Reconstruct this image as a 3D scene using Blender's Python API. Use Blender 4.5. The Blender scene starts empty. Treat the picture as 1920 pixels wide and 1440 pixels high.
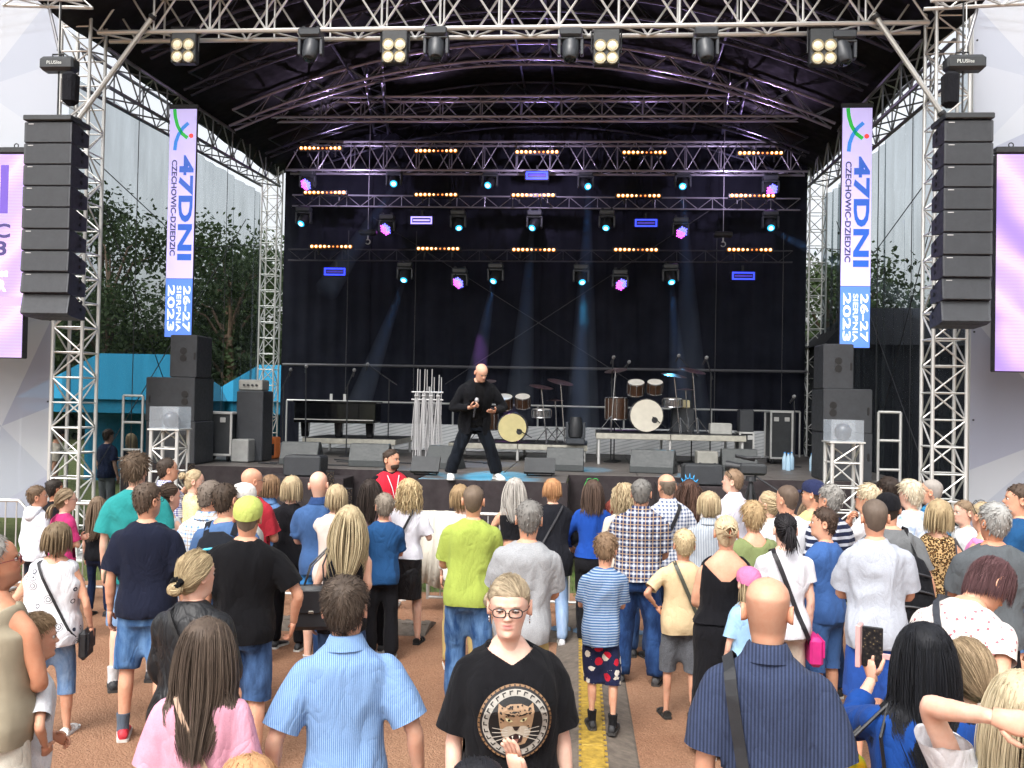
import bpy, bmesh, math, random
import numpy as np
from mathutils import Vector, Matrix, Quaternion
R = math.radians
rng = np.random.default_rng(7)
random.seed(7)
SC = bpy.context.scene
COL = SC.collection

# ------------------------------------------------------------------ camera
CAM = Vector((1.25, -13.0, 2.33)); YAW = R(-4.6); PITCH = R(1.05); ROLL = R(1.1); FPX = 1800.0
def _basis():
    cy, sy, cp, sp, cr, sr = math.cos(YAW), math.sin(YAW), math.cos(PITCH), math.sin(PITCH), math.cos(ROLL), math.sin(ROLL)
    f = Vector((sy*cp, cy*cp, sp)); r = Vector((cy, -sy, 0)); u = r.cross(f)
    return cr*r + sr*u, -sr*r + cr*u, f
CR, CU, CF = _basis()
camd = bpy.data.cameras.new('camera'); cam = bpy.data.objects.new('camera', camd); COL.objects.link(cam)
camd.sensor_width = 36; camd.lens = 36*FPX/1920; camd.clip_start = .05; camd.clip_end = 2000
m = Matrix((CR, CU, -CF)).transposed().to_4x4(); m.translation = CAM; cam.matrix_world = m
SC.camera = cam
def at(px, py, Y):
    """world point on the vertical plane y = Y seen at photo pixel (1920x1440)"""
    d = CF*FPX + CR*(px-960) + CU*(720-py)
    t = (Y-CAM.y)/d.y
    return CAM + d*t
def ground(px, py, z=0.0):
    d = CF*FPX + CR*(px-960) + CU*(720-py)
    return CAM + d*((z-CAM.z)/d.z)

# ------------------------------------------------------------------ world, sun, exposure
W = bpy.data.worlds.new('World'); SC.world = W; W.use_nodes = True
nt = W.node_tree; bg = nt.nodes['Background']
sky = nt.nodes.new('ShaderNodeTexSky'); sky.sky_type = 'NISHITA'; sky.sun_disc = False
sky.sun_elevation = R(52); sky.sun_rotation = R(200); sky.dust_density = 6; sky.air_density = 1.0; sky.ozone_density = .6
hs_ = nt.nodes.new('ShaderNodeHueSaturation'); hs_.inputs['Saturation'].default_value = .22; hs_.inputs['Value'].default_value = .42
nt.links.new(sky.outputs[0], hs_.inputs['Color']); nt.links.new(hs_.outputs[0], bg.inputs[0])   # thin overcast: greyed sky; bg.inputs[1].default_value = .15
sl = bpy.data.lights.new('sun', 'SUN'); sl.energy = 1.5; sl.angle = R(24); sl.color = (1, .96, .9)
sun = bpy.data.objects.new('sun', sl); COL.objects.link(sun)
sun.rotation_euler = (R(38), 0, R(-20)); sun.location = (0, -20, 30)
SC.view_settings.view_transform = 'Standard'; SC.view_settings.look = 'None'
SC.view_settings.gamma = 1; SC.view_settings.use_curve_mapping = False
SC.view_settings.exposure = -.3
SC.cycles.use_denoising = True
SC.cycles.max_bounces = 4; SC.cycles.diffuse_bounces = 3; SC.cycles.glossy_bounces = 2; SC.cycles.transmission_bounces = 3; SC.cycles.transparent_max_bounces = 10
SC.cycles.use_adaptive_sampling = True; SC.cycles.adaptive_threshold = .04; SC.cycles.adaptive_min_samples = 8
SC.cycles.sample_clamp_indirect = 6

# ------------------------------------------------------------------ materials
def lin(c):
    c = np.asarray(c, float)
    return np.where(c <= .04045, c/12.92, ((c+.055)/1.055)**2.4)
def hexc(h, k=.86):
    h = h.lstrip('#'); c = [int(h[i:i+2], 16)/255 for i in (0, 2, 4)]
    return tuple(float(x)*k for x in lin(c)) + (1.0,)
MATS = {}
class NT:
    """tiny node helper"""
    def __init__(s, name):
        s.m = bpy.data.materials.new(name); s.m.use_nodes = True; s.t = s.m.node_tree
        s.b = s.t.nodes['Principled BSDF']; s.o = s.t.nodes['Material Output']
    def n(s, typ, ins=None, **kw):
        nd = s.t.nodes.new('ShaderNode'+typ)
        for k, v in kw.items(): setattr(nd, k, v)
        for k, v in (ins or {}).items():
            if isinstance(v, bpy.types.NodeSocket): s.t.links.new(v, nd.inputs[k])
            else: nd.inputs[k].default_value = v
        return nd
    def link(s, a, b): s.t.links.new(a, b)
    def set(s, **kw):
        for k, v in kw.items():
            k = k.replace('_', ' ')
            if isinstance(v, bpy.types.NodeSocket): s.link(v, s.b.inputs[k])
            else: s.b.inputs[k].default_value = v
    def obj(s, scale=(1, 1, 1), rot=(0, 0, 0)):
        tc = s.n('TexCoord'); mp = s.n('Mapping', {'Vector': tc.outputs['Object'], 'Scale': scale, 'Rotation': rot}); return mp.outputs[0]
    def robj(s, scale=(1, 1, 1), rot=(0, 0, 0)):      # object coordinates shifted by a random amount per object
        tc = s.n('TexCoord'); oi = s.n('ObjectInfo'); ad = s.n('VectorMath', {0: tc.outputs['Object'], 1: s.n('CombineXYZ', {'X': s.math('MULTIPLY', oi.outputs['Random'], 37.0), 'Y': s.math('MULTIPLY', oi.outputs['Random'], 91.0), 'Z': s.math('MULTIPLY', oi.outputs['Random'], 53.0)}).outputs[0]}, operation='ADD')
        return s.n('Mapping', {'Vector': ad.outputs[0], 'Scale': scale, 'Rotation': rot}).outputs[0]
    def noise(s, vec, scale, detail=3, rough=.55, dist=0):
        return s.n('TexNoise', {'Vector': vec, 'Scale': scale, 'Detail': detail, 'Roughness': rough, 'Distortion': dist}).outputs['Fac']
    def ramp(s, fac, stops, interp='LINEAR'):
        r = s.n('ValToRGB', {'Fac': fac}); r.color_ramp.interpolation = interp; e = r.color_ramp.elements
        while len(e) < len(stops): e.new(.5)
        for el, (p, c) in zip(e, stops): el.position = p; el.color = c if len(c) == 4 else (*c, 1)
        return r.outputs[0]
    def mix(s, f, a, b, mode='MIX'):
        nd = s.n('MixRGB', {'Fac': f, 'Color1': a, 'Color2': b}, blend_type=mode); return nd.outputs[0]
    def math(s, op, a, b=0.0, c=0.0):
        nd = s.n('Math', {0: a, 1: b, 2: c}, operation=op); return nd.outputs[0]
    def sep(s, vec):
        return s.n('SeparateXYZ', {'Vector': vec}).outputs
    def bump(s, h, strength=.3, dist=.02):
        s.link(s.n('Bump', {'Height': h, 'Strength': strength, 'Distance': dist}).outputs[0], s.b.inputs['Normal'])
def cached(fn):
    def w(*a, **k):
        key = (fn.__name__,)+a+tuple(sorted(k.items()))
        if key not in MATS: MATS[key] = fn(*a, **k)
        return MATS[key]
    return w
@cached
def plain(h, rough=.5, metal=0.0, var=.12, scale=9.0, bump=0.0, spec=.5):
    n = NT('paint_'+h); c = hexc(h)
    v = n.obj(); f = n.noise(v, scale, 4)
    d = tuple(x*(1-var) for x in c[:3])+(1,); l = tuple(min(1, x*(1+var)) for x in c[:3])+(1,)
    n.set(Base_Color=n.ramp(f, [(.3, d), (.7, l)]), Metallic=metal, Specular_IOR_Level=spec)
    n.set(Roughness=n.ramp(n.noise(v, scale*3, 3), [(.3, (rough*.85,)*3), (.7, (min(1, rough*1.15),)*3)]))
    if bump: n.bump(n.noise(v, scale*12, 3), bump, .01)
    return n.m
@cached
def emit(h, s=1.0):
    n = NT('emit_'+h); n.set(Base_Color=hexc(h), Emission_Color=hexc(h, 1), Emission_Strength=s, Roughness=.3); return n.m
@cached
def cloth(h, kind='cotton', h2='', sc=1.0):
    n = NT('cloth_'+kind); c = hexc(h); c2 = hexc(h2) if h2 else c
    v = n.obj(); x, y, z = n.sep(v)
    base = c
    f1 = n.noise(n.robj((6, 6, 3.2), (.35, .3, 0)), 1.0, 2, .5, 1.6); f2 = n.noise(n.robj((8, 8, 3.5), (-.45, -.3, 0)), 1.0, 2, .5, 1.2)
    rid = lambda q: n.math('POWER', n.math('ABSOLUTE', n.math('MULTIPLY_ADD', q, 2.0, -1.0)), .6)
    fold = n.math('ADD', rid(f1), n.math('MULTIPLY', rid(f2), .7))
    if kind == 'stripes':      # horizontal stripes
        w = n.math('SINE', n.math('MULTIPLY', z, 2*math.pi/(.028*sc)))
        base = n.mix(n.math('GREATER_THAN', w, .25), c, c2)
    elif kind == 'pin':        # fine vertical stripes
        w = n.math('SINE', n.math('MULTIPLY', x, 2*math.pi/(.0075*sc)))
        base = n.mix(n.math('MULTIPLY_ADD', w, .5, .5), c, c2)
    elif kind in ('plaid', 'check'):
        p = .075*sc if kind == 'plaid' else .028*sc
        thr = .70 if kind == 'plaid' else .1
        a = n.math('GREATER_THAN', n.math('SINE', n.math('MULTIPLY', x, 2*math.pi/p)), thr)
        b = n.math('GREATER_THAN', n.math('SINE', n.math('MULTIPLY', z, 2*math.pi/p)), thr)
        s_ = n.math('MULTIPLY', n.math('ADD', a, b), .5)
        base = n.ramp(s_, [(0, c), (.5, tuple((p_*.55+q*.45) for p_, q in zip(c, c2))), (1, c2)], 'LINEAR')
        if kind == 'plaid':
            t = n.math('GREATER_THAN', n.math('SINE', n.math('MULTIPLY_ADD', x, 2*math.pi/p, 3.4)), .93)
            t2 = n.math('GREATER_THAN', n.math('SINE', n.math('MULTIPLY_ADD', z, 2*math.pi/p, 3.4)), .93)
            base = n.mix(n.math('MULTIPLY', n.math('MAXIMUM', t, t2), .8), base, hexc('#b99c7c'))
    elif kind == 'denim':
        f = n.noise(n.robj((10, 10, 3)), 1.2, 5, .6, .4)
        base = n.ramp(f, [(.35, c), (.68, c2)])
    elif kind == 'leopard':
        vo = n.n('TexVoronoi', {'Vector': v, 'Scale': 75/sc, 'Randomness': 1.0}).outputs['Distance']
        base = n.ramp(n.math('ADD', vo, n.math('MULTIPLY', n.noise(v, 160, 2), .18)), [(.0, c2), (.32, c2), (.36, hexc('#15100e')), (.60, hexc('#15100e')), (.63, c)], 'CONSTANT')
    elif kind == 'print':      # scattered small marks
        vo = n.n('TexVoronoi', {'Vector': v, 'Scale': 26/sc, 'Randomness': .9})
        sp = n.math('LESS_THAN', n.math('ADD', vo.outputs['Distance'], n.math('MULTIPLY', n.noise(v, 90, 2), .35)), .40)
        base = n.mix(sp, c, c2)
    elif kind == 'rings':      # ring motifs
        vo = n.n('TexVoronoi', {'Vector': v, 'Scale': 11/sc, 'Randomness': .75}).outputs['Distance']
        w = n.math('SINE', n.math('MULTIPLY', vo, 46))
        on = n.math('MULTIPLY', n.math('GREATER_THAN', w, .55), n.math('LESS_THAN', vo, .32))
        base = n.mix(on, c, c2)
    elif kind == 'flower':
        vo = n.n('TexVoronoi', {'Vector': v, 'Scale': 15/sc, 'Randomness': .8})
        d_ = n.math('ADD', vo.outputs['Distance'], n.math('MULTIPLY', n.noise(v, 60, 2), .3))
        hue = n.ramp(n.sep(vo.outputs['Color'])[0], [(0, hexc('#d9d2c4')), (.45, hexc('#c2243a')), (.75, hexc('#e8e2da'))], 'CONSTANT')
        base = n.mix(n.math('LESS_THAN', d_, .58), c, hue)
        base = n.mix(n.math('LESS_THAN', d_, .22), base, hexc('#7a1526'))
    elif kind == 'tiedye':
        base = n.ramp(n.noise(v, 7*sc, 3, .5, 1.5), [(.3, c), (.5, hexc('#e9eef4')), (.7, c2)])
    elif kind == 'rainbow':
        f = n.math('FRACT', n.math('ADD', n.math('MULTIPLY', z, 5.0), n.noise(v, 9, 2)))
        base = n.ramp(f, [(0, hexc('#d8263a')), (.25, hexc('#f0c020')), (.5, hexc('#38a848')), (.75, hexc('#3a62c8'))])
    elif kind == 'heather':
        base = n.ramp(n.noise(v, 260, 2, .7), [(.35, c), (.65, c2)])
    # faint wear / fibre variation
    wv = n.noise(v, 180, 2)
    col = n.mix(.16, base, n.ramp(wv, [(.35, (.4, .4, .4)), (.65, (1, 1, 1))]), 'MULTIPLY') if True else base
    rgh = .5 if kind == 'leather' else .9
    n.set(Base_Color=col, Roughness=rgh, Specular_IOR_Level=.35 if kind == 'leather' else .08, Sheen_Weight=0 if kind == 'leather' else .03, Sheen_Roughness=.6)
    hgt = n.math('ADD', n.math('MULTIPLY', fold, 1.0), n.math('MULTIPLY', n.noise(n.robj((22, 22, 9)), 1.0, 3, .5, .8), .35))
    n.bump(hgt, .25 if kind != 'leather' else .4, .03)
    return n.m
@cached
def skin(tone=0):
    n = NT('skin'); base = ['#e2b59c', '#dbaa8e', '#e8c0aa', '#cc9678', '#eec8b4'][tone]
    v = n.obj(); c = hexc(base, .86)
    red = tuple(x*y for x, y in zip(c[:3], (.95, .74, .68)))+(1,)
    f = n.math('ADD', n.math('MULTIPLY', n.noise(v, 14, 4), .55), n.math('MULTIPLY', n.noise(v, 55, 4, .7), .45))
    at_ = n.n('Attribute', attribute_name='tint', attribute_type='GEOMETRY')
    col = n.mix(1.0, n.ramp(f, [(.35, c), (.75, red)]), at_.outputs['Color'], 'MULTIPLY')
    n.set(Base_Color=col, Roughness=.48, Specular_IOR_Level=.35, Subsurface_Weight=.06, Subsurface_Radius=(.012, .005, .003))
    n.bump(n.noise(v, 260, 3), .06, .004)
    return n.m
@cached
def hairm(h, h2):
    def mute(c): y_ = .3*c[0]+.55*c[1]+.15*c[2]; return tuple(v_*.74+y_*.26 for v_ in c[:3])+(1.0,)
    n = NT('hair'); at_ = n.n('Attribute', attribute_name='tone', attribute_type='GEOMETRY')
    v = n.obj((60, 60, 9)); f = n.math('ADD', n.math('MULTIPLY_ADD', at_.outputs['Fac'], .42, .17), n.math('MULTIPLY', n.noise(v, 1.0, 3), .36))
    n.set(Base_Color=n.ramp(f, [(.2, mute(hexc(h))), (.85, mute(hexc(h2)))]), Roughness=.6, Specular_IOR_Level=.22)
    n.bump(n.noise(n.obj((120, 120, 30)), 1.0, 2), .35, .006)
    return n.m
ALU = lambda: MATS.setdefault('alu', _alu())
def _alu():
    n = NT('aluminium'); v = n.obj()
    n.set(Base_Color=n.ramp(n.noise(v, 5, 4), [(.3, (.50, .50, .49)), (.7, (.68, .68, .66))]), Metallic=.55, Roughness=.42)
    return n.m
BLACK = lambda: plain('#232529', .55, var=.2)
BLACKP = lambda: plain('#2e3134', .5, var=.15, bump=.1)

# ------------------------------------------------------------------ scene helpers
def mesh(name, V, F, mat=None, smooth=False):
    me = bpy.data.meshes.new(name); me.from_pydata([tuple(map(float, v)) for v in V] if not isinstance(V, np.ndarray) else V.tolist(), [], F if not isinstance(F, np.ndarray) else F.tolist())
    if mat is not None:
        for m_ in (mat if isinstance(mat, (list, tuple)) else [mat]): me.materials.append(m_)
    if smooth: me.shade_smooth()
    return me
def link(name, me, parent=None, loc=None, rot=None, **kw):
    o = bpy.data.objects.new(name, me); COL.objects.link(o)
    if parent is not None: o.parent = parent
    if loc is not None: o.location = loc
    if rot is not None: o.rotation_euler = rot
    for k, v in kw.items(): o[k] = v
    return o
def thing(name, label, cat, loc=(0, 0, 0), rz=0.0, group=None):
    o = link(name, None, None, loc, (0, 0, rz), label=label, category=cat)
    o.empty_display_size = .1
    if group: o['group'] = group
    return o
def struct(name, me, **kw): return link(name, me, kind='structure', **kw)
class G:
    """collects geometry for one mesh"""
    def __init__(s): s.V = []; s.F = []; s.M = []; s.n = 0
    def add(s, V, F, mi=0):
        s.V.append(np.asarray(V, float).reshape(-1, 3)); s.F += [[i+s.n for i in f] for f in F]; s.M += [mi]*len(F); s.n += len(s.V[-1]); return s
    def box(s, c, d, mi=0, rz=0.0, bev=0.0, taper=None):
        x, y, z = [q/2 for q in d]; b = min(bev, x*.9, y*.9, z*.9)
        if b > 0:
            P = []
            for zz, ins in ((-z, b), (-z+b, 0), (z-b, 0), (z, b)):
                X, Y = x-ins, y-ins; k = max(b-ins, 0)*.6
                P += [(-X+k, -Y, zz), (X-k, -Y, zz), (X, -Y+k, zz), (X, Y-k, zz), (X-k, Y, zz), (-X+k, Y, zz), (-X, Y-k, zz), (-X, -Y+k, zz)]
            F = [[7, 6, 5, 4, 3, 2, 1, 0], list(range(24, 32))]
            for r_ in range(3):
                for i in range(8): j = (i+1) % 8; F.append([r_*8+i, r_*8+j, r_*8+8+j, r_*8+8+i])
        else:
            P = [(-x, -y, -z), (x, -y, -z), (x, y, -z), (-x, y, -z), (-x, -y, z), (x, -y, z), (x, y, z), (-x, y, z)]
            F = [[3, 2, 1, 0], [4, 5, 6, 7], [0, 1, 5, 4], [1, 2, 6, 5], [2, 3, 7, 6], [3, 0, 4, 7]]
        P = np.array(P, float)
        if taper: P[:, :2] *= (1+(taper-1)*((P[:, 2:3]+z)/(2*z)))
        if rz: c_, s_ = math.cos(rz), math.sin(rz); P = P @ np.array([[c_, s_, 0], [-s_, c_, 0], [0, 0, 1]])
        return s.add(P+np.array(c), F, mi)
    def tube(s, pts, r, n=8, cap=True, mi=0):
        pts = np.asarray(pts, float); K = len(pts); r = np.broadcast_to(np.asarray(r, float), (K,))
        T = np.gradient(pts, axis=0); T /= np.linalg.norm(T, axis=1)[:, None]+1e-9
        u = np.cross(T[0], (0, 0, 1) if abs(T[0][2]) < .9 else (1, 0, 0)); V = []
        for k in range(K):
            u = u-T[k]*(u@T[k]); u /= np.linalg.norm(u)+1e-9; w = np.cross(T[k], u)
            a = np.arange(n)*2*math.pi/n
            V.append(pts[k]+r[k]*(np.cos(a)[:, None]*u+np.sin(a)[:, None]*w))
        return s.rings(V, cap, mi)
    def rings(s, V, cap=True, mi=0):
        K = len(V); n = len(V[0]); F = []
        for k in range(K-1):
            for i in range(n): j = (i+1) % n; F.append([k*n+i, k*n+j, k*n+n+j, k*n+n+i])
        if cap: F.append(list(range(n))[::-1]); F.append([(K-1)*n+i for i in range(n)])
        return s.add(np.concatenate(V), F, mi)
    def lathe(s, prof, n=20, c=(0, 0, 0), axis=None, mi=0, cap=True):
        a = np.arange(n)*2*math.pi/n
        V = [np.stack([r_*np.cos(a), r_*np.sin(a), np.full(n, z_)], 1) for r_, z_ in prof]
        if axis is not None:
            q = np.array(Vector((0, 0, 1)).rotation_difference(Vector(axis)).to_matrix()); V = [v @ q.T for v in V]
        return s.rings([v+np.array(c) for v in V], cap, mi)
    def prism(s, poly, y0, y1, mi=0):      # polygon in xz, extruded along y
        n = len(poly); P = [(x, y0, z) for x, z in poly]+[(x, y1, z) for x, z in poly]
        F = [list(range(n)), [n+i for i in range(n)][::-1]]+[[(i+1) % n, i, n+i, n+(i+1) % n] for i in range(n)]
        return s.add(P, F, mi)
    def mesh(s, name, mats, smooth=False):
        me = mesh(name, np.concatenate(s.V), s.F, mats)
        if len(set(s.M)) > 1: me.polygons.foreach_set('material_index', s.M)
        if smooth:
            me.shade_smooth()
            try: me.set_sharp_from_angle(angle=R(40))
            except Exception: pass
        return me
    def part(s, name, mats, parent=None, smooth=False, **kw): return link(name, s.mesh(name, mats, smooth), parent, **kw)
_cyl = {}
def bar(name, a, b, r, mat, parent=None, n=8):
    """one straight round bar as an object of its own, sharing mesh data"""
    key = (mat.name, n)
    if key not in _cyl: _cyl[key] = G().tube([(0, 0, 0), (0, 0, 1)], 1.0, n).mesh('bar', mat, True)
    a, b = Vector(a), Vector(b); o = bpy.data.objects.new(name, _cyl[key]); COL.objects.link(o); o.parent = parent
    d = b-a; q = Vector((0, 0, 1)).rotation_difference(d)
    o.location = a; o.rotation_mode = 'QUATERNION'; o.rotation_quaternion = q; o.scale = (r, r, d.length)
    return o
_txt = {}
def text_mesh(s, mat, size=1.0, extrude=.0, bold=0.0):
    cu = bpy.data.curves.new('text', 'FONT'); cu.body = s; cu.size = size; cu.extrude = extrude; cu.offset = bold
    cu.align_x = 'CENTER'; cu.align_y = 'CENTER'; cu.resolution_u = 3
    o = bpy.data.objects.new('text', cu); COL.objects.link(o)
    dg = bpy.context.evaluated_depsgraph_get(); me = bpy.data.meshes.new_from_object(o.evaluated_get(dg)); bpy.data.objects.remove(o); bpy.data.curves.remove(cu)
    me.materials.clear(); me.materials.append(mat); return me
def vnoise(P, seed=0):
    i = np.floor(P).astype(np.int64); f = P-i; f = f*f*(3-2*f)
    def h(a, b, c):
        n = (a*374761393+b*668265263+c*1274126177+seed*974711) & 0x7fffffff
        n = ((n ^ (n >> 13))*1274126177) & 0x7fffffff
        return ((n ^ (n >> 16)) & 0xffff)/32767.5-1
    o = 0
    for dx in (0, 1):
        for dy in (0, 1):
            for dz in (0, 1):
                w = (f[:, 0] if dx else 1-f[:, 0])*(f[:, 1] if dy else 1-f[:, 1])*(f[:, 2] if dz else 1-f[:, 2])
                o = o+w*h(i[:, 0]+dx, i[:, 1]+dy, i[:, 2]+dz)
    return o
# ------------------------------------------------------------------ ground
def gravel_mat():
    n = NT('clay_gravel'); v = n.obj()
    big = n.noise(v, .5, 4, .6); mid = n.noise(v, 6, 4, .65); vo = n.n('TexVoronoi', {'Vector': v, 'Scale': 70.0}); fine = n.noise(v, 210, 3, .7)
    c = n.ramp(mid, [(.25, hexc('#8a6149')), (.5, hexc('#a4765b')), (.75, hexc('#b88c6e'))])
    c = n.mix(.55, c, n.ramp(n.sep(vo.outputs['Color'])[0], [(0, hexc('#694837')), (.5, hexc('#a8795e')), (.9, hexc('#cba183'))]))
    c = n.mix(.45, c, n.ramp(fine, [(.35, hexc('#624433')), (.65, hexc('#cda88b'))]))
    c = n.mix(.4, c, n.ramp(big, [(.35, hexc('#8f634b')), (.65, hexc('#bc9376'))]))
    n.set(Base_Color=c, Roughness=.95, Specular_IOR_Level=.1)
    h = n.math('ADD', n.math('MULTIPLY', vo.outputs['Distance'], -.6), n.math('ADD', n.math('MULTIPLY', fine, .5), n.math('MULTIPLY', mid, 1.2)))
    n.bump(h, .9, .02); return n.m
def grass_mat():
    n = NT('lawn'); v = n.obj(); f = n.noise(v, 3, 5, .65); g2 = n.noise(v, 120, 3, .7)
    c = n.mix(.5, n.ramp(f, [(.3, hexc('#4b5a34')), (.7, hexc('#7c8457'))]), n.ramp(g2, [(.3, hexc('#3c4a2a')), (.7, hexc('#8f9468'))]))
    n.set(Base_Color=c, Roughness=.95, Specular_IOR_Level=.1); n.bump(g2, .9, .03); return n.m
struct('ground', mesh('ground', [(-400, -400, 0), (400, -400, 0), (400, 600, 0), (-400, 600, 0)], [[0, 1, 2, 3]], grass_mat()))
gx = np.linspace(-30, 30, 61); pts = [(x, -1.35+.25*math.sin(x*1.3)+.12*math.sin(x*4.1), .004) for x in gx]+[(x, -40, .004) for x in gx]
struct('gravel_yard', mesh('gravel_yard', pts, [[i, i+61, i+62, i+1] for i in range(60)], gravel_mat()))
# loose stones on the yard, grass at the stage foot
def scatter(name, label, cat, N, fx, shape, mat, kind='stuff'):
    V, F = shape; V = np.array(V); Vs = []; Fs = []; nv = len(V)
    for i in range(N):
        p, s, r = fx(i); c, sn = math.cos(r), math.sin(r); Q = V*s; Q = np.stack([Q[:, 0]*c-Q[:, 1]*sn, Q[:, 0]*sn+Q[:, 1]*c, Q[:, 2]], 1); Vs.append(Q+p); Fs += [[j+i*nv for j in f] for f in F]
    o = link(name, mesh(name, np.vstack(Vs), Fs, mat), None, kind=kind); o['label'] = label; o['category'] = cat; return o
octa = ([(1, 0, .1), (0, 1, .2), (-1, .1, .1), (0, -.9, .15), (.1, .1, .8), (0, 0, -.4)], [[0, 1, 4], [1, 2, 4], [2, 3, 4], [3, 0, 4]])
scatter('loose_stones', 'small brown stones scattered over the clay yard', 'stones', 2600, lambda i: (np.array([random.uniform(-5, 6), random.uniform(-10.5, -2), .004]), np.array([1, 1, .7])*random.uniform(.004, .013), random.random()*6), octa, plain('#9c775f', .95, var=.3, scale=3))
blade = ([(-.25, 0, 0), (.25, 0, 0), (.1, .25, .6), (-.02, .5, 1)], [[0, 1, 2], [0, 2, 3]])
scatter('grass_tufts', 'short green grass growing in front of the stage', 'grass', 9000, lambda i: (np.array([random.uniform(-8, 8), random.uniform(-1.5, 1.0), .0]), np.array([.02, .03, random.uniform(.04, .10)]), random.random()*6), blade, plain('#5d7f36', .9, var=.35, scale=4))

# ------------------------------------------------------------------ trees behind the stage
def tree(label, x, y, H, rad, seed, c1, c2):
    r = np.random.default_rng(seed); H *= 1.08; t = thing('tree', label, 'tree', (x, y, 0), 0, 'trees behind the stage')
    g = G(); top = H*.55; g.tube([(0, 0, 0), (.1, 0, top*.5), (-.05, .1, top), (0, 0, H*.85)], [.22, .17, .12, .03], 8)
    clumps = []
    for i in range(15):
        a = r.random()*6.28; z = H*(.34+.6*r.random()); rr_ = rad*(1-.55*abs((z/H-.6)/.45)**1.6)*r.random()**.5*.85; c = np.array([math.cos(a)*rr_, math.sin(a)*rr_, z]); clumps.append(c)
        g.tube([(0, 0, z*.7), tuple(c*np.array([.5, .5, 1])-np.array([0, 0, .4])), tuple(c)], [.07, .05, .015], 5)
    g.part('trunk', plain('#5a4a3c', .95, var=.3, bump=.4), t, True)
    N = 5200; ci = r.integers(0, 15, N); P = np.array(clumps)[ci]+r.normal(0, 1, (N, 3))*np.array([.42, .42, .34])*rad*.55
    s = r.uniform(.07, .16, N); n1 = r.normal(size=(N, 3)); n1 /= np.linalg.norm(n1, axis=1)[:, None]; n2 = np.cross(n1, r.normal(size=(N, 3))); n2 /= np.linalg.norm(n2, axis=1)[:, None]
    V = np.stack([P+n1*s[:, None], P+n2*s[:, None]*.55, P-n1*s[:, None], P-n2*s[:, None]*.55], 1).reshape(-1, 3)
    me = mesh('crown', V, np.arange(N*4).reshape(-1, 4), leafm(c1, c2)); link('crown', me, t)
@cached
def leafm(c1, c2):
    n = NT('leaves'); v = n.obj(); f = n.noise(v, .9, 3); f2 = n.noise(v, 9, 2)
    n.set(Base_Color=n.mix(.5, n.ramp(f, [(.35, hexc(c1)), (.65, hexc(c2))]), n.ramp(f2, [(.3, hexc(c1)), (.7, hexc(c2))])), Roughness=.7, Specular_IOR_Level=.2)
    tr = n.n('BsdfTranslucent', {'Color': hexc(c2)}); mx = n.n('MixShader', {0: .3, 1: n.b.outputs[0], 2: tr.outputs[0]}); n.link(mx.outputs[0], n.o.inputs[0]); return n.m
for i, (x, y, H, rad, lab) in enumerate([(-31, 30, 11, 3.4, 'tall tree at far left seen through the pale scrim'), (-26, 27, 10.5, 3.2, 'broad tree behind the blue tent on the left'), (-21.5, 30, 11.2, 3.3, 'tall tree seen through the left stage scrim'), (-18, 24, 8.6, 2.8, 'rounded tree behind left scrim beside the hanging banner'), (-14.2, 27, 8.8, 2.9, 'green tree between the left scrim and rear tower'), (-12.2, 22, 7.2, 2.4, 'light green tree right behind the left rear tower'), (-9.5, 31, 8.2, 3, 'tree behind the left end of the black backdrop'), (10.2, 24, 7.6, 2.6, 'light green tree right behind the right rear tower'), (12.8, 28, 8.4, 2.9, 'green tree between right rear tower and right scrim'), (15.5, 24, 8.2, 2.7, 'rounded tree behind the right hanging banner'), (18.5, 29, 9.4, 3, 'tree seen through the right scrim over the black tent'), (21.5, 25, 9.8, 3, 'dense tree behind the right scrim near the front tower'), (25, 30, 11, 3.4, 'tall tree at far right behind the printed wing'), (-16, 33, 9.6, 3.3, 'distant tree behind the left side of the stage')]):
    tree(lab, x, y, H, rad, i+3, ['#1e2b1a', '#22311d', '#1b2818'][i % 3], ['#435432', '#4d5f3a', '#3a4a2d'][i % 3])

# dense far wood behind the single trees
_r = np.random.default_rng(77); N_ = 26000; P_ = np.stack([_r.uniform(-48, 44, N_), _r.uniform(33, 38, N_), _r.uniform(0, 1, N_)**.8*(7.0+1.2*np.sin(np.linspace(0, 1, N_)*0))], 1); P_[:, 2] *= .85+.3*vnoise(P_*np.array([.25, 0, 0])+.3, 4)
s_ = _r.uniform(.25, .5, N_); n1 = _r.normal(size=(N_, 3)); n1 /= np.linalg.norm(n1, axis=1)[:, None]; n2 = np.cross(n1, _r.normal(size=(N_, 3))); n2 /= np.linalg.norm(n2, axis=1)[:, None]
link('far_wood', mesh('far_wood', np.stack([P_+n1*s_[:, None], P_+n2*s_[:, None]*.6, P_-n1*s_[:, None], P_-n2*s_[:, None]*.6], 1).reshape(-1, 3), np.arange(N_*4).reshape(-1, 4), leafm('#1a2717', '#36472b')), None, kind='stuff', label='dark green wood filling the distance behind the stage', category='wood')

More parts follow.
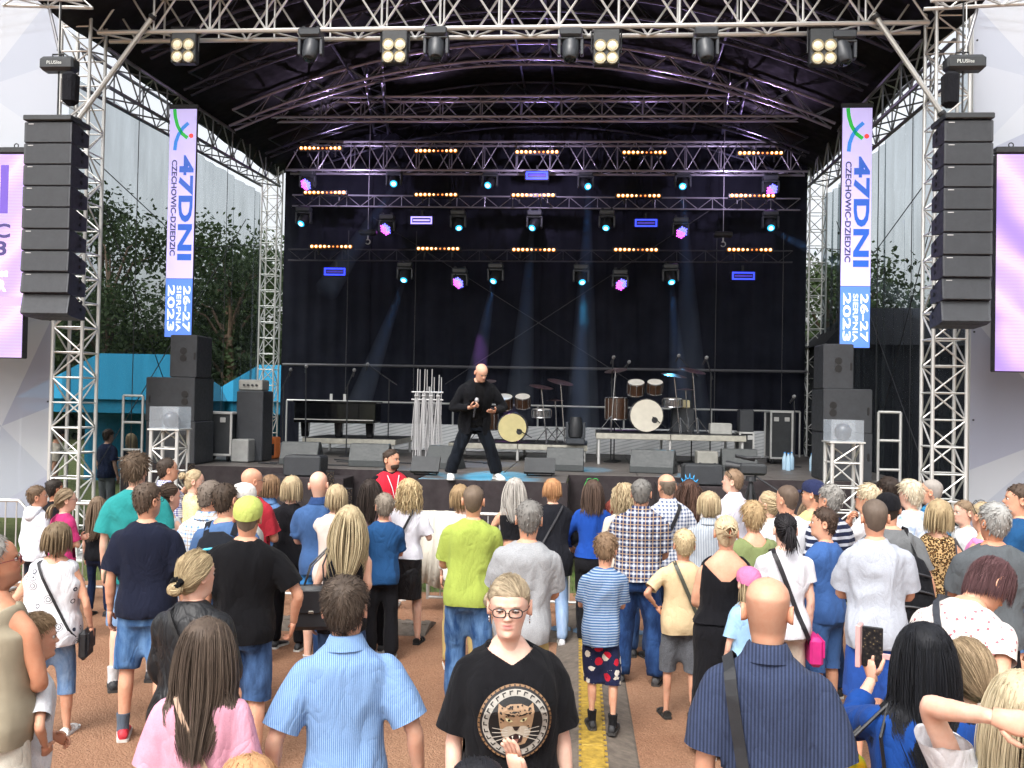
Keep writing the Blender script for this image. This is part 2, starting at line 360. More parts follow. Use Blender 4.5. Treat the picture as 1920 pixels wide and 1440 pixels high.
# ------------------------------------------------------------------ truss work
def truss(name, label, A, B, w, hgt, bay, mat, up=(0, 0, 1), single=True, rc=.025, rb=.012, group=None, flat=False, loc=None):
    A, B = Vector(A), Vector(B); t = thing(name, label, 'truss', A, 0, group); d = B-A; L = d.length; d.normalize(); up = Vector(up); sd = d.cross(up).normalized(); up = sd.cross(d)
    n = max(2, round(L/bay)); cs = [(-w/2, 0), (w/2, 0), (w/2, hgt), (-w/2, hgt)] if not flat else [(0, 0), (0, hgt)]
    P = lambda i, c: d*(L*i/n)+sd*c[0]+up*c[1]
    for c in cs: bar('chord', P(0, c), P(n, c), rc, mat, t)
    fc = [(0, 1), (1, 2), (2, 3), (3, 0)] if not flat else [(0, 1)]
    lac = G()
    def br(a, b):
        if single: bar('brace', a, b, rb, mat, t, 6)
        else: lac.tube([tuple(a), tuple(b)], rb, 4)
    for q, (i, j) in enumerate(fc):
        for k in range(n):
            a, b = (i, j) if (k+q) % 2 else (j, i); br(P(k, cs[a]), P(k+1, cs[b]))
            if k and (q in (1, 3) or flat) and k % 2 == 0: br(P(k, cs[i]), P(k, cs[j]))
    if not single: o = lac.part('lacing', mat, t, kind='stuff')
    return t
def tower(name, label, x, y, z1, w, bay, mat, group, rc=.026, rb=.012):
    t = thing(name, label, 'truss tower', (x, y, 0), 0, group); hw = w/2; cs = [(-hw, -hw), (hw, -hw), (hw, hw), (-hw, hw)]; n = round(z1/bay)
    for c in cs: bar('leg', (*c, .04), (*c, z1), rc, mat, t)
    for q in range(4):
        a, b = cs[q], cs[(q+1) % 4]
        for k in range(n):
            z, z2 = z1*k/n+.06, z1*(k+1)/n+.06; bar('rung', (*a, z), (*b, z), rb, mat, t, 6)
            p, r_ = (a, b) if (k+q) % 2 else (b, a); bar('brace', (*p, z), (*r_, min(z2, z1)), rb, mat, t, 6)
    G().box((0, 0, .02), (w*2.2, w*2.2, .04), bev=.008).part('base_plate', mat, t); return t
alu = ALU()
XL = at(146, 480, .2).x; XR = at(1772, 480, .2).x
tower('front_tower', 'white lattice tower on the left behind the left speaker array', XL, .2, 8.9, .43, .36, alu, 'front roof towers')
tower('front_tower', 'white lattice tower on the right behind the right speaker array', XR, .2, 8.9, .43, .36, alu, 'front roof towers')
RL = at(507, 520, 8.5).x; RR = at(1529, 520, 8.5).x
tower('rear_tower', 'slim lattice tower at the left rear corner of the stage', RL, 8.5, 7.6, .36, .36, alu, 'rear roof towers', .02, .010)
tower('rear_tower', 'slim lattice tower at the right rear corner of the stage', RR, 8.5, 7.6, .36, .36, alu, 'rear roof towers', .02, .010)
ZB = 7.46
truss('front_truss', 'bright wide truss across the top front of the stage', (XL+.3, .2, ZB), (XR-.3, .2, ZB), .34, .62, .41, alu, rc=.034, rb=.016)
for s, X, l in ((-1, XL, 'left'), (1, XR, 'right')):
    dk = plain('#8a8c94', .4, .5)
    truss('side_truss', f'dark box truss running back along the {l} roof edge', (X-s*.02, .5, ZB-.62), (RL if s < 0 else RR, 8.4, ZB-.30), .42, .55, .5, dk, single=False, rc=.030, rb=.014, group='side roof trusses')
    a = at(290 if s < 0 else 1638, 26, -.05); b_ = at(146 if s < 0 else 1766, 224 if s < 0 else 213, -.05)
    t = thing('corner_brace', f'diagonal white tube bracing the {l} front tower', 'brace', b_); bar('tube', (0, 0, 0), a-b_, .036, alu, t)
    for f in (0.0, 1.0): G().lathe([(.05, -.03), (.055, 0), (.05, .03)], 10, tuple((a-b_)*f*.97), tuple((a-b_).normalized())).part('clamp', BLACK(), t)
dk2 = plain('#5f6078', .4, .6)
def arch(label, Y, zc, rise, hw, single=False):
    am = plain('#a3a0bd', .35, .5) if Y == 4.4 else plain('#44465a', .5, .5)  # violet light put into the middle arch's colour; unlit arches coloured dark
    t = thing('arch_truss', label, 'truss', (0, Y, zc), 0, 'curved roof trusses'); n = 30; xs = np.linspace(-hw, hw, n+1); zf = lambda x: -rise*(x/hw)**2
    ch = {}
    for nm, dy, dz in (('a', -.14, 0), ('b', .14, 0), ('c', 0, .34)):
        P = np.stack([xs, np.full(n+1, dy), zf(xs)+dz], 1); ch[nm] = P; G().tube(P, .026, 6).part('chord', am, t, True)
    lac = G()
    for i in range(n):
        for q in ('a', 'b'):
            p1, p2 = (ch[q][i], ch['c'][i+1]) if i % 2 else (ch['c'][i], ch[q][i+1]); lac.tube([p1, p2], .011, 4)
        lac.tube([ch['a'][i], ch['b'][i+1]], .011, 4)
    lac.part('lacing', am, t, kind='stuff'); return t
HW = 5.5
AR = [(.9, 8.75, 1.3), (2.4, 8.62, 1.25), (4.4, 8.55, 1.2), (6.4, 8.5, 1.15), (8.3, 8.45, 1.1)]
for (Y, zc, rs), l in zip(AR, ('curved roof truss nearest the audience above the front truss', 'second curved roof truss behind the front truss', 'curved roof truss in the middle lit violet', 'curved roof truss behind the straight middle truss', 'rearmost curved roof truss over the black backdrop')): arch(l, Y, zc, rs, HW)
truss('middle_truss', 'straight violet-lit truss spanning the middle of the stage roof', (at(462, 224, 5.7).x, 5.7, at(462, 224, 5.7).z), (at(1596, 224, 5.7).x, 5.7, at(1596, 222, 5.7).z), .32, .40, .4, plain('#b4b2c8', .35, .5), single=False, rc=.028)  # violet stage light is partly put into this truss colour
for px in (700, 1385):
    p1 = at(px, 152, 4.4); p2 = at(715 if px < 900 else 1368, 250, 7.5)
    truss('roof_purlin_truss', f'short truss running back under the roof on the {"left" if px<900 else "right"} side', p1, p2, .3, .3, .3, dk2, single=False, rc=.024, group='lengthwise roof trusses')
for q, x in enumerate((-3.3, -.18, .42, 3.4)):
    g = thing('roof_pole', f'thin pole under the roof skin, {["leftmost","second from left","third from left","rightmost"][q]} of four', 'pole', (x, .9, 0), 0, 'roof poles')
    for (Y, zc, rs), (Y2, zc2, rs2) in zip(AR[:-1], AR[1:]): bar('tube', (0, Y-.9, zc-rs*(x/HW)**2+.30), (0, Y2-.9, zc2-rs2*(x/HW)**2+.30), .022, dk2, g)
# canopy
def canopy():
    xs = np.linspace(-6.15, 6.15, 49); ys = np.linspace(-.9, 8.9, 40); V = []
    for y in ys:
        zc = np.interp(y, [a[0] for a in AR], [a[1] for a in AR]); rs = np.interp(y, [a[0] for a in AR], [a[2] for a in AR])
        for x in xs: V.append((x, y, zc+.42-rs*(x/HW)**2-.05*math.sin((y-.9)*math.pi/1.95)**2+.004*math.sin(x*6+y*2)))
    n = len(xs); F = [[j*n+i, j*n+i+1, (j+1)*n+i+1, (j+1)*n+i] for j in range(len(ys)-1) for i in range(n-1)]
    o = link('roof_canopy', mesh('roof_canopy', V, F, plain('#15151a', .85, var=.15, scale=2, spec=.2), True), None, label='black arched canopy sheet stretched over the stage roof', category='canopy')
    md = o.modifiers.new('thickness', 'SOLIDIFY'); md.thickness = .012; md.offset = 1
canopy()
# backdrop with folds
def drape(x0, x1, y, z0, z1, amp=.05, per=.35, nx=220, nz=8, seed=1, axis='x'):
    r = np.random.default_rng(seed); ph = np.cumsum(r.uniform(.6, 1.4, nx))*2*math.pi*abs(x1-x0)/nx/per; V = []
    for j in range(nz+1):
        f = j/nz; z = z0+(z1-z0)*f
        for i in range(nx):
            u = x0+(x1-x0)*i/(nx-1); d = amp*(1-.55*f)*math.sin(ph[i]+.4*math.sin(3*f+i*.02))+amp*.4*math.sin(ph[i]*.37+2)
            V.append((u, y+d, z) if axis == 'x' else (y+d, u, z))
    F = [[j*nx+i, j*nx+i+1, (j+1)*nx+i+1, (j+1)*nx+i] for j in range(nz) for i in range(nx-1)]; return V, F
bd = plain('#22242e', .9, var=.25, scale=1.5, spec=.1)
b0 = thing('backdrop', 'black fabric backdrop hanging in folds behind the whole stage', 'backdrop', (0, 8.25, 0))
xa = at(535, 500, 8.25).x; xb = at(1508, 500, 8.25).x; xs_ = np.linspace(xa, xb, 7)
for i in range(6):
    V, F = drape(xs_[i]-.05, xs_[i+1]+.05, .03*(i % 2), 1.3, 8.9, .022, .34, 80, 8, i+1); link('drape', mesh('drape', V, F, bd, True), b0)
# stage deck
SH = 1.26
def deckm():
    n = NT('stage_deck'); v = n.obj(); f = n.noise(v, 2.2, 5, .65); g2 = n.noise(v, 70, 3)
    n.set(Base_Color=n.mix(.5, n.ramp(f, [(.3, hexc('#4a4644')), (.7, hexc('#6a6562'))]), n.ramp(g2, [(.3, hexc('#3a3735')), (.7, hexc('#77716d'))])), Roughness=n.ramp(f, [(.3, (.38,)*3), (.7, (.6,)*3)])); n.bump(g2, .2, .005); return n.m
dm = deckm(); dk_ = thing('stage_deck', 'dark plywood stage floor of joined panels with a short centre thrust', 'stage', (0, 0, 0))
TX0, TX1 = at(783, 905, -.1).x, at(1062, 905, -.1).x
pan = G().box((0, 0, -.03), (1.992, .992, .06), bev=.004).mesh('panel', dm)
for ix in range(6):
    for iy in range(8): link('panel', pan, dk_, (-5+2*ix, 1.85+iy, SH+.0015*((ix*7+iy*3) % 3)))
for i in range(2):
    wdt = (TX1-TX0)/2; G().box((0, 0, -.03), (wdt-.008, 1.44, .06), bev=.004).part('panel', dm, dk_, loc=(TX0+wdt*(i+.5), .62, SH+.001*i))
for i, x in enumerate(np.linspace(-5.9, 5.9, 9)):
    for y in (1.5, 4.5, 8): bar('support_leg', (x, y, 0), (x, y, SH-.06), .03, alu, dk_)
sk = plain('#2b2326', .85, var=.2, scale=3)
skt = thing('stage_skirt', 'black fabric skirt covering the front of the stage', 'skirt', (0, 0, 0))
for (x0, x1, y) in ((-5.95, TX0, 1.33), (TX1, 5.95, 1.33), (TX0-.02, TX1+.02, -.13)):
    V, F = drape(x0, x1, y, .02, SH-.002, .016, .3, 70, 5, int(abs(x0*10))); link('panel', mesh('panel', V, F, sk, True), skt)
for x in (TX0-.02, TX1+.02):
    V, F = drape(-.11, 1.3, x, .02, SH-.002, .012, .3, 30, 4, 5, 'y'); link('panel', mesh('panel', V, F, sk, True), skt)
# scrim walls
def scrimm(alpha, col, h='#30343a'):
    n = NT('mesh_scrim'); v = n.obj((1, 1, .25)); tr = n.n('BsdfTransparent', {'Color': col}); f = n.noise(v, 2.5, 3)
    n.set(Base_Color=hexc(h), Roughness=.55, Specular_IOR_Level=.3); fa = n.ramp(f, [(.3, (alpha-.07,)*3), (.7, (alpha+.07,)*3)])
    mx = n.n('MixShader', {0: fa, 1: n.b.outputs[0], 2: tr.outputs[0]}); n.link(mx.outputs[0], n.o.inputs[0]); return n.m
scm = scrimm(.60, (.88, .93, .94, 1))
for s, l in ((-1, 'left'), (1, 'right')):
    X = (XL if s < 0 else XR)+s*.30; X2 = (RL if s < 0 else RR)+s*.25
    t = thing('side_scrim', f'translucent black mesh wall closing the {l} side of the stage', 'scrim', (0, 0, 0), 0, 'stage side scrims')
    V, F = drape(.35, 8.6, 0, .1, 7.0, .05 if s > 0 else .03, .55, 150, 10, 9+s, 'y'); V = [(x*(1+1.6*max(y-3, 0)/5.6)+X+(X2-X)*(y-.35)/8.25, y, z) for x, y, z in V]
    if s < 0:      # open slit near the rear tower, tied back
        F = [f for f in F if not (6.35 < V[f[0]][1] < 7.05 and V[f[0]][2] < 4.0)]
    link('mesh_sheet', mesh('mesh_sheet', V, F, scm, True), t)
    for f_, z0, z1 in ((.02, .1, 7.5), (.25, .1, 7.2), (.48, .1, 7.2), (.72, .1, 7.2), (.97, .1, 7.4)):
        y = .35+8.25*f_; x = X+(X2-X)*f_-s*.06; bar('rope', (x, y, z0), (x, y, z1), .007, BLACK(), t)
    for (fa, za, fb, zb) in ((.05, 5.9, .45, 2.0), (.12, 1.2, .85, 6.2), (.02, 6.0, .5, 5.1), (.5, 5.1, .97, 5.8)):
        bar('rope', (X+(X2-X)*fa-s*.07, .35+8.25*fa, za), (X+(X2-X)*fb-s*.07, .35+8.25*fb, zb), .008, BLACK(), t)
# printed wings left and right
def wingm(h):
    n = NT('printed_mesh'); tr = n.n('BsdfTransparent', {'Color': (.9, .92, .96, 1)}); n.set(Base_Color=hexc(h, .8), Roughness=.7)
    tl = n.n('BsdfTranslucent', {'Color': hexc(h, .8)}); m1 = n.n('MixShader', {0: .35, 1: n.b.outputs[0], 2: tl.outputs[0]}); mx = n.n('MixShader', {0: .12, 1: m1.outputs[0], 2: tr.outputs[0]}); n.link(mx.outputs[0], n.o.inputs[0]); return n.m
WM = [wingm(h) for h in ('#e0e3ec', '#d6dae6', '#cbd0df', '#dcdfe8', '#c2c5d9')]
for s, l in ((-1, 'left'), (1, 'right')):
    Yw = .55; xi = at(97 if s < 0 else 1820, 700, Yw).x; xo = xi+s*3.5
    t = thing('printed_wing', f'tall pale lavender printed mesh wing on the {l} behind the screen', 'banner', (xi, Yw, 0), 0, 'printed side wings')
    r = np.random.default_rng(4+s); gx = np.array([0, .28, .62, 1.0]); gz = np.array([.05, .09, .2, .34, .5, .63, .74, .86, 1])*9.6; V = []
    for j, z in enumerate(gz):
        for i, u in enumerate(gx):
            x = u*3.5*s; zz = z
            if 0 < i < 3: x += s*r.uniform(-.3, .3)
            if 0 < j < 8: zz += r.uniform(-.45, .45)
            V.append((x, .02*math.sin(x*3+z), zz))
    F = []; M_ = []
    for j in range(8):
        for i in range(3):
            a, b_, c, d = j*4+i, j*4+i+1, j*4+5+i, j*4+4+i
            for q, tr_ in enumerate(((a, b_, c), (a, c, d)) if (i+j) % 2 else ((a, b_, d), (b_, c, d))):
                F.append(list(tr_)); M_.append(int((j*2+i*3+q+(j*i) % 3) % 5) if j > 0 else 4)
    me = mesh('printed_sheet', V, F, WM); me.polygons.foreach_set('material_index', M_); link('printed_sheet', me, t)
    for z in (1, 2.2, 3.4, 4.6, 6, 7.4, 8.8): G().lathe([(.014, -.006), (.014, .006)], 8, (s*.03, -.03, z), (0, 1, 0)).part('eyelet', BLACK(), t)
    bar('edge_pole', (s*.02, .06, 0), (s*.02, .06, 9.7), .024, alu, t)
    z = at(0 if s < 0 else 1900, 62, 2.2).z
    truss('wing_truss', f'pale truss behind the {l} printed wing near its top', (xi+s*3.4, 2.2, z-.15), (XL-.3 if s < 0 else XR+.3, 1.0, z-.25), .3, .34, .35, alu, single=False, group='wing trusses')
# marquee on the right, blue tents on the left
bt = cloth('#15171d'); mq = thing('black_marquee', 'black marquee tent standing behind the right side scrim', 'tent', (8.1, 8.2, 0))
G().box((0, 0, 1.85), (4.0, 3.0, 3.7), bev=.05).part('wall', bt, mq); V = [(-2.15, -1.65, 3.62), (2.15, -1.65, 3.45), (2.15, 1.65, 3.45), (-2.15, 1.65, 3.62), (-2.0, -1.5, 3.9), (0, 0, 4.55)]
link('roof', mesh('roof', [(-2.2, -1.7, 3.6), (2.2, -1.7, 3.6), (2.2, 1.7, 3.6), (-2.2, 1.7, 3.6), (-1.1, 0, 4.5), (1.1, 0, 4.5)], [[0, 1, 5, 4], [1, 2, 5], [2, 3, 4, 5], [3, 0, 4]], bt), mq)
def tent(label, x, y, w, d, h1, h2, col):
    t = thing('blue_tent', label, 'tent', (x, y, 0), 0, 'blue gazebo tents'); m_ = cloth(col)
    rf = [(-w/2-.1, -d/2-.1, h1), (w/2+.1, -d/2-.1, h1), (w/2+.1, d/2+.1, h1), (-w/2-.1, d/2+.1, h1), (-w*.22, -d*.05, h2), (w*.22, -d*.05, h2), (w*.22, d*.05, h2), (-w*.22, d*.05, h2)]
    link('roof', mesh('roof', rf, [[0, 1, 5, 4], [1, 2, 6, 5], [2, 3, 7, 6], [3, 0, 4, 7], [4, 5, 6, 7]], m_), t)
    for (a, b_) in (((-w/2, -d/2), (w/2, -d/2)), ((-w/2, d/2), (w/2, d/2)), ((-w/2, -d/2), (-w/2, d/2)), ((w/2, -d/2), (w/2, d/2))):
        dx, dy = b_[0]-a[0], b_[1]-a[1]; L = math.hypot(dx, dy); G().box(((a[0]+b_[0])/2, (a[1]+b_[1])/2, h1-.16), (L+.1 if dx else .02, L+.1 if dy else .02, .32)).part('valance', m_, t)
    G().box((0, d/2-.05, h1/2), (w, .02, h1)).part('back_wall', m_, t)
    for sx in (-1, 1):
        for sy in (-1, 1): bar('leg', (sx*w/2, sy*d/2, 0), (sx*w/2, sy*d/2, h1), .025, alu, t)
tent('bright blue gazebo tent behind the left front tower', -10.2, 10.5, 4.2, 3, 2.2, 3.35, '#22708f')
tent('bright blue gazebo tent behind the left speaker stack', -6.9, 12.6, 3.6, 3, 2.2, 3.2, '#257596')
# ------------------------------------------------------------------ lighting rig
YR = 7.55
dkt = plain('#9a98a4', .35, .5); blk = BLACK()
def line_pts(pxa, pxb, pya, pyb, Y): return at(pxa, pya, Y), at(pxb, pyb, Y)
a, b_ = line_pts(540, 1512, 322, 325, YR); truss('rear_lighting_truss', 'deep truss with two rows of lattice under the rear of the roof', a, b_, .34, .62, .36, dkt, single=True, rc=.028)
a, b_ = line_pts(548, 1500, 386, 394, YR); truss('hanging_ladder_truss', 'flat ladder truss hanging in the middle height of the backdrop', a, b_, .2, .24, .3, dkt, rc=.018, rb=.009, flat=True, group='hung ladder trusses')
a, b_ = line_pts(540, 1486, 488, 492, YR); truss('hanging_ladder_truss', 'lowest flat ladder truss hanging in front of the backdrop', a, b_, .2, .24, .3, plain('#55545c', .45, .6), rc=.016, rb=.008, flat=True, group='hung ladder trusses')
warm = [emit('#ff9a3c', 1.5), emit('#ffe0ae', 5.0)]; warmc = [emit('#ff7a28', 1.2), emit('#ffb060', 2.0)]; ROWN = ('top row', 'middle row', 'bottom row'); POSN = ('leftmost', 'second from left', 'middle', 'second from right', 'rightmost')
lampm = {}
def lamp_mesh(key, prof_, mat, n=12):
    if key not in lampm: lampm[key] = G().lathe(prof_, n, (0, 0, 0), (0, -1, 0)).lathe([(.001, .042), (.016, .040), (.024, .030)], n, (0, 0, 0), (0, -1, 0), 1, False).mesh('lamp', mat, True)
    return lampm[key]
barbody = G().box((0, 0, 0), (.98, .10, .095), bev=.012).mesh('housing', blk)
brk = G().box((0, 0, 0), (.03, .06, .16), bev=.005).mesh('bracket', blk)
for ri, row in enumerate((((602, 279), (818, 284), (1007, 286), (1208, 287), (1425, 288)), ((610, 362), (818, 366), (1000, 367), (1197, 368), (1410, 368)), ((622, 463), (822, 467), (1001, 469), (1192, 469), (1405, 469)))):
    for ci, (px, py) in enumerate(row):
        t = thing('led_batten', f'black batten of ten amber lamps, {POSN[ci]} in the {ROWN[ri]}', 'stage light', at(px, py, YR-.3), 0, 'amber led battens')
        link('housing', barbody, t)
        for s in (-1, 1): link('bracket', brk, t, (s*.3, .05, -.08))
        for i in range(10):
            big = 1-.45*math.exp(-((i-5.2)/1.7)**2)
            o = link('lamp', lamp_mesh('w' if big > .7 else 'c', [(.001, .035), (.022, .03), (.036, .018), (.04, 0), (.036, -.02)], warm if big > .7 else warmc), t, ((i-4.5)*.093, -.05, 0)); o.scale = (big,)*3
cyan = emit('#6fdcff', 5.0); grey = plain('#3c4046', .4)
def moving_head(label, lens, ztop, on, kind='spot', tilt=0, pan=0, Y=None):
    """hanging fixture: base box at the truss, yoke arms, tilted head with lens"""
    Lc = Vector(lens); L = max(ztop-Lc.z, .32); t = thing('moving_head', label, 'stage light', (Lc.x, Lc.y, ztop), 0, 'moving head lights')
    G().box((0, 0, -.07), (.30, .22, .12), bev=.025, taper=1.1).part('base', grey, t)
    for s in (-1, 1): G().box((s*.10, 0, .01), (.05, .06, .06), bev=.01).part('clamp', blk, t)
    yk = G()
    for s in (-1, 1): yk.box((s*.155, 0, -.23-.02), (.045, .11, .26), bev=.015)
    yk.box((0, 0, -.145), (.34, .13, .04), bev=.012); yk.part('yoke', grey, t)
    ax = Vector((math.sin(R(pan))*math.cos(R(tilt)), -math.cos(R(pan))*math.cos(R(tilt)), -math.sin(R(tilt)))); c = Vector((0, 0, -.30))
    if kind == 'wash': prof_ = [(.06, -.2), (.13, -.17), (.155, -.08), (.16, 0), (.155, .05), (.14, .06)]
    else: prof_ = [(.05, -.24), (.11, -.22), (.125, -.1), (.115, .05), (.095, .14), (.085, .15)]
    hd = G().lathe(prof_, 18, tuple(c), tuple(ax)).part('head', grey if not on else blk, t, True)
    if kind == 'wash':
        u = Vector((1, 0, 0)); u = (u-ax*u.dot(ax)).normalized(); w = ax.cross(u); pk = emit('#e65cf0', 5.0); bl = emit('#6a6cff', 5.0)
        G().lathe([(.136, .058), (.136, .062)], 18, tuple(c), tuple(ax)).part('face_plate', plain('#3a1c52', .4), hd)
        key = 'led'
        if key not in lampm:
            for k_, m_ in (('pk', pk), ('bl', bl)): lampm[k_] = G().lathe([(.017, 0), (.013, .007), (.002, .01)], 8).mesh('led', m_)
        for i in range(-4, 5):
            for j in range(-4, 5):
                x, y = (i+.5*(j % 2))*.036, j*.031
                if x*x+y*y < .125**2:
                    o = link('led', lampm['pk' if x*u.x+y*w.z+random.uniform(-.05, .05) < 0 else 'bl'], hd, c+ax*.062+u*x+w*y); o.rotation_mode = 'QUATERNION'; o.rotation_quaternion = Vector((0, 0, 1)).rotation_difference(ax)
    elif on:
        G().lathe([(.080, .145), (.066, .160), (.045, .168)], 16, tuple(c), tuple(ax), 0, False).part('lens', emit('#2fb6ee', 2.2), hd, True); G().lathe([(.046, .1675), (.02, .172), (.002, .173)], 16, tuple(c), tuple(ax), 0, False).part('lens_core', emit('#c8f0ff', 4.0), hd, True)
    else: G().lathe([(.080, .145), (.06, .165), (.02, .172), (.002, .173)], 16, tuple(c), tuple(ax)).part('lens', cyan if on else plain('#20262c', .08), hd, True)
    return t, c+ax*.2, ax
spots = [(738, 345, 322, 'first cyan spot from the left under the rear truss'), (914, 348, 322, 'second cyan spot from the left under the rear truss'), (1103, 350, 323, 'third cyan spot from the left under the rear truss'), (1280, 350, 324, 'fourth cyan spot from the left under the rear truss'),
         (563, 420, 388, 'cyan spot at the left end of the middle ladder truss'), (860, 428, 390, 'cyan spot left of centre under the middle ladder truss'), (997, 428, 391, 'cyan spot in the centre under the middle ladder truss'), (1136, 428, 392, 'cyan spot right of centre under the middle ladder truss'), (1446, 428, 394, 'bright cyan spot at the right end of the middle ladder truss'),
         (756, 526, 490, 'first cyan spot from the left under the lowest truss'), (924, 528, 491, 'second cyan spot from the left under the lowest truss'), (1092, 530, 491, 'third cyan spot from the left under the lowest truss'), (1260, 530, 492, 'last cyan spot on the right under the lowest truss')]
def spot_light(name, loc, target, col, energy, size, blend=.25):
    l = bpy.data.lights.new(name, 'SPOT'); l.energy = energy; l.color = col; l.spot_size = R(size); l.spot_blend = blend; l.shadow_soft_size = .06
    o = bpy.data.objects.new(name, l); COL.objects.link(o); o.location = loc; d = Vector(target)-Vector(loc); o.rotation_mode = 'QUATERNION'; o.rotation_quaternion = Vector((0, 0, -1)).rotation_difference(d)
for i, (px, py, pt, l) in enumerate(spots):
    p = at(px, py, YR-.15); z = max(at(px, pt, YR-.1).z, p.z+.30); tilt = 35+random.uniform(-8, 14); pan = random.uniform(-25, 25)
    # keep lens at the photo spot: head pivot sits .30 under the base
    ax = Vector((math.sin(R(pan))*math.cos(R(tilt)), -math.cos(R(pan))*math.cos(R(tilt)), -math.sin(R(tilt))))
    moving_head(l, (p.x-ax.x*.17, YR, 0), p.z+.30-ax.z*.17, True, 'spot', tilt, pan)
for px, py, pan, l in ((571, 347, -25, 'round pink and blue wash light at the left end of the rear truss'), (1449, 357, 25, 'round pink and blue wash light at the right end of the rear truss'), (721, 431, -25, 'round pink wash light left under the middle ladder truss'), (1279, 437, 25, 'round pink wash light right under the middle ladder truss'), (858, 532, -28, 'round pink wash light left of centre under the lowest truss'), (1165, 535, 28, 'round pink wash light right of centre under the lowest truss')):
    p = at(px, py, YR-.15); moving_head(l, (p.x+math.sin(R(-pan))*.05, YR, 0), p.z+.36, True, 'wash', 30, pan)
sb = emit('#2a3cff', 3.2); sbl = emit('#9a8cff', 3.0)
for i, (px, py, l) in enumerate(((1007, 330, 'glowing blue strobe panel under the centre of the rear truss'), (791, 414, 'pale violet strobe panel left under the middle truss'), (1211, 419, 'blue violet strobe panel right under the middle truss'), (629, 510, 'glowing blue strobe panel low on the left'), (1393, 518, 'glowing blue strobe panel low on the right'))):
    t = thing('strobe_panel', l, 'stage light', at(px, py, YR-.2), 0, 'blue strobe panels'); G().box((0, 0, 0), (.52, .12, .2), bev=.015).part('housing', blk, t)
    fr = G(); [fr.box(c, d) for c, d in (((0, -.062, .065), (.46, .012, .03)), ((0, -.062, -.065), (.46, .012, .03)), ((-.215, -.062, 0), (.03, .012, .10)), ((.215, -.062, 0), (.03, .012, .10)))]; fr.part('led_frame', sb if i not in (1,) else sbl, t)
    G().box((0, -.0635, 0), (.36, .010, .035)).part('tube', emit('#3a2aa0', 1.5) if i != 1 else sbl, t)
    G().box((0, .03, .16), (.04, .05, .14)).part('bracket', blk, t)
# front truss: blinders and unlit moving heads
lensm = None
for i, (px, py) in enumerate(((343, 88), (739, 88), (1137, 90), (1545, 90))):
    p = at(px, py, 0.0); t = thing('blinder', f'four-lamp blinder with cream reflectors on the front truss, {("leftmost","second from left","third from left","rightmost")[i]}', 'stage light', p, 0, 'front truss blinders')
    G().box((0, .08, .03), (.36, .14, .50), bev=.02).part('housing', BLACKP(), t)
    for sx in (-1, 1):
        for sz in (-1, 1):
            o = G().lathe([(.085, -.02), (.082, .02), (.07, .0)], 18, (sx*.082, 0, sz*.085-.05), (0, -1, 0)).part('lamp', plain('#b9b29a', .25, .4), t, True); G().lathe([(.058, .0), (.052, .018), (.025, .03), (.002, .033)], 16, (sx*.082, 0, sz*.085-.05), (0, -1, 0)).part('bulb', emit('#fff0cc', .22), o, True)
    yk = G(); [yk.tube([(s*.20, .06, -.05), (s*.20, .06, .30)], .012, 6) for s in (-1, 1)]; yk.tube([(-.2, .06, .30), (.2, .06, .30)], .012, 6); yk.part('yoke', blk, t)
for i, (px, py) in enumerate(((583, 92), (818, 90), (1070, 92), (1323, 92), (1580, 98))):
    p = at(px, py, .1); moving_head(f'unlit black moving head under the front truss, {POSN[i]}', (p.x, p.y, 0), p.z+.28, False, 'spot', 70, (-8, 5, -4, 12, 30)[i])
for px, py in ((690, 436), (1356, 440)):
    p = at(px, py, 7.3); t = thing('chain_hoist', f'black chain hoist with steel hook on the {"left" if px<900 else "right"} before the backdrop', 'hoist', p, 0, 'rear chain hoists'); G().box((0, 0, 0), (.38, .16, .12), bev=.03).part('motor', blk, t); bar('chain', (0, 0, .05), (0, 0, 2.9), .008, dkt, t)
    u = np.linspace(-2.6, 2.2, 12); G().tube(np.stack([.05*np.cos(u), 0*u, -.2+.05*np.sin(u)], 1), .012, 6).part('hook', alu, t, True); bar('shank', (0, 0, -.06), (0, 0, -.15), .014, alu, t)
# crossing guy wires and back rails
gw = plain('#55565a', .5, .5)
for k_, (p1, p2) in enumerate((((700, 408), (1190, 720)), ((1330, 395), (835, 720)))):
    a, b_ = at(*p1, 8.0), at(*p2, 8.0); t = thing('guy_wire', f'thin steel guy wire crossing the backdrop from upper {"left" if k_ == 0 else "right"}', 'wire', a, 0, 'crossed guy wires'); bar('wire', (0, 0, 0), b_-a, .008, gw, t)
a, b_ = at(530, 683, 8.0), at(1514, 697, 8.0); t = thing('back_rail', 'grey horizontal tube across the lower backdrop', 'rail', a); bar('tube', (0, 0, 0), b_-a, .03, plain('#6a6a6e', .5, .3), t)
a, b_ = at(538, 750, 7.9), at(1500, 772, 7.9); t = thing('guard_rail', 'bright low guard rail along the rear edge of the stage', 'railing', a); bar('top_tube', (0, 0, 0), b_-a, .022, alu, t)
for f in np.linspace(0, 1, 7): p = (b_-a)*f; bar('post', (p.x, 0, p.z), (p.x, 0, SH-a.z), .02, alu, t)
for px in (655, 782, 1345, 1470):
    a = at(px, 395, 7.9); t = thing('drop_cable', f'thin black cable hanging down the backdrop at {({655:"far left",782:"left",1345:"right",1470:"far right"})[px]}', 'cable', (a.x, 7.9, SH), 0, 'hanging cables'); bar('cable', (0, 0, 0), (0, 0, 4.8), .008, gw, t)
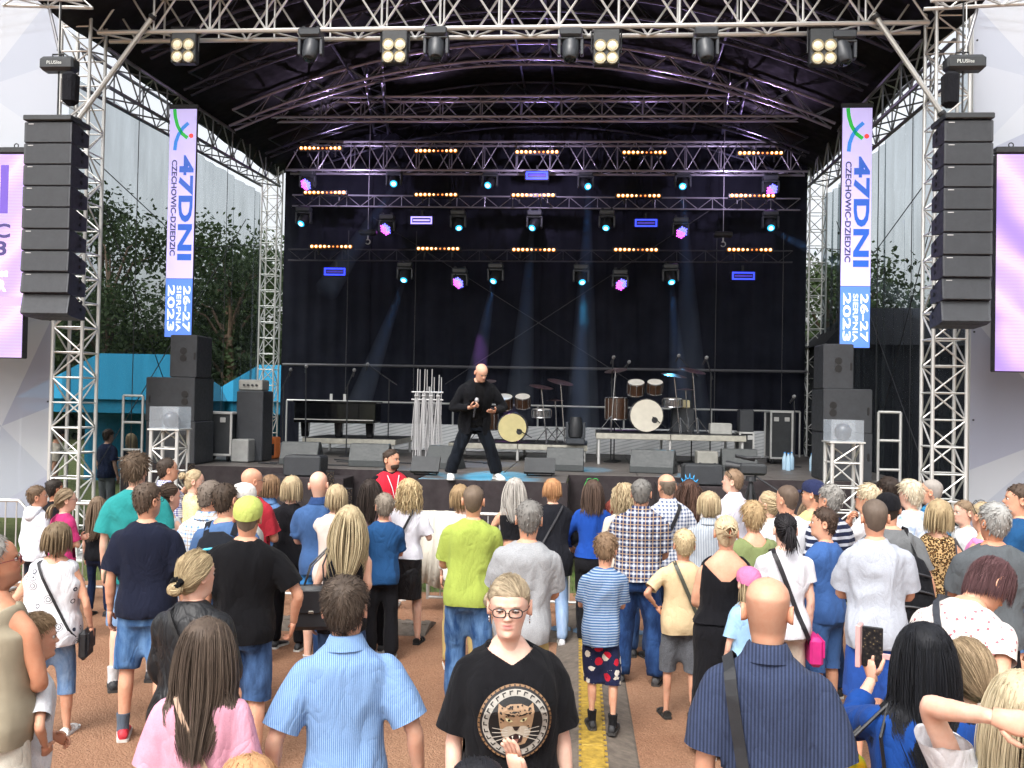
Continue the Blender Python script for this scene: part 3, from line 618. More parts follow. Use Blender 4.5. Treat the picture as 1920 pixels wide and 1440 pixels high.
# coloured light of the lit fixtures
for (px, py, tx, ty, col, e, sz) in ((924, 528, 940, 893, (.05, .6, 1), 900, 9), (756, 526, 815, 897, (.05, .6, 1), 700, 9), (1092, 530, 1105, 880, (.05, .6, 1), 500, 8), (858, 532, 960, 862, (.8, .2, 1), 700, 12), (1165, 535, 1165, 862, (.7, .2, 1), 350, 12), (1260, 530, 1270, 890, (.1, .6, 1), 400, 8), (997, 428, 900, 870, (.1, .45, 1), 500, 14), (860, 428, 760, 880, (.05, .5, 1), 400, 9)):
    g_ = ground(tx, ty, SH); spot_light('fixture_light', at(px, py+4, YR-.55), (g_.x, g_.y, SH), col, e, sz)
for px, py, tz, e, col in ((640, 300, 8.1, 200, (.8, .6, 1)), (1007, 300, 8.1, 230, (.6, .46, 1)), (1400, 300, 8.1, 200, (.75, .55, 1)), (818, 300, 8.1, 210, (.85, .62, 1)), (1208, 300, 8.1, 210, (.75, .55, 1))):
    p = at(px, py, 6.9); spot_light('wash_light', p, (p.x*.95, 5.0, tz), col, e, 75, .8)
for px, py in ((640, 335), (1007, 335), (1380, 335)):
    p = at(px, py, 6.6); spot_light('wash_light', p, (p.x, 7.6, p.z+.25), (.8, .66, 1), 130, 150, .8)

# ------------------------------------------------------------------ speakers and screens
pk = plain('#2f3237', .55, var=.12, bump=.12); pks = plain('#2a2a36', .55, var=.1)
def line_array(label, xo, xi, ytop, ybot, Y, s, n=9):
    a = at(xo, ytop, Y); b_ = at(xi, ytop, Y); c = at((xo+xi)/2, ybot, Y); cx = (a.x+b_.x)/2; w = abs(b_.x-a.x); H = a.z-c.z
    t = thing('line_array', label, 'loudspeaker', (cx, Y, c.z), 0, 'hanging line arrays'); hgt = H/(n+.25)
    y = 0.0; z = H-.28*hgt; ang = 0
    G().box((0, .2, H-.1*hgt), (w*1.02, .5, .07), bev=.01).part('flying_frame', BLACKP(), t)
    for i in range(n):
        ang = [0, 0, 0, 0, 1, 2, 4, 7, 12][i]; ca, sa = math.cos(R(ang)), math.sin(R(ang)); hh = hgt/2-.004
        poly = [(0, -hh), (0, hh), (.12, hh), (.46, hh*.62), (.46, -hh*.62), (.12, -hh)]
        V = []
        for sx in (-1, 1):
            for (yy, zz) in poly: V.append((sx*w/2*(1 if yy < .2 else .93), yy, zz-hh))
        V = np.array(V); yy, zz = V[:, 1].copy(), V[:, 2].copy(); V[:, 1] = y+yy*ca+zz*sa; V[:, 2] = z+zz*ca-yy*sa
        N_ = 6; F = [list(range(6)), list(range(6, 12))[::-1]]+[[(k+1) % 6, k, 6+k, 6+(k+1) % 6] for k in range(6)]
        cb = link('cabinet', mesh('cabinet', V, F, pks), t)
        gr = G().box((0, -.008, -hh), (w*.93, .016, hgt*.93), bev=.004); P = np.concatenate(gr.V); yy, zz = P[:, 1].copy(), P[:, 2].copy(); P[:, 1] = y+yy*ca+zz*sa; P[:, 2] = z+zz*ca-yy*sa; link('grille', mesh('grille', P, gr.F, pk), cb)
        for sx in (-1, 1):
            g_ = G().box((sx*(w/2-.012), -.003, -hh), (.03, .022, hgt*.9), bev=.003); P = np.concatenate(g_.V); yy, zz = P[:, 1].copy(), P[:, 2].copy(); P[:, 1] = y+yy*ca+zz*sa; P[:, 2] = z+zz*ca-yy*sa; link('rigging_plate', mesh('rigging_plate', P, g_.F, plain('#4a4c50', .5, .4)), cb)
            for zz_ in (-.3, -.65):
                pp = (sx*(w/2*.99+.003), y+.27, z+zz_*hgt*.95); G().lathe([(.028, -.004), (.03, .003), (.018, .004)], 8, pp, (sx, 0, 0)).part('port', plain('#0c0c10', .6), cb)
        G().box((-w*.36, y-.018, z-.028), (.07, .004, .009)).part('badge', plain('#c8c8c8', .4), cb)
        z -= hgt*ca; y += hgt*sa
    bar('chain', (0, .2, H), (0, .2, 10.2-c.z), .012, plain('#555', .4, .6) if False else blk, t)
    return t
line_array('tall hanging stack of black line array speakers on the left', 48, 136, 218, 590, -1.2, -1)
line_array('tall hanging stack of black line array speakers on the right', 1771, 1862, 214, 605, -1.2, 1)
for px, py, s in ((112, 122, -1), (1808, 120, 1)):
    p = at(px, py, -1.0); t = thing('chain_motor', f'black chain motor with cloth chain bag above the {"left" if s < 0 else "right"} speaker array', 'hoist', p, 0, 'array chain motors')
    G().box((0, 0, 0), (.46, .2, .19), bev=.04).part('motor', BLACKP(), t); G().tube([(-.1, 0, .09), (-.1, 0, .14), (.05, 0, .14), (.05, 0, .09)], .012, 6).part('handle', blk, t)
    G().box((-s*.17, -.02, -.32), (.17, .17, .44), bev=.05, taper=1.1).part('chain_bag', cloth('#1c1d22'), t); me = text_mesh('PLUSlite', plain('#d8dcd8', .5), .06, .001); link('lettering', me, t, (-.02, -.104, .0), (R(90), 0, 0))
    q = at(85 if s < 0 else 1838, 12, -1.0)-p
    bar('strut', (0, .02, .1), (q.x, .1, q.z), .022, plain('#7a7a7e', .4, .5), t); bar('chain', (s*.02, 0, .09), (s*.02, 0, 1.3), .008, alu, t)
    q2 = at(120 if s < 0 else 1800, 12, -.6)
    truss('outrigger_truss', f'small white outrigger frame at the head of the {"left" if s<0 else "right"} tower', (q2.x-s*.5, -.9, q2.z-.1), (q2.x+s*.75, -.9, q2.z-.05), .25, .25, .3, alu, single=True, group='tower head outriggers')
def ledm(side):
    n = NT('led_screen'); v = n.obj(); x, y, z = n.sep(v)
    w = n.math('SINE', n.math('ADD', n.math('MULTIPLY', n.math('ADD', n.math('MULTIPLY', x, 1.2*side), z), 3.2), n.math('MULTIPLY', n.noise(v, .8, 2, .5, .6), 5.0)))
    c = n.ramp(n.math('MULTIPLY_ADD', w, .5, .5), [(0, hexc('#d2b6f0' if side < 0 else '#b48ee4', 1)), (.35, hexc('#f0caf4', 1)), (.7, hexc('#f8dcf6', 1)), (1, hexc('#d2b0f2', 1))])
    ln = n.math('GREATER_THAN', n.math('SINE', n.math('MULTIPLY', z, 150)), .2); c = n.mix(n.math('MULTIPLY', ln, .14), c, hexc('#a878d8', 1))
    n.set(Base_Color=(.02, .02, .03, 1), Emission_Color=c, Emission_Strength=1.5, Roughness=.5); return n.m
for s in (-1, 1):
    Y = -.55; xi = at(47 if s < 0 else 1866, 480, Y).x; zt = at(47 if s < 0 else 1868, 288, Y).z; zb = at(40 if s < 0 else 1861, 672 if s < 0 else 697, Y).z
    t = thing('led_screen', f'large pink and lilac LED screen cut off by the {"left" if s<0 else "right"} picture edge', 'led screen', (xi+s*1.3, Y, zb), 0, 'side led screens')
    H = zt-zb; G().box((0, .06, H/2), (2.6, .12, H), bev=.01).part('cabinet', blk, t); G().box((0, -.004, H/2), (2.58, .008, H-.02)).part('display', ledm(s), t)
    G().box((0, .05, H+.05), (2.6, .12, .08), bev=.01).part('top_frame', blk, t)
    for x in (-.9, -s*1.1, .2): u = np.linspace(0, 2*math.pi, 10); G().tube(np.stack([x+.03*np.cos(u), 0*u+.05, H+.12+.03*np.sin(u)], 1), .008, 5).part('shackle', blk, t)
    if s < 0:
        pur = emit('#5a3fa0', .8); drk = emit('#3a2f6a', .5); wh = emit('#ffffff', 1.0)
        def ch(txt, px, py, size, m_, st=(1, 1)): q = at(px, py, Y-.015); o = link('lettering', text_mesh(txt, m_, size, .001, .008), t, (q.x-t.location.x, -.015, q.z-zb), (R(90), 0, 0)); o.scale = (st[0], st[1], 1)
        q = at(9, 355, Y); G().box((q.x-t.location.x, -.012, q.z-zb), (.11, .006, .66)).part('purple_bar', pur, t)
        q = at(2, 565, Y); G().box((1.3-.6, -.012, at(20, 565, Y).z-zb), (1.18, .006, .12)).part('lilac_band', emit('#a78fdc', .85), t)
        ch('C', 4, 434, .26, drk, (1.3, 1)); ch('3', 3, 467, .26, drk, (1.3, 1)); ch('MI', 8, 514, .09, wh); ch('R', 2, 537, .2, wh)
# vertical festival banners (bright strips)
def banner(label, s):
    Y = 1.45; xs = [at(346, 205, Y).x, at(332, 632, Y).x] if s < 0 else [at(1609, 202, Y).x, at(1601, 650, Y).x]; cx = sum(xs)/2; zt = at(346, 204, Y).z if s < 0 else at(1609, 202, Y).z; zb = at(332, 632, Y).z if s < 0 else at(1601, 652, Y).z
    H = zt-zb; w = .435; t = thing('festival_banner', label, 'banner', (cx, Y, zb), 0, 'vertical festival banners')
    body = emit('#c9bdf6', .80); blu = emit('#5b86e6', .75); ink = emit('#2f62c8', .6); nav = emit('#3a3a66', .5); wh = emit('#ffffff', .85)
    G().box((0, .03, H/2), (w, .05, H), bev=.006).part('frame', blk, t); G().box((0, .03, H+.04), (w*1.05, .07, .07), bev=.01).part('top_bar', blk, t)
    zs = H*.255; G().box((0, -.002, (H+zs)/2), (w-.01, .012, H-zs-.01)).part('lilac_field', body, t); G().box((0, -.002, zs/2), (w-.01, .012, zs-.004)).part('blue_field', blu, t)
    def wr(txt, x, zc, size, m_, length, bold=.0):
        me = text_mesh(txt, m_, size, .001, bold); xsz = [v.co.x for v in me.vertices]; o = link('lettering', me, t, (x, -.012, zc), (R(90), R(90), 0)); o.scale = (length/(max(xsz)-min(xsz)), 1, 1)
    wr('47DNI', .06, H*.56, .30, ink, H*.46, .010); wr('CZECHOWIC-DZIEDZIC', -.125, H*.565, .115, nav, H*.42, .003)
    wr('26-27', .125, H*.125, .15, wh, H*.20, .003); wr('SIERPNIA', .0, H*.125, .10, wh, H*.20, .001); wr('2023', -.125, H*.125, .15, wh, H*.20, .003)
    def arc(p, wd, m_, nm):
        p = cat_rom_(np.array(p)); tn = np.gradient(p, axis=0); tn /= np.linalg.norm(tn, axis=1)[:, None]; nn = np.stack([-tn[:, 1], tn[:, 0]], 1); L_ = p+nn*wd/2; R_ = p-nn*wd/2; n = len(p)
        V = [(x, -.0125, z) for x, z in L_]+[(x, -.0125, z) for x, z in R_]; link(nm, mesh(nm, V, [[i, i+1, n+i+1, n+i] for i in range(n-1)], m_), t)
    def cat_rom_(P): return np.stack([np.interp(np.linspace(0, 1, 24), np.linspace(0, 1, len(P)), P[:, i]) for i in (0, 1)], 1)
    q = lambda pts: [(x*w, H-z*w) for x, z in pts]
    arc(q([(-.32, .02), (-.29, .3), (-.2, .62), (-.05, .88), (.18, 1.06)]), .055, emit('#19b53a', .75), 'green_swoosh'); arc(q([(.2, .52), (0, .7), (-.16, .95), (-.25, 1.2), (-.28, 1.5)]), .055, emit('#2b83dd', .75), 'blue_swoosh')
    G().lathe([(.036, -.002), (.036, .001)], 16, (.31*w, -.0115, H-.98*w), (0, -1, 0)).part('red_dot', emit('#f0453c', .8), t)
banner('tall lilac festival banner hanging on the left of the stage', -1); banner('tall lilac festival banner hanging on the right of the stage', 1)

# stage smoke caught in the blue beams (smoke put only into beam-shaped cones, lit by their own lamps)
bm_ = bpy.data.materials.new('beam_smoke'); bm_.use_nodes = True; t_ = bm_.node_tree; t_.nodes.remove(t_.nodes['Principled BSDF']); pv = t_.nodes.new('ShaderNodeVolumePrincipled'); pv.inputs['Density'].default_value = .22; pv.inputs['Color'].default_value = (.75, .85, 1, 1); pv.inputs['Anisotropy'].default_value = .2; t_.links.new(pv.outputs[0], t_.nodes['Material Output'].inputs['Volume'])
for i, (px, py, qx, qy, L, e) in enumerate(((738, 350, 680, 440, 1.8, 60), (1103, 355, 1096, 620, 3.6, 110), (1280, 355, 1292, 620, 3.6, 100), (997, 434, 985, 600, 2.4, 80), (1446, 430, 1580, 500, 1.8, 160), (756, 530, 716, 640, 1.8, 70), (924, 533, 905, 640, 1.7, 70), (1092, 535, 1088, 680, 2.2, 90), (1260, 535, 1268, 660, 2.0, 80))):
    a = at(px, py, YR-.42); b_ = at(qx, qy, YR-1.5 if i != 4 else YR-.9); d = (b_-a).normalized(); L = min(L*1.9, (a.z-SH-.25)/max(-d.z, .05)); b_ = a+d*L
    o = G().lathe([(.05, 0), (.05+L*.055, L)], 20, (0, 0, 0), tuple(d)).part('beam_cone', bm_, None, True, loc=a, kind='stuff'); o['label'] = f'faint blue light beam built as a smoke cone below a stage spot, {("first","second","third","fourth","fifth","sixth","seventh","eighth","ninth")[i]} in rig order'; o['category'] = 'smoke'
    spot_light('beam_light', a-d*.05, b_, (.12, .4, 1), e*2.6, 7.5, .5)
# ------------------------------------------------------------------ equipment on and before the stage
def on_deck(px, py): g_ = ground(px, py, SH); return Vector((g_.x, g_.y, SH+.004))
def pxm(Y): return FPX/((Y-CAM.y)*1.0)
gs = plain('#3c4041', .6, var=.08, bump=.1)
def wedge(label, px0, px1, pyb, face='aud', h=.36, col=None, rz=0):
    p = on_deck((px0+px1)/2, pyb); s = pxm(p.y); w = (px1-px0)/s; t = thing('monitor_wedge', label, 'stage monitor', p, rz, 'floor monitors')
    poly = [(-.02, 0), (0, .05), (.22, h), (.34, h), (.46, .10), (.46, 0)]      # y,z profile, slanted grille faces the performer (+y); flat back to audience
    g_ = G(); n = len(poly); V = [(-w/2, y, z) for y, z in poly]+[(w/2, y, z) for y, z in poly]
    if face == 'aud': V = [(x, .44-y, z) for x, y, z in V]
    F = [list(range(n)), [n+i for i in range(n)][::-1]]+[[(i+1) % n, i, n+i, n+(i+1) % n] for i in range(n)]
    o = link('cabinet', mesh('cabinet', V, F, col or gs), t); md = o.modifiers.new('b', 'BEVEL'); md.width = .012; md.segments = 2
    for s_ in (-1, 1):
        for k_ in (0, 1): G().box((s_*w/2, .22, .12+.09*k_), (.012, .10, .05), bev=.004).part('handle', plain('#101114', .6), t)
    G().box((0, .0, .01), (w*.9, .02, .02)).part('rubber_foot', blk, t); return t
wedge('grey stage monitor at far left behind the black one', 522, 596, 872); wedge('grey stage monitor left of the man in the red vest', 652, 728, 876); wedge('grey stage monitor beside the singer on the left', 793, 852, 880, rz=R(-20)); wedge('grey stage monitor right of the singer', 1024, 1094, 884); wedge('grey stage monitor turned sideways right of centre', 1180, 1262, 888, rz=R(-14)); wedge('grey stage monitor at far right beside the camera', 1355, 1420, 884)
for px0, px1, pyt, pyb, l in ((537, 610, 853, 892, 'black low speaker on the stage lip at left'), (1280, 1352, 870, 908, 'black low speaker on the stage lip at right')):
    c = at((px0+px1)/2, (pyt+pyb)/2, 1.0); s = pxm(1.0); t = thing('front_fill', l, 'loudspeaker', (c.x, 1.0, c.z-(pyb-pyt)/s/2), 0, 'front fill speakers'); hh = (pyb-pyt)/s
    G().box((0, 0, hh/2), ((px1-px0)/s, .4, hh), bev=.03).part('cabinet', BLACKP(), t); G().box((0, -.203, hh/2), ((px1-px0)/s*.94, .012, hh*.88), bev=.004).part('grille', pk, t)
    bx_ = thing('lip_platform', f'low black platform under the front speaker on the {"left" if px0<900 else "right"}', 'platform', (c.x, 1.0, 0), 0, 'speaker platforms'); G().box((0, 0, (c.z-hh/2)/2-.002), (1.3, .6, c.z-hh/2-.004), bev=.01).part('body', sk, bx_)
for px0, px1, pyt, pyb, l in ((982, 1040, 863, 886, 'small black display tilted up before the right monitor'), (768, 822, 862, 884, 'small black display beside the security man')):
    p = on_deck((px0+px1)/2, pyb+8); s = pxm(p.y); t = thing('prompter_screen', l, 'display', p, 0, 'prompter screens'); w = (px1-px0)/s
    V = [(-w/2, 0, .06), (w/2, 0, .06), (w/2, .18, .26), (-w/2, .18, .26), (-w/2, .05, .03), (w/2, .05, .03), (w/2, .23, .23), (-w/2, .23, .23)]; link('panel', mesh('panel', V, [[0, 1, 2, 3], [7, 6, 5, 4], [4, 5, 1, 0], [5, 6, 2, 1], [6, 7, 3, 2], [7, 4, 0, 3]], BLACKP()), t)
    G().tube([(-w*.4, .1, .0), (-w*.4, .1, .1)], .012, 6).tube([(w*.4, .1, 0), (w*.4, .1, .1)], .012, 6).tube([(-w*.4, .12, .005), (w*.4, .12, .005)], .012, 6).part('stand', blk, t)
def cabinet(name, label, cat, px0, px1, pyt, pyb, Y, depth, base=None, group=None, ports='none', mat=None, bev=.02):
    c0 = at(px0, pyb, Y); c1 = at(px1, pyt, Y); w, h_ = c1.x-c0.x, c1.z-c0.z; z0 = c0.z if base is None else base; h_ = c1.z-z0
    t = thing(name, label, cat, ((c0.x+c1.x)/2, Y+depth/2, z0), 0, group); G().box((0, 0, h_/2), (w, depth, h_), bev=bev).part('cabinet', mat or pk, t)
    if ports != 'none':
        for zz in (.62, .45): G().lathe([(.055, -.004), (.055, .004)], 14, ({'l': -w*.3, 'r': w*.3, 'c': 0}[ports], -depth/2-.004, h_*zz), (0, -1, 0)).part('handle_cup', plain('#0b0b0d', .5), t)
        G().box((0, -depth/2-.001, h_*.5), (w*.985, .004, h_*.97)).part('grille', pk, t)
        G().box((-w*.42 if ports == 'r' else w*.42, -depth/2-.006, h_*.5), (.03, .008, .11), bev=.003).part('side_slot', plain('#0c0c0e', .5), t)
    return t
cabinet('subwoofer', 'lower black subwoofer of the right stack', 'loudspeaker', 1543, 1636, 812, 897, 1.35, .75, SH, 'side fill stacks', 'l'); cabinet('subwoofer', 'upper black subwoofer of the right stack', 'loudspeaker', 1543, 1636, 730, 811, 1.35, .75, None, 'side fill stacks', 'l'); cabinet('top_speaker', 'black full range speaker on top of the right stack', 'loudspeaker', 1543, 1601, 645, 729, 1.37, .6, None, 'side fill stacks', 'c')
cabinet('subwoofer', 'lower black subwoofer of the left stack', 'loudspeaker', 272, 366, 790, 872, 1.35, .75, SH, 'side fill stacks', 'r'); cabinet('subwoofer', 'upper black subwoofer of the left stack', 'loudspeaker', 272, 366, 708, 789, 1.35, .75, None, 'side fill stacks', 'r'); cabinet('top_speaker', 'black full range speaker on top of the left stack', 'loudspeaker', 318, 370, 628, 707, 1.37, .6, None, 'side fill stacks', 'c')
def flight(name, label, px0, px1, pyt, pyb, Y, depth, casters=True, base=None):
    c0 = at(px0, pyb, Y); c1 = at(px1, pyt, Y); w = c1.x-c0.x; z0 = SH+.004; h_ = c1.z-z0; t = thing(name, label, 'flight case', ((c0.x+c1.x)/2, Y+depth/2, z0), 0, 'flight cases'); k0 = .11 if casters else 0
    G().box((0, 0, k0+(h_-k0)/2), (w-.02, depth-.02, h_-k0-.02), bev=.008).part('body', BLACKP(), t); e = .035; ed = G()
    for sx in (-1, 1):
        for sy in (-1, 1): ed.box((sx*w/2, sy*depth/2, k0+(h_-k0)/2), (e, e, h_-k0), bev=.006)
        for zz in (k0, h_): ed.box((sx*w/2, 0, zz), (e, depth, e), bev=.006)
    for sy in (-1, 1):
        for zz in (k0, h_): ed.box((0, sy*depth/2, zz), (w, e, e), bev=.006)
    ed.part('aluminium_edges', alu, t)
    for x in (-.25, .25): G().box((x*w, -depth/2-.008, h_*.86), (.09, .012, .08), bev=.006).part('latch', alu, t)
    if casters:
        for sx in (-1, 1):
            for sy in (-1, 1): G().lathe([(.045, -.018), (.048, 0), (.045, .018)], 12, (sx*w*.38, sy*depth*.38, .05), (1, 0, 0)).part('caster', blk, t)
    return t
flight('flight_case', 'large black flight case on casters beside the left stack', 370, 434, 775, 857, 2.2, .6); flight('flight_case', 'tall flight case with round latches at the right rear of the stage', 1445, 1486, 773, 842, 5.2, .6); flight('flight_case', 'narrow flight case with white label beside right riser', 1387, 1413, 812, 850, 4.3, .5)
cabinet('amplifier_cabinet', 'tall black bass cabinet at the left of the stage', 'amplifier', 441, 494, 733, 856, 2.4, .5, SH+.004); t = cabinet('bass_amplifier', 'silver amplifier head on the tall bass cabinet', 'amplifier', 447, 492, 712, 732, 2.45, .35, None, None, 'none', plain('#a9aaa6', .4, .5))
for i in range(4): G().lathe([(.018, 0), (.018, .02)], 10, (-.1+.07*i, -.19, .09), (0, -1, 0)).part('knob', blk, t)
cabinet('rack_case', 'pale grey rack case between flight case and bass cabinet', 'case', 433, 466, 824, 857, 2.1, .4, SH+.004, None, 'none', plain('#9c9d9b', .5, .3)); t = cabinet('guitar_amplifier', 'small orange guitar amplifier by the left rear tower', 'amplifier', 498, 516, 820, 847, 3.2, .3, SH+.004, None, 'none', plain('#e07a3a', .6)); G().box((0, -.155, .16), (.14, .012, .2), bev=.005).part('grille', blk, t)
cabinet('guitar_cabinet', 'black speaker cabinet behind the right drum kit', 'amplifier', 1260, 1302, 766, 812, 4.9, .4); cabinet('valve_amplifier', 'cream amplifier head on the black cabinet right of the drums', 'amplifier', 1258, 1294, 750, 765, 4.92, .3, None, None, 'none', plain('#d8cba0', .5)); cabinet('instrument_case', 'black upright case standing on the narrow flight case', 'case', 1387, 1414, 768, 811, 4.32, .35); cabinet('equipment_box', 'white equipment box with black grille on the right riser', 'case', 1332, 1373, 794, 815, 4.4, .3, None, None, 'none', plain('#b0b0ab', .5))
t = cabinet('suitcase', 'silver hard suitcase lying on the stage at right', 'suitcase', 1307, 1347, 847, 863, 3.0, .35, SH+.004, None, 'none', plain('#9a9992', .45, .3)); G().tube([(-.06, -.19, .08), (-.06, -.22, .08), (.06, -.22, .08), (.06, -.19, .08)], .01, 6).part('handle', blk, t)
for s_ in (-1, 1): G().box((s_*.12, -.18, .1), (.04, .012, .05), bev=.004).part('latch', blk, t)
# risers and the white banner behind them
wrim = plain('#aeab9f', .6, var=.2, scale=12)
def riser(label, px0, px1, pyt, Y, depth, h_):
    a, b_ = at(px0, pyt, Y), at(px1, pyt, Y); w = b_.x-a.x; t = thing('riser', label, 'platform', ((a.x+b_.x)/2, Y+depth/2, SH+.003), 0, 'drum risers'); n = max(1, round(w/1.3))
    for i in range(n): G().box((-w/2+w*(i+.5)/n, 0, h_-.05), (w/n-.01, depth, .1), bev=.008).part('deck_panel', [wrim], t); G().box((-w/2+w*(i+.5)/n, 0, h_+.004), (w/n-.02, depth-.03, .008)).part('carpet', blk, t)
    for i in range(n+1):
        for sy in (-1, 1): bar('leg', (-w/2+.06+(w-.12)*i/n, sy*(depth/2-.06), .0), (-w/2+.06+(w-.12)*i/n, sy*(depth/2-.06), h_-.1), .025, alu, t)
    return a.z
ground_h = lambda px, py, Y: at(px, py, Y).z-SH
riser('low white-edged riser under the centre drum kit', 840, 1102, 833, 4.3, 2.0, ground_h(970, 833, 4.3)); riser('white-edged riser under the right drum kit', 1117, 1400, 815, 3.9, 2.2, ground_h(1250, 815, 3.9)); riser('low white-edged riser under the piano at left', 566, 742, 823, 4.6, 1.8, ground_h(650, 823, 4.6))
def prntm():
    n = NT('white_print'); v = n.obj((1, 1, 1), (0, .25, 0)); x, y, z = n.sep(v); w = n.math('SINE', n.math('MULTIPLY', z, 95)); n.set(Base_Color=n.mix(n.math('MULTIPLY', n.math('GREATER_THAN', w, .6), n.noise(v, 3, 2)), hexc('#dfe1e2'), hexc('#8d979c')), Roughness=.6); return n.m
a, b_ = at(560, 790, 7.0), at(1440, 800, 7.0); V, F = drape(a.x, b_.x, 7.0, SH+.02, a.z, .03, .5, 120, 3, 3); link('low_banner', mesh('low_banner', V, F, prntm(), True), None, label='low white printed cloth along the rear of the stage', category='banner')
# drum kits
chrome = plain('#c4c4c6', .2, .9); wood = plain('#452e20', .35, var=.3, scale=14)
def drum(t, c, r_, L, ax, shell, headm, nm='drum'):
    c = Vector(c); ax = Vector(ax).normalized(); d = G().lathe([(r_, -L/2), (r_, L/2)], 24, tuple(c), tuple(ax)).part(nm, shell, t, True)
    for s in (-1, 1): G().lathe([(r_*1.02, s*L/2-.012), (r_*1.05, s*L/2), (r_*1.02, s*L/2+.012)], 24, tuple(c), tuple(ax), 0, False).part('hoop', chrome, d, True)
    G().lathe([(r_*.99, L/2+.001), (r_*.99, L/2+.004)], 24, tuple(c), tuple(ax)).part('drum_head', headm, d)
    u = ax.orthogonal().normalized(); w = ax.cross(u)
    for i in range(8): q = c+(u*math.cos(i*.785)+w*math.sin(i*.785))*r_*1.04; bar('tension_rod', q-ax*L*.45, q+ax*L*.45, .007, chrome, d)
    return d
def stand(t, base, top_, boom=None, col=None):
    base, top_ = Vector(base), Vector(top_); bar('pole', base, top_, .011, col or chrome, t)
    for i in range(3): q = base+Vector((math.cos(i*2.1+.5)*.25, math.sin(i*2.1+.5)*.25, 0)); bar('tripod_leg', base+Vector((0, 0, .28)), q, .009, col or chrome, t)
def cymbal(t, base, top_, r_, tilt=.15):
    stand(t, base, top_); G().lathe([(.012, .02), (.04, .018), (r_*.5, .008), (r_, -.012), (r_, -.014), (.04, .012)], 24, tuple(top_), (tilt, -tilt, 1)).part('cymbal', plain('#9c7f86', .3, .8), t, True)
def kit(label, px, py, Y, bass_r, z0, headc):
    c = at(px, py, Y); t = thing('drum_kit', label, 'drum kit', (c.x, Y, z0), 0, 'drum kits'); k = bass_r/.26
    d = drum(t, (0, 0, bass_r+.02), bass_r, .42, (0, -1, 0), wood, plain(headc, .6, var=.06), 'bass_drum'); G().lathe([(.055, .212), (.055, .216)], 14, (bass_r*.5, 0, bass_r*.8), (0, -1, 0)).part('port_ring', plain('#2b2b2d', .6), d)
    drum(t, (.16, .12, bass_r*2+.24), .14, .2, (0, -.45, 1), wood, plain('#e6e2d8', .5), 'tom'); drum(t, (-.18, .12, bass_r*2+.22), .15, .22, (0, -.45, 1), wood, plain('#e6e2d8', .5), 'tom'); drum(t, (-.52, .3, .42), .2, .4, (0, 0, 1), wood, plain('#e6e2d8', .5), 'floor_tom'); drum(t, (.5, .35, .55), .18, .14, (0, -.1, 1), chrome, plain('#e6e2d8', .5), 'snare_drum')
    cymbal(t, (.62, .1, 0), (.5, .1, 1.05), .23); cymbal(t, (-.62, .1, 0), (-.55, .1, 1.12), .21, -.15); cymbal(t, (.95, .3, 0), (.85, .3, 1.15), .25, .2); cymbal(t, (.8, .5, 0), (.75, .5, .8), .17, 0)
    bar('boom', (.35, -.1, .1), (.1, -.35, bass_r), .009, blk, t); return t
kit('small drum kit with cream bass drum head behind the singer', 962, 812, 4.7, .26, at(970, 833, 4.3).z+.012, '#d3c68e'); kit('larger drum kit with white bass drum on the right riser', 1211, 783, 4.4, .29, at(1250, 815, 3.9).z+.012, '#d8d2c2')
# piano and keyboards
p = at(630, 835, 4.9); t = thing('stage_piano', 'black glossy stage piano at left with white clips on top', 'piano', (p.x, 4.9, at(650, 823, 4.6).z+.012)); gl = plain('#121316', .12, var=.2)
zk = at(630, 792, 4.9).z-t.location.z; G().box((0, .1, zk+.19), (1.55, .5, .38), bev=.02).part('case', gl, t); G().box((0, -.17, zk+.02), (1.5, .16, .06), bev=.01).part('keyslip', gl, t); G().box((0, .1, zk+.39), (1.6, .54, .03), bev=.006).part('lid', gl, t)
for x in (-.6, .05, .65): G().box((x, 0, zk/2), (.12, .12, zk), bev=.02, taper=1.3).part('leg', gl, t)
for x in (-.10, .16): G().box((x, -.05, zk+.47), (.05, .02, .14), bev=.005).part('clip', plain('#e8e8e4', .5), t)
for i in range(24): G().box((-.72+i*.0625, -.19, zk+.055), (.058, .13, .014)).part('key', plain('#d8d6cf', .4), t)
# microphones on stands
def mic_stand(label, px, py, Y, z0=None, boom=None, pxb=None):
    z0 = SH+.004 if z0 is None else z0; top_ = at(px, py, Y); bx_ = at(pxb or px, 800, Y).x; t = thing('microphone_stand', label, 'microphone stand', (bx_, Y, z0), 0, 'microphone stands'); tp = Vector((top_.x-bx_, 0, top_.z-z0))
    G().lathe([(.13, 0), (.13, .015), (.03, .03)], 16).part('base', blk, t)
    if pxb: el = Vector((0, 0, tp.z-.28)); bar('pole', (0, 0, 0), el, .012, blk, t); bar('boom', el-(tp-el)*.35, tp, .010, blk, t)
    else: bar('pole', (0, 0, 0), tp-Vector((0, 0, .12)), .012, blk, t); bar('boom', tp-Vector((0, 0, .14)), tp, .011, blk, t)
    m_ = G().lathe([(.014, -.15), (.018, -.02), (.027, -.005), (.031, .02), (.022, .045), (.002, .052)], 12, tuple(tp), (.25, -.6, .6)).part('microphone', plain('#5a5a5e', .4, .5), t, True); G().lathe([(.03, .0), (.033, .02), (.024, .046), (.002, .054)], 12, tuple(tp), (.25, -.6, .6)).part('grille', plain('#b8b8ba', .35, .6), m_, True)
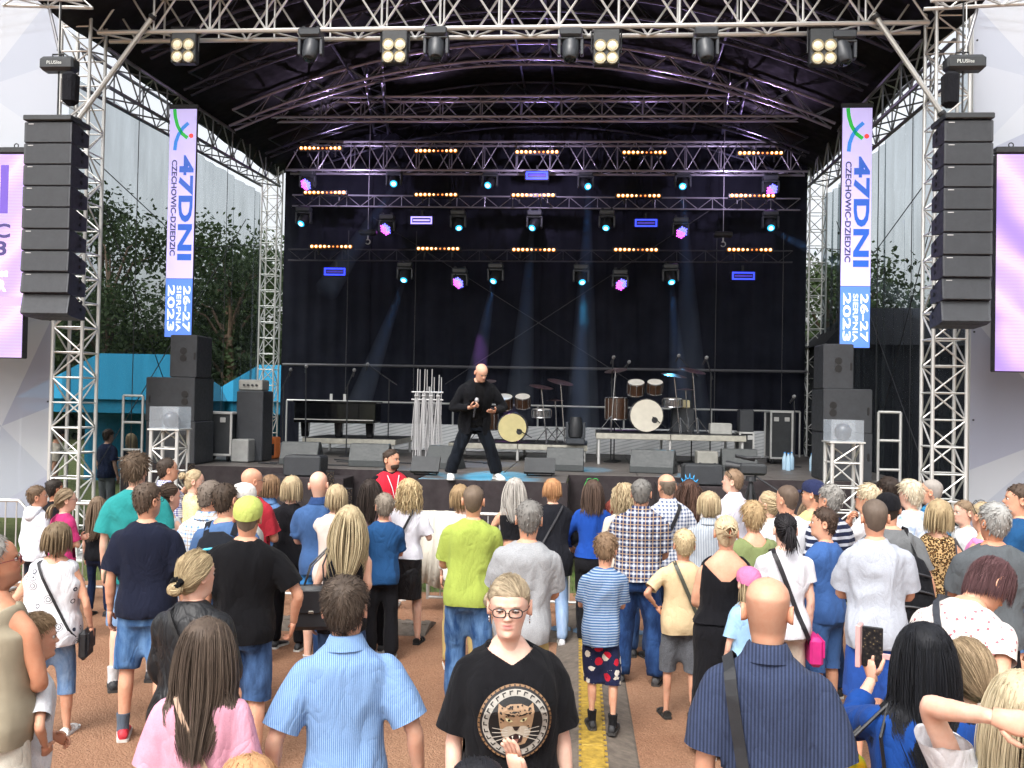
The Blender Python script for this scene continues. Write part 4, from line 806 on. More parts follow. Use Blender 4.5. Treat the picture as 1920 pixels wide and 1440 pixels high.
for l, px, py, Y, pb in (('straight microphone stand with silver head at left', 574, 688, 4.0, None), ('microphone on a boom stand beside the left rear tower', 545, 694, 4.4, 530), ('microphone with boom over the piano lid', 664, 695, 4.3, 650), ('boom microphone stand right of the piano', 689, 684, 5.2, 728), ('tall microphone stand left of the right drums', 1150, 671, 4.6, 1146), ('boom microphone angled over the right floor tom', 1179, 680, 4.9, 1152), ('boom microphone over the right cymbals', 1272, 668, 5.0, 1297), ('tall microphone stand right of the cream amplifier', 1324, 672, 4.5, 1332), ('short boom stand far right beside the tall case', 1488, 745, 4.4, 1490)): mic_stand(l, px, py, Y, None, None, pb)
# bundle of folded stands
p = at(800, 838, 3.4); t = thing('folded_stands', 'bundle of pale folded stands hung on a rack left of the singer', 'stand rack', (p.x, 3.4, SH+.004)); zt = at(800, 690, 3.4).z-SH; wp = plain('#c4c3c4', .45, .2)
for q in range(4):
    x = -.19+.125*q; bar('post', (x, 0, zt*.4), (x+.01, 0, zt-.02-.1*(q > 2)), .009, wp, t); bar('post', (x+.05, .02, zt*.5), (x+.045, .02, zt-.03-.13*(q > 1)), .008, wp, t)
    for i in range(11): a_ = i*.571+q; bar('folded_leg', (x+.022*math.cos(a_), .03*math.sin(a_), zt*(.66+.10*random.random())), (x+.07*math.cos(a_)+random.uniform(-.035, .035), .09*math.sin(a_), .04+.34*random.random()**2), .008, wp, t, 6)
    G().box((x, -.02, zt*.7), (.07, .06, .03), bev=.008).part('hub', wp, t)
for z in (.74, .66): bar('cross_bar', (-.28, 0, zt*z), (.27, 0, zt*z), .014, wp, t)
bar('upright', (.02, .06, 0), (.02, .06, zt*.8), .018, wp, t); G().box((.02, .06, .01), (.35, .3, .02)).part('foot', blk, t)
# floor moving head
p = on_deck(1085, 838); t = thing('floor_moving_head', 'black moving head lamp standing on the centre riser edge', 'stage light', (p.x, 4.3, at(970, 833, 4.3).z+.014)); G().box((0, 0, .06), (.34, .28, .12), bev=.03).part('base', grey, t); yk = G(); [yk.box((s_*.15, 0, .26), (.05, .12, .3), bev=.015) for s_ in (-1, 1)]; yk.part('yoke', grey, t); G().lathe([(.07, .1), (.12, .14), (.13, .3), (.1, .48), (.085, .5)], 16).part('head', blk, t, True)
# truss pedestals with acrylic boxes in the pit
acr = NT('acrylic'); acr.set(Base_Color=(.8, .84, .88, 1), Roughness=.1); _t = acr.n('BsdfTransparent', {'Color': (.93, .95, .97, 1)}); _m = acr.n('MixShader', {0: .90, 1: acr.b.outputs[0], 2: _t.outputs[0]}); acr.link(_m.outputs[0], acr.o.inputs[0])
for px, pyt, pyb, l in ((319, 806, 765, 'left'), (1581, 830, 790, 'right')):
    Y = -.35; p = at(px, pyt, Y); t = tower('truss_pedestal', f'short white truss pedestal with clear box before the {l} speaker stack', p.x, Y, p.z, .36, .33, alu, 'pit truss pedestals', .026, .011); h_ = at(px, pyb, Y).z-p.z
    G().box((0, 0, p.z+.01), (.44, .44, .02)).part('top_plate', alu, t); g_ = G(); [g_.box(c, d) for c, d in (((0, -.2, p.z+.02+h_/2), (.4, .006, h_)), ((0, .2, p.z+.02+h_/2), (.4, .006, h_)), ((-.2, 0, p.z+.02+h_/2), (.006, .4, h_)), ((.2, 0, p.z+.02+h_/2), (.006, .4, h_)))]; g_.part('acrylic_box', acr.m, t)
    G().lathe([(.06, 0), (.10, .06), (.11, .14), (.07, .2), (.01, .22)], 14, (0, .02, p.z+.03)).part('camera_dome', plain('#3a3f48', .3), t, True)
# stairs rails, ladder, bottles, camera
for px, pyt, s in ((250, 742, 'left'), (1668, 773, 'right')):
    p = at(px, pyt, 1.6); t = thing('stair_rail', f'white tubular stair rail beside the {s} speaker stack', 'railing', (p.x, 1.6, 0), 0, 'stair rails'); w = .32
    for x in (-w/2, w/2): bar('post', (x, 0, .3), (x, 0, p.z), .022, alu, t)
    for z in (p.z, p.z-.42, p.z-.85): bar('rung', (-w/2, 0, z), (w/2, 0, z), .02, alu, t)
wat = NT('bottle_plastic'); wat.set(Base_Color=(.55, .75, .9, 1), Roughness=.1); _t = wat.n('BsdfTransparent', {'Color': (.8, .92, 1, 1)}); _m = wat.n('MixShader', {0: .45, 1: wat.b.outputs[0], 2: _t.outputs[0]}); wat.link(_m.outputs[0], wat.o.inputs[0])
for i, (px, py) in enumerate(((1471, 881), (1478, 883), (1484, 881), (1522, 884))):
    t = thing('water_bottle', f'clear blue water bottle on the stage floor at right, {("first","second","third","lone")[i]} one', 'bottle', on_deck(px, py), 0, 'water bottles'); G().lathe([(.038, 0), (.042, .02), (.042, .2), (.02, .26), (.016, .28)], 12).part('bottle', wat.m, t, True); G().lathe([(.017, .28), (.017, .3)], 10).part('cap', plain('#3f8fd8', .4), t)
p = at(1408, 880, -.5); t = thing('video_camera', 'black broadcast camera on a tripod below the stage at right', 'video camera', (p.x, -.5, 0)); z = p.z; G().box((.02, 0, z), (.34, .13, .15), bev=.03).part('body', BLACKP(), t); G().lathe([(.05, 0), (.055, .1), (.065, .2), (.06, .22)], 14, (-.1, 0, z+.02), (-1, .2, .1)).part('lens', blk, t, True); G().tube([(-.1, 0, z+.14), (.12, 0, z+.15)], .02, 8).part('top_handle', blk, t); G().tube([(.05, .02, z+.12), (-.2, -.02, z+.17)], .022, 8).part('shotgun_microphone', blk, t); bar('pan_bar', (.05, 0, z-.08), (.32, -.25, z-.26), .012, blk, t); G().lathe([(.07, -.06), (.06, 0)], 12, (0, 0, z-.09)).part('fluid_head', blk, t)
for i in range(3): bar('tripod_leg', (0, 0, z-.15), (math.cos(i*2.1+.4)*.4, math.sin(i*2.1+.4)*.4, .0), .022, blk, t)
# crowd barriers
def barrier(label, x, y, L=2.2, rz=0.0, fine=False):
    t = thing('crowd_barrier', label, 'barrier', (x, y, 0), rz, 'crowd barriers'); h_ = 1.08
    G().tube([(-L/2, 0, .12), (-L/2, 0, h_-.08), (-L/2+.08, 0, h_), (L/2-.08, 0, h_), (L/2, 0, h_-.08), (L/2, 0, .12), (L/2-.02, 0, .12)], .019, 8).part('frame', alu, t, True); bar('bottom_tube', (-L/2, 0, .14), (L/2, 0, .14), .017, alu, t)
    for x_ in np.arange(-L/2+.14, L/2-.05, .13): bar('upright', (x_, 0, .14), (x_, 0, h_), .008, alu, t, 6)
    for s_ in (-1, 1): G().box((s_*L*.38, 0, .02), (.06, .55, .03), bev=.006).part('foot', alu, t); bar('foot_post', (s_*L*.38, 0, .03), (s_*L*.38, 0, .14), .015, alu, t)
for i, x in enumerate(np.arange(-8.6, 9, 2.3)): barrier(f'grey steel crowd barrier before the stage, number {("one","two","three","four","five","six","seven","eight")[i]} from the left', x, -2.45+.05*math.sin(i*2), 2.2, .02*math.sin(i))
# cable ramps
rub = plain('#6b6157', .95, var=.3, scale=14, bump=.5); yel = plain('#a88a34', .7, var=.4, scale=22)
def ramp(label, x, y, rz, col, i):
    t = thing('cable_ramp', label, 'cable ramp', (x, y, .005), rz, 'cable ramps'); L = .9
    for s_ in (-1, 1):
        poly = [(s_*.30, 0), (s_*.285, .012), (s_*.078, .066), (s_*.078, 0)]; V = [(px_, -L/2, z) for px_, z in poly]+[(px_, L/2, z) for px_, z in poly]; link('ramp_side', mesh('ramp_side', V, [[0, 1, 2, 3], [7, 6, 5, 4], [0, 4, 5, 1], [1, 5, 6, 2], [2, 6, 7, 3], [3, 7, 4, 0]], rub), t)
    G().box((0, 0, .035), (.15, L-.006, .064), bev=.005).part('lid', col, t)
    for k_ in range(9):
        for s_ in (-1, 1): G().box((s_*.082, -L/2+.05+k_*.1, .066), (.022, .05, .010)).part('hinge_tooth', col, t)
g0, g1 = ground(1112, 1439), ground(1106, 1290); d = (g1-g0); d.z = 0; rz = math.atan2(-d.x, d.y)
NUM = ('nearest', 'second', 'third', 'fourth', 'fifth', 'sixth', 'seventh', 'eighth')
for i in range(6): q = g0+d.normalized()*(.9*(i)-.25); ramp(f'yellow lidded rubber cable ramp across the yard, {NUM[i]} from the camera', q.x, q.y, rz, yel, i)
bl_ = plain('#5f7f9c', .6, var=.2)
for i in range(6): ramp(f'grey cable ramp along the barrier, {("first","second","third","fourth","fifth","sixth")[i]} from the left', -2.6+i*.92+(.5 if i > 2 else 0), -3.35+.05*math.sin(i), R(90)+.04*math.sin(i*2), bl_ if i in (3, 4) else rub, i)

# cables on the deck, a coat over the barrier
rc_ = random.Random(5)
for i in range(9):
    x0 = rc_.uniform(-4.6, 4.6); y0 = rc_.uniform(2.0, 4.5); P = [(0, 0, .012)]
    for j in range(7): P.append((P[-1][0]+rc_.uniform(-.55, .55), P[-1][1]+rc_.uniform(-.3, .3), .012))
    t = thing('stage_cable', f'black cable lying on the stage floor, {("first","second","third","fourth","fifth","sixth","seventh","eighth","ninth")[i]} counted from the left', 'cable', (0, 0, 0), 0, 'stage floor cables'); t.location = (sorted([rc_.uniform(-4.6, 4.6) for _ in range(9)])[i], y0, SH+.004)
    C = np.array(P); C = np.stack([np.interp(np.linspace(0, 7, 40), range(8), C[:, q]) for q in range(3)], 1)
    for _ in range(4): C[1:-1] = (C[:-2]+2*C[1:-1]+C[2:])/4
    G().tube(C, .011, 5).part('cable', BLACK(), t, True)
p = at(822, 1000, -2.45); V = []; nx = 22
for j, (y, z) in enumerate(((-.16, .30), (-.15, .7), (-.08, 1.02), (-.02, 1.11), (.03, 1.10), (.09, .95), (.11, .6))):
    for i in range(nx): u = i/(nx-1); V.append(((u-.5)*.46+.03*math.sin(j*1.3), y-.025*math.sin(u*19+j)*(1-abs(j-3)/4*.2)-.012*math.sin(u*41), z+.03*math.sin(u*7+j)*(j in (0, 6))))
o = link('draped_coat', mesh('draped_coat', V, [[j*nx+i, j*nx+i+1, (j+1)*nx+i+1, (j+1)*nx+i] for j in range(6) for i in range(nx-1)], cloth('#d6d1c4'), True), None, (p.x, -2.45, 0), label='cream coat draped over the crowd barrier left of the lime t-shirt', category='coat'); o.modifiers.new('s', 'SOLIDIFY').thickness = .012
# ------------------------------------------------------------------ people: library
def smooth01(x, a, b):
    t = np.clip((x-a)/(b-a), 0, 1); return t*t*(3-2*t)
def cat_rom(P, m=6):
    P = np.asarray(P, float); Q = np.vstack([2*P[0]-P[1], P, 2*P[-1]-P[-2]]); out = []
    for i in range(1, len(Q)-2):
        for t in np.arange(m)/m:
            a, b, c, d = Q[i-1], Q[i], Q[i+1], Q[i+2]
            out.append(.5*((2*b)+(c-a)*t+(2*a-5*b+4*c-d)*t*t+(-a+3*b-3*c+d)*t**3))
    out.append(P[-1]); return np.array(out)
def limb(g, pts, rad, n=12, m=4):
    C = cat_rom(np.c_[np.asarray(pts, float), np.asarray(rad, float)], m); g.tube(C[:, :3], C[:, 3], n)
TM = np.array([(.80, .145, .110, -.01), (.86, .160, .117, -.012), (.92, .168, .120, -.012), (1.0, .160, .112, 0), (1.08, .150, .106, .005), (1.18, .156, .110, .008), (1.28, .172, .116, .006), (1.36, .178, .112, .0), (1.42, .163, .093, -.008), (1.46, .122, .074, -.012), (1.49, .078, .062, -.012), (1.53, .058, .055, -.008)])
TF = np.array([(.80, .155, .115, -.015), (.86, .172, .124, -.018), (.92, .176, .126, -.016), (1.0, .156, .110, -.006), (1.08, .131, .096, 0), (1.18, .136, .101, .008), (1.28, .148, .119, .020), (1.36, .152, .104, .006), (1.42, .140, .083, -.008), (1.46, .104, .066, -.012), (1.49, .066, .054, -.012), (1.53, .050, .049, -.008)])
def prof(T, z): return [np.interp(z, T[:, 0], T[:, i]) for i in (1, 2, 3)]
def sring(z, hx, hy, yc, n=22, p=2.4):
    a = np.arange(n)*2*math.pi/n; c, s = np.cos(a), np.sin(a)
    return np.stack([hx*np.sign(c)*np.abs(c)**(2/p), yc+hy*np.sign(s)*np.abs(s)**(2/p), np.full(n, z)], 1)
HEADT = np.array([(-.13, .050, -.085, .085), (-.09, .038, -.066, .060), (-.05, .034, -.060, .052), (-.02, .044, -.061, .051), (-.004, .070, -.066, .056), (.006, .092, -.068, .058), (.02, .099, -.071, .061), (.035, .1, -.075, .064), (.06, .100, -.084, .068), (.085, .099, -.093, .0715), (.115, .096, -.100, .0755), (.14, .099, -.103, .0785), (.165, .095, -.102, .079), (.19, .083, -.093, .0725), (.21, .063, -.077, .061), (.225, .036, -.052, .041), (.233, .012, -.028, .018), (.235, .001, -.012, .003)])
def head_grid(nz, nt, sex='m', fat=1.0):
    zs = np.concatenate([np.linspace(-.13, -.02, max(5, nz//6), endpoint=False), np.linspace(-.02, .2, nz, endpoint=False), .2+.035*np.sin(np.linspace(0, math.pi/2, max(5, nz//5)))])
    yf, yb, w = [np.interp(zs, HEADT[:, 0], HEADT[:, i]) for i in (1, 2, 3)]
    for _ in range(2):
        for a in (yf, yb, w): a[1:-1] = (a[:-2]+2*a[1:-1]+a[2:])/4
    phi = np.arange(nt)*2*math.pi/nt; th = phi-.38*np.sin(phi)
    c, s = np.cos(th), np.sin(th)
    Z = zs[:, None]+0*th; yc = ((yf+yb)/2)[:, None]; ry = ((yf-yb)/2)[:, None]
    if sex == 'f': w = w*(1-.09*np.exp(-((zs-.03)/.035)**2))*(1-.13*np.exp(-((zs+.05)/.045)**2))
    w = w*(1+(fat-1)*smooth01(-zs, -.14, 0))
    X = w[:, None]*np.sign(s)*np.abs(s)**.92; Y = yc+ry*np.sign(c)*np.abs(c)**.92
    front = np.clip(c, 0, 1)
    X = X*(1-.22*front**2*smooth01(-Z, -.12, 0)*smooth01(Z, -.03, .0))
    ax = np.abs(X); fm = front**.5
    e = lambda x, z, sx, sz, zz=Z: np.exp(-(x/sx)**2-((zz-z)/sz)**2)
    ns = .85 if sex == 'f' else 1.0
    ramp = np.clip((.128-Z)/.038, 0, 1)*smooth01(Z, .076, .088)
    d = .026*ns*np.exp(-(X/.0105)**2)*ramp+.008*np.exp(-((ax-.013)/.007)**2-((Z-.087)/.008)**2)
    d += -.011*np.exp(-((ax-.031)/.015)**2-((Z-.117)/.011)**2)+.005*np.exp(-((ax-.028)/.022)**2-((Z-.137)/.008)**2)
    d += .006*np.exp(-(X/.02)**2)*(np.exp(-((Z-.065)/.005)**2)+1.1*np.exp(-((Z-.052)/.006)**2))-.006*np.exp(-(X/.02)**2-((Z-.0585)/.003)**2)
    d += .006*np.exp(-(X/.018)**2-((Z-.016)/.012)**2)-.003*np.exp(-(X/.02)**2-((Z-.04)/.006)**2)+.004*np.exp(-((ax-.042)/.016)**2-((Z-.092)/.014)**2)
    Y = Y+d*fm
    return np.stack([X, Y, Z], 2), th
def grid_faces(nr, n):
    i = np.arange(nr-1)[:, None]*n; j = np.arange(n)[None, :]; k = (j+1) % n
    return np.stack([i+k, i+j, i+n+j, i+n+k], 2).reshape(-1, 4)
HAIRLINES = {'m': (.192, .176, .150, .118, .045, .018), 'rec': (.216, .205, .150, .112, .045, .02), 'f': (.198, .185, .140, .095, .03, .005), 'ring': (.32, .30, .30, .135, .05, .02), 'low': (.17, .165, .14, .1, .03, .0)}
def zhair(th, line): 
    d = np.degrees(np.abs((th+math.pi) % (2*math.pi)-math.pi)); return np.interp(d, (0, 42, 72, 96, 125, 180), HAIRLINES[line])
def strands(P0, D0, L, K, wid, grav, hc, hr, tors, curl=0.0, seed=0, stiff=.0, tie=None, gather=0.0, arc=None):
    """vectorised hair locks; returns verts, faces, tone"""
    N = len(P0); r_ = np.random.default_rng(seed); p = P0.copy(); v = D0.copy(); path = [p.copy()]
    ph = r_.random((N, 2))*6.28; st = (L/K)[:, None]; cl = r_.integers(0, max(2, N//9), N); jit = (r_.normal(0, .10, (N, 3))[cl]*.75+r_.normal(0, .07, (N, 3)))*(1-.8*stiff)
    for k in range(K):
        v = v*(1-grav)+np.array([0, 0, -1.0])*grav+jit*.35
        if curl: v = v+curl*np.stack([np.sin(ph[:, 0]+k*2.1), np.cos(ph[:, 1]+k*1.9), 0*ph[:, 0]], 1)
        v /= np.linalg.norm(v, axis=1)[:, None]+1e-9
        if gather: low = smooth01(-p[:, 2], -(hc[2]-.06), -(hc[2]-.2)); v = v-np.stack([p[:, 0]-hc[0], 0*p[:, 0]+.05, 0*p[:, 0]], 1)*(low*gather)[:, None]; v /= np.linalg.norm(v, axis=1)[:, None]+1e-9
        p = p+v*st
        q = (p-hc)/hr; l = np.linalg.norm(q, axis=1)
        ins = l < 1.03; p[ins] = hc+hr*q[ins]/(l[ins][:, None]+1e-9)*(1.03+.03*r_.random(ins.sum())[:, None])
        if tors is not None:
            T, kk, b, ease = tors; zz = p[:, 2]/kk; hx, hy, yc = prof(T, zz); hx = (hx*b*kk+ease); hy = hy*b*kk+ease; dy = p[:, 1]-yc*kk
            q2 = np.sqrt((p[:, 0]/hx)**2+(dy/hy)**2); ins = (q2 < 1.0) & (zz < 1.50)
            f = (1.0/np.maximum(q2, .2))[ins]
            p[ins, 0] = p[ins, 0]*f; p[ins, 1] = (yc*kk)[ins]+dy[ins]*f
        path.append(p.copy())
    if tie is not None:
        n0 = (P0-hc)/hr; l0 = np.linalg.norm(n0, axis=1)[:, None]; n1 = (tie-hc)/hr; l1 = np.linalg.norm(n1); path = []
        for t in np.linspace(0, 1, K+1):
            q = n0/l0*(1-t)+(n1/l1)*t; q /= np.linalg.norm(q, axis=1)[:, None]+1e-9
            path.append(hc+hr*q*(l0*(1-t)+l1*t+jit[:, :1]*.06*math.sin(math.pi*t)))
    if arc is not None:
        cb, rb_, uu, ww = arc; path = [cb+rb_*(uu*math.cos(t)+ww*math.sin(t))*(1+jit[:, :1]*.25) for t in np.linspace(-.9, .9, K+1)]
    path = np.array(path); M = K+1                                  # M,N,3
    T = np.gradient(path, axis=0); T /= np.linalg.norm(T, axis=2)[:, :, None]+1e-9
    out = path-hc; out[:, :, 2] *= .3; U = np.cross(T, out); U /= np.linalg.norm(U, axis=2)[:, :, None]+1e-9; Wv = np.cross(U, T)
    tt = np.linspace(0, 1, M); wr = (np.clip(1.08-tt**3, .1, 1)*(.6+.4*np.minimum(1, tt*4)))[:, None, None]*wid[None, :, None]
    ring = [path+U*wr, path-U*wr*.5+Wv*wr*.6, path-U*wr*.5-Wv*wr*.6]
    V = np.stack(ring, 2)                                           # M,N,3,3
    V = V.transpose(1, 0, 2, 3).reshape(-1, 3)                      # strand, step, corner
    base = (np.arange(N)*M*3)[:, None, None]; kk_ = (np.arange(K)*3)[None, :, None]; c0 = np.arange(3)[None, None, :]; c1 = (c0+1) % 3
    F = np.stack([base+kk_+c0, base+kk_+c1, base+kk_+3+c1, base+kk_+3+c0], 3).reshape(-1, 4)
    tone = np.repeat(r_.random(N), M*3)
    return V, F, tone
JOBS = []
def remesh_job(g, voxel, sm, done):
    me = bpy.data.meshes.new('job'); me.from_pydata(np.concatenate(g.V).tolist(), [], g.F)
    o = bpy.data.objects.new('job', me); COL.objects.link(o)
    md = o.modifiers.new('r', 'REMESH'); md.mode = 'VOXEL'; md.voxel_size = voxel
    if sm: s_ = o.modifiers.new('s', 'SMOOTH'); s_.factor = .5; s_.iterations = sm
    JOBS.append((o, done))
def run_jobs():
    dg = bpy.context.evaluated_depsgraph_get()
    for o, done in JOBS:
        me = bpy.data.meshes.new_from_object(o.evaluated_get(dg)); n = len(me.vertices)
        V = np.empty(n*3); me.vertices.foreach_get('co', V); N = np.empty(n*3); me.vertices.foreach_get('normal', N)
        nf = len(me.polygons); ls = np.empty(nf, int); me.polygons.foreach_get('loop_start', ls); lt = np.empty(nf, int); me.polygons.foreach_get('loop_total', lt)
        li = np.empty(len(me.loops), int); me.loops.foreach_get('vertex_index', li)
        F = li.reshape(-1, 4) if (lt == 4).all() else [li[a:a+b].tolist() for a, b in zip(ls, lt)]
        done(V.reshape(-1, 3), F, N.reshape(-1, 3)); bpy.data.meshes.remove(me)
    for o, _ in JOBS: bpy.data.meshes.remove(o.data)
    JOBS.clear()
def obj_mesh(name, V, F, mat, parent, attr=None, smooth=True):
    me = mesh(name, V, F, mat, smooth)
    if attr is not None:
        nm, val = attr
        if val.ndim == 1: a = me.attributes.new(nm, 'FLOAT', 'POINT'); a.data.foreach_set('value', val.astype(np.float32))
        else: a = me.attributes.new(nm, 'FLOAT_COLOR', 'POINT'); a.data.foreach_set('color', np.c_[val, np.ones(len(val))].astype(np.float32).ravel())
    return link(name, me, parent)
ARMS = {  # wrist target from shoulder (out, forward, up), elbow pole (out, forward, up), palm normal (out, fwd, up), finger curl
 'down': ((.075, .05, -.52), (.5, -1, .1), (-1, .1, 0), .35), 'cross': ((-.17, .21, -.20), (1, -.3, -.9), (0, -1, 0), .3),
 'hip': ((.05, .02, -.36), (1, -.75, .1), (-1, .3, -.3), .5), 'clasp': ((-.13, .20, -.38), (1, -.6, -.4), (-.2, -1, 0), .5),
 'phone': ((-.09, .33, .10), (.7, -.2, -1), (-.3, 1, 0), .7), 'pocket': ((.05, .09, -.46), (.7, -1, 0), (-1, 0, 0), .5),
 'back': ((-.10, -.17, -.40), (1, -.2, -.3), (0, -1, 0), .4), 'chin': ((-.12, .17, .03), (.8, .2, -1), (0, -1, .3), .6),
 'lean': ((.05, .28, -.36), (.7, -1, .2), (0, 0, -1), .3), 'swing': ((.10, .16, -.48), (.4, -1, .1), (-1, 0, 0), .4),
 'swingb': ((.09, -.10, -.51), (.3, -1, .1), (-1, 0, 0), .4), 'out': ((.15, .03, -.49), (.6, -1, .1), (-1, .1, 0), .35),
 'strap': ((-.02, .16, -.10), (.6, -.4, -1), (-.3, -.9, 0), 1.0)}
def ik(S, Wt, pole, a, b):
    d = Wt-S; L = min(np.linalg.norm(d), (a+b)*.995); u = d/(np.linalg.norm(d)+1e-9); Wt = S+u*L
    x = (a*a-b*b+L*L)/(2*L); y = math.sqrt(max(a*a-x*x, 1e-6)); p = pole-u*(pole@u); p /= np.linalg.norm(p)+1e-9
    return S+u*x+p*y, Wt
def make_hand(g, w, d, n, side, s, curl, fine, spread=.0):
    d = d/np.linalg.norm(d); n = n-d*(n@d); n /= np.linalg.norm(n)+1e-9; t = np.cross(d, n)*side
    def lc(a, b, c): return w+s*(a*d+b*t+c*n)
    P = [lc(-.015, 0, 0), lc(.02, .002, 0), lc(.055, 0, .002), lc(.088, -.002, .004)]; V = []
    for p, (rt, rn) in zip(P, ((.026, .019), (.033, .017), (.040, .015), (.038, .011))):
        a = np.arange(10)*2*math.pi/10; V.append(p+s*(np.cos(a)[:, None]*t*rt+np.sin(a)[:, None]*n*rn))
    g.rings(V)
    k = 5 if fine else 4
    for i, (off, ln) in enumerate(((.029, .070), (.010, .078), (-.010, .072), (-.028, .056))):
        p = lc(.082, off, .003); c_ = 0; pts = [p]; dd = d+t*(off*spread*12)
        for j, fr in enumerate((.42, .32, .26)):
            c_ += curl*(.75+.25*j)+.08*i*curl; q = dd*math.cos(c_)+n*math.sin(c_); q /= np.linalg.norm(q); p = p+q*ln*fr*s; pts.append(p)
        g.tube(np.array(pts), np.array([.0088, .0082, .0075, .0058])*s, 6 if fine else 5)
    p = lc(.02, .030, .006); q1 = d*.62+t*.72+n*.25; q2 = d*.85+t*.25+n*(.3+.3*curl); pts = [p, p+q1/np.linalg.norm(q1)*.036*s]; pts.append(pts[-1]+q2/np.linalg.norm(q2)*.030*s); pts.append(pts[-1]+q2/np.linalg.norm(q2)*.016*s)
    g.tube(np.array(pts), np.array([.0125, .0105, .0095, .006])*s, 6)
SKIRTS = ('skirt', 'dress', 'mini')
NPEOPLE = [0]
def person(label, px, py, Y, sex='m', a=0, hy=0, hp=0, b=1.0, lean=0, side=0, h=None, base=0.0, hair=('short', '#3a2c22', '#6b5240'), top=('tee', None), bot=('long', None), shoes='#2a2a2c', arms=('down', 'down'), tone=0, near=False, legs=(0.0, 0.0, .0), fat=1.0, line=None, extras=(), face=False, socks=None, sway=0.0, group='festival audience', wrist=None, elb=None, handn=None, handd=None, hcurl=None, foot_yaw=(0, 0), collar=None, feet=None, wpx=None, kid=False, crouch=0.0):
    NPEOPLE[0] += 1; seed = NPEOPLE[0]*13+5; rr = np.random.default_rng(seed)
    if group == 'festival audience':
        if not sway: sway = float(rr.normal(0, .018))
        if not side and not lean: side = float(rr.normal(0, 1.6)); lean = float(rr.normal(0, 1.5))
        hp += float(rr.normal(-3, 4)); hy += float(rr.normal(0, 5))
        if legs == (0.0, 0.0, .0): legs = (float(rr.normal(.0, .06)), float(rr.normal(.0, .06)), float(abs(rr.normal(.0, .03))))
    if feet: Y = ground(*feet).y
    if h is None and not feet and not near and not kid and base == 0 and Y < 0:
        for _ in range(40):      # step nearer until the head pixel gives a grown-up height
            if at(px, py, Y).z >= (1.59 if sex == 'f' else 1.70): break
            Y -= .12
    P = at(px, py, Y)
    if h is None: h = P.z-base-.008
    child = h < 1.5
    hs = .223*min(1, (h/1.75))**.42 if sex != 'f' else .216*min(1, (h/1.68))**.42
    hk = hs/.235; k = (h-hs)/1.527; T = TF if sex == 'f' else TM
    if child: T = TM*np.array([1, .92, .95, 1])
    th_b = math.atan2(P.x-CAM.x, Y-CAM.y); rz = -(th_b+R(a))
    # warp (lean forward / sideways above the hips, hip sway)
    def warp(Q):
        Q = np.array(Q, float); one = Q.ndim == 1; Q = np.atleast_2d(Q)
        if lean or side:
            w = smooth01(Q[:, 2], .84*k, 1.22*k); an = -R(lean)*w; pz = .93*k; y, z = Q[:, 1].copy(), Q[:, 2]-pz
            Q[:, 1] = y*np.cos(an)-z*np.sin(an); Q[:, 2] = pz+y*np.sin(an)+z*np.cos(an)
            an = R(side)*w; x, z = Q[:, 0].copy(), Q[:, 2]-pz
            Q[:, 0] = x*np.cos(an)+z*np.sin(an); Q[:, 2] = pz-x*np.sin(an)+z*np.cos(an)
        if crouch: Q[:, 2] -= crouch*np.clip((Q[:, 2]-.09*k)/(.79*k), 0, 1)
        if sway: Q[:, 0] += sway*np.exp(-((Q[:, 2]-.95*k)/(.35*k))**2)
        return Q[0] if one else Q
    def headx(Q):      # head local (metres, chin z=0) -> person frame
        Q = np.array(Q, float); w = smooth01(Q[:, 2], -.10, -.01); z0 = -.015
        an = -R(hp)*w; y, z = Q[:, 1]+.01, Q[:, 2]-z0
        Q = np.stack([Q[:, 0], y*np.cos(an)-z*np.sin(an)-.01, z0+y*np.sin(an)+z*np.cos(an)], 1)
        an = -R(hy)*w; x, y = Q[:, 0], Q[:, 1]+.01
        Q = np.stack([x*np.cos(an)-y*np.sin(an), x*np.sin(an)+y*np.cos(an)-.01, Q[:, 2]], 1)
        return Q*hk+np.array([0, .014*k, h-hs])
    topP = warp(headx(np.array([[0, -.01, .235]])))[0]
    c_, s_ = math.cos(rz), math.sin(rz)
    loc = (P.x-(topP[0]*c_-topP[1]*s_), Y-(topP[0]*s_+topP[1]*c_), base)
    root = thing('person', label, 'person', loc, rz, group)
    fine = near
    vx = .011 if near else .019
    fs = 1.0 if sex != 'f' else .87
    if child: fs = .82
    bb = b
    shx = (.172 if sex != 'f' else .150)*k*(.5+.5*bb)*(.94 if child else 1); shz = 1.388*k
    skm = skin(tone)
    ease_top = top[2] if len(top) > 2 and isinstance(top[2], float) else .012
    # ---- arms
    def tri(v, s): return np.array([v[0]*s, v[1], v[2]])
    A = {}
    for s, nm in ((-1, arms[0]), (1, arms[1])):
        wt, pole, pn, curl = ARMS[nm]
        if wrist and wrist.get(s): wt = wrist[s]
        if wpx and wpx.get(s):
            Ww = at(*wpx[s]); dx, dy = Ww.x-loc[0], Ww.y-loc[1]; lp = np.array([dx*c_+dy*s_, -dx*s_+dy*c_, Ww.z-base]); S_ = np.array([s*shx, -.008*k, shz]); wt = (lp-S_)/k; wt = (wt[0]*s, wt[1], wt[2])
        if elb and elb.get(s): pole = elb[s]
        if handn and handn.get(s): pn = handn[s]
        if hcurl and s in hcurl: curl = hcurl[s]
        S = np.array([s*shx, -.008*k, shz]); E, Wq = ik(S, S+tri(wt, s)*k, tri(pole, s), .285*k, .250*k)
        hd = Wq-E
        if handd and handd.get(s): hd = tri(handd[s], s)
        if handd and handd.get(s): hd = tri(handd[s], s)
        A[s] = (S, E, Wq, tri(pn, s), curl, hd)
    # ---- skin body
    g = G(); cov = top[0] not in ('tank', 'scoop', 'crop', 'strap')
    zz = np.linspace(.88, 1.52, 15); shr = .008
    V = []
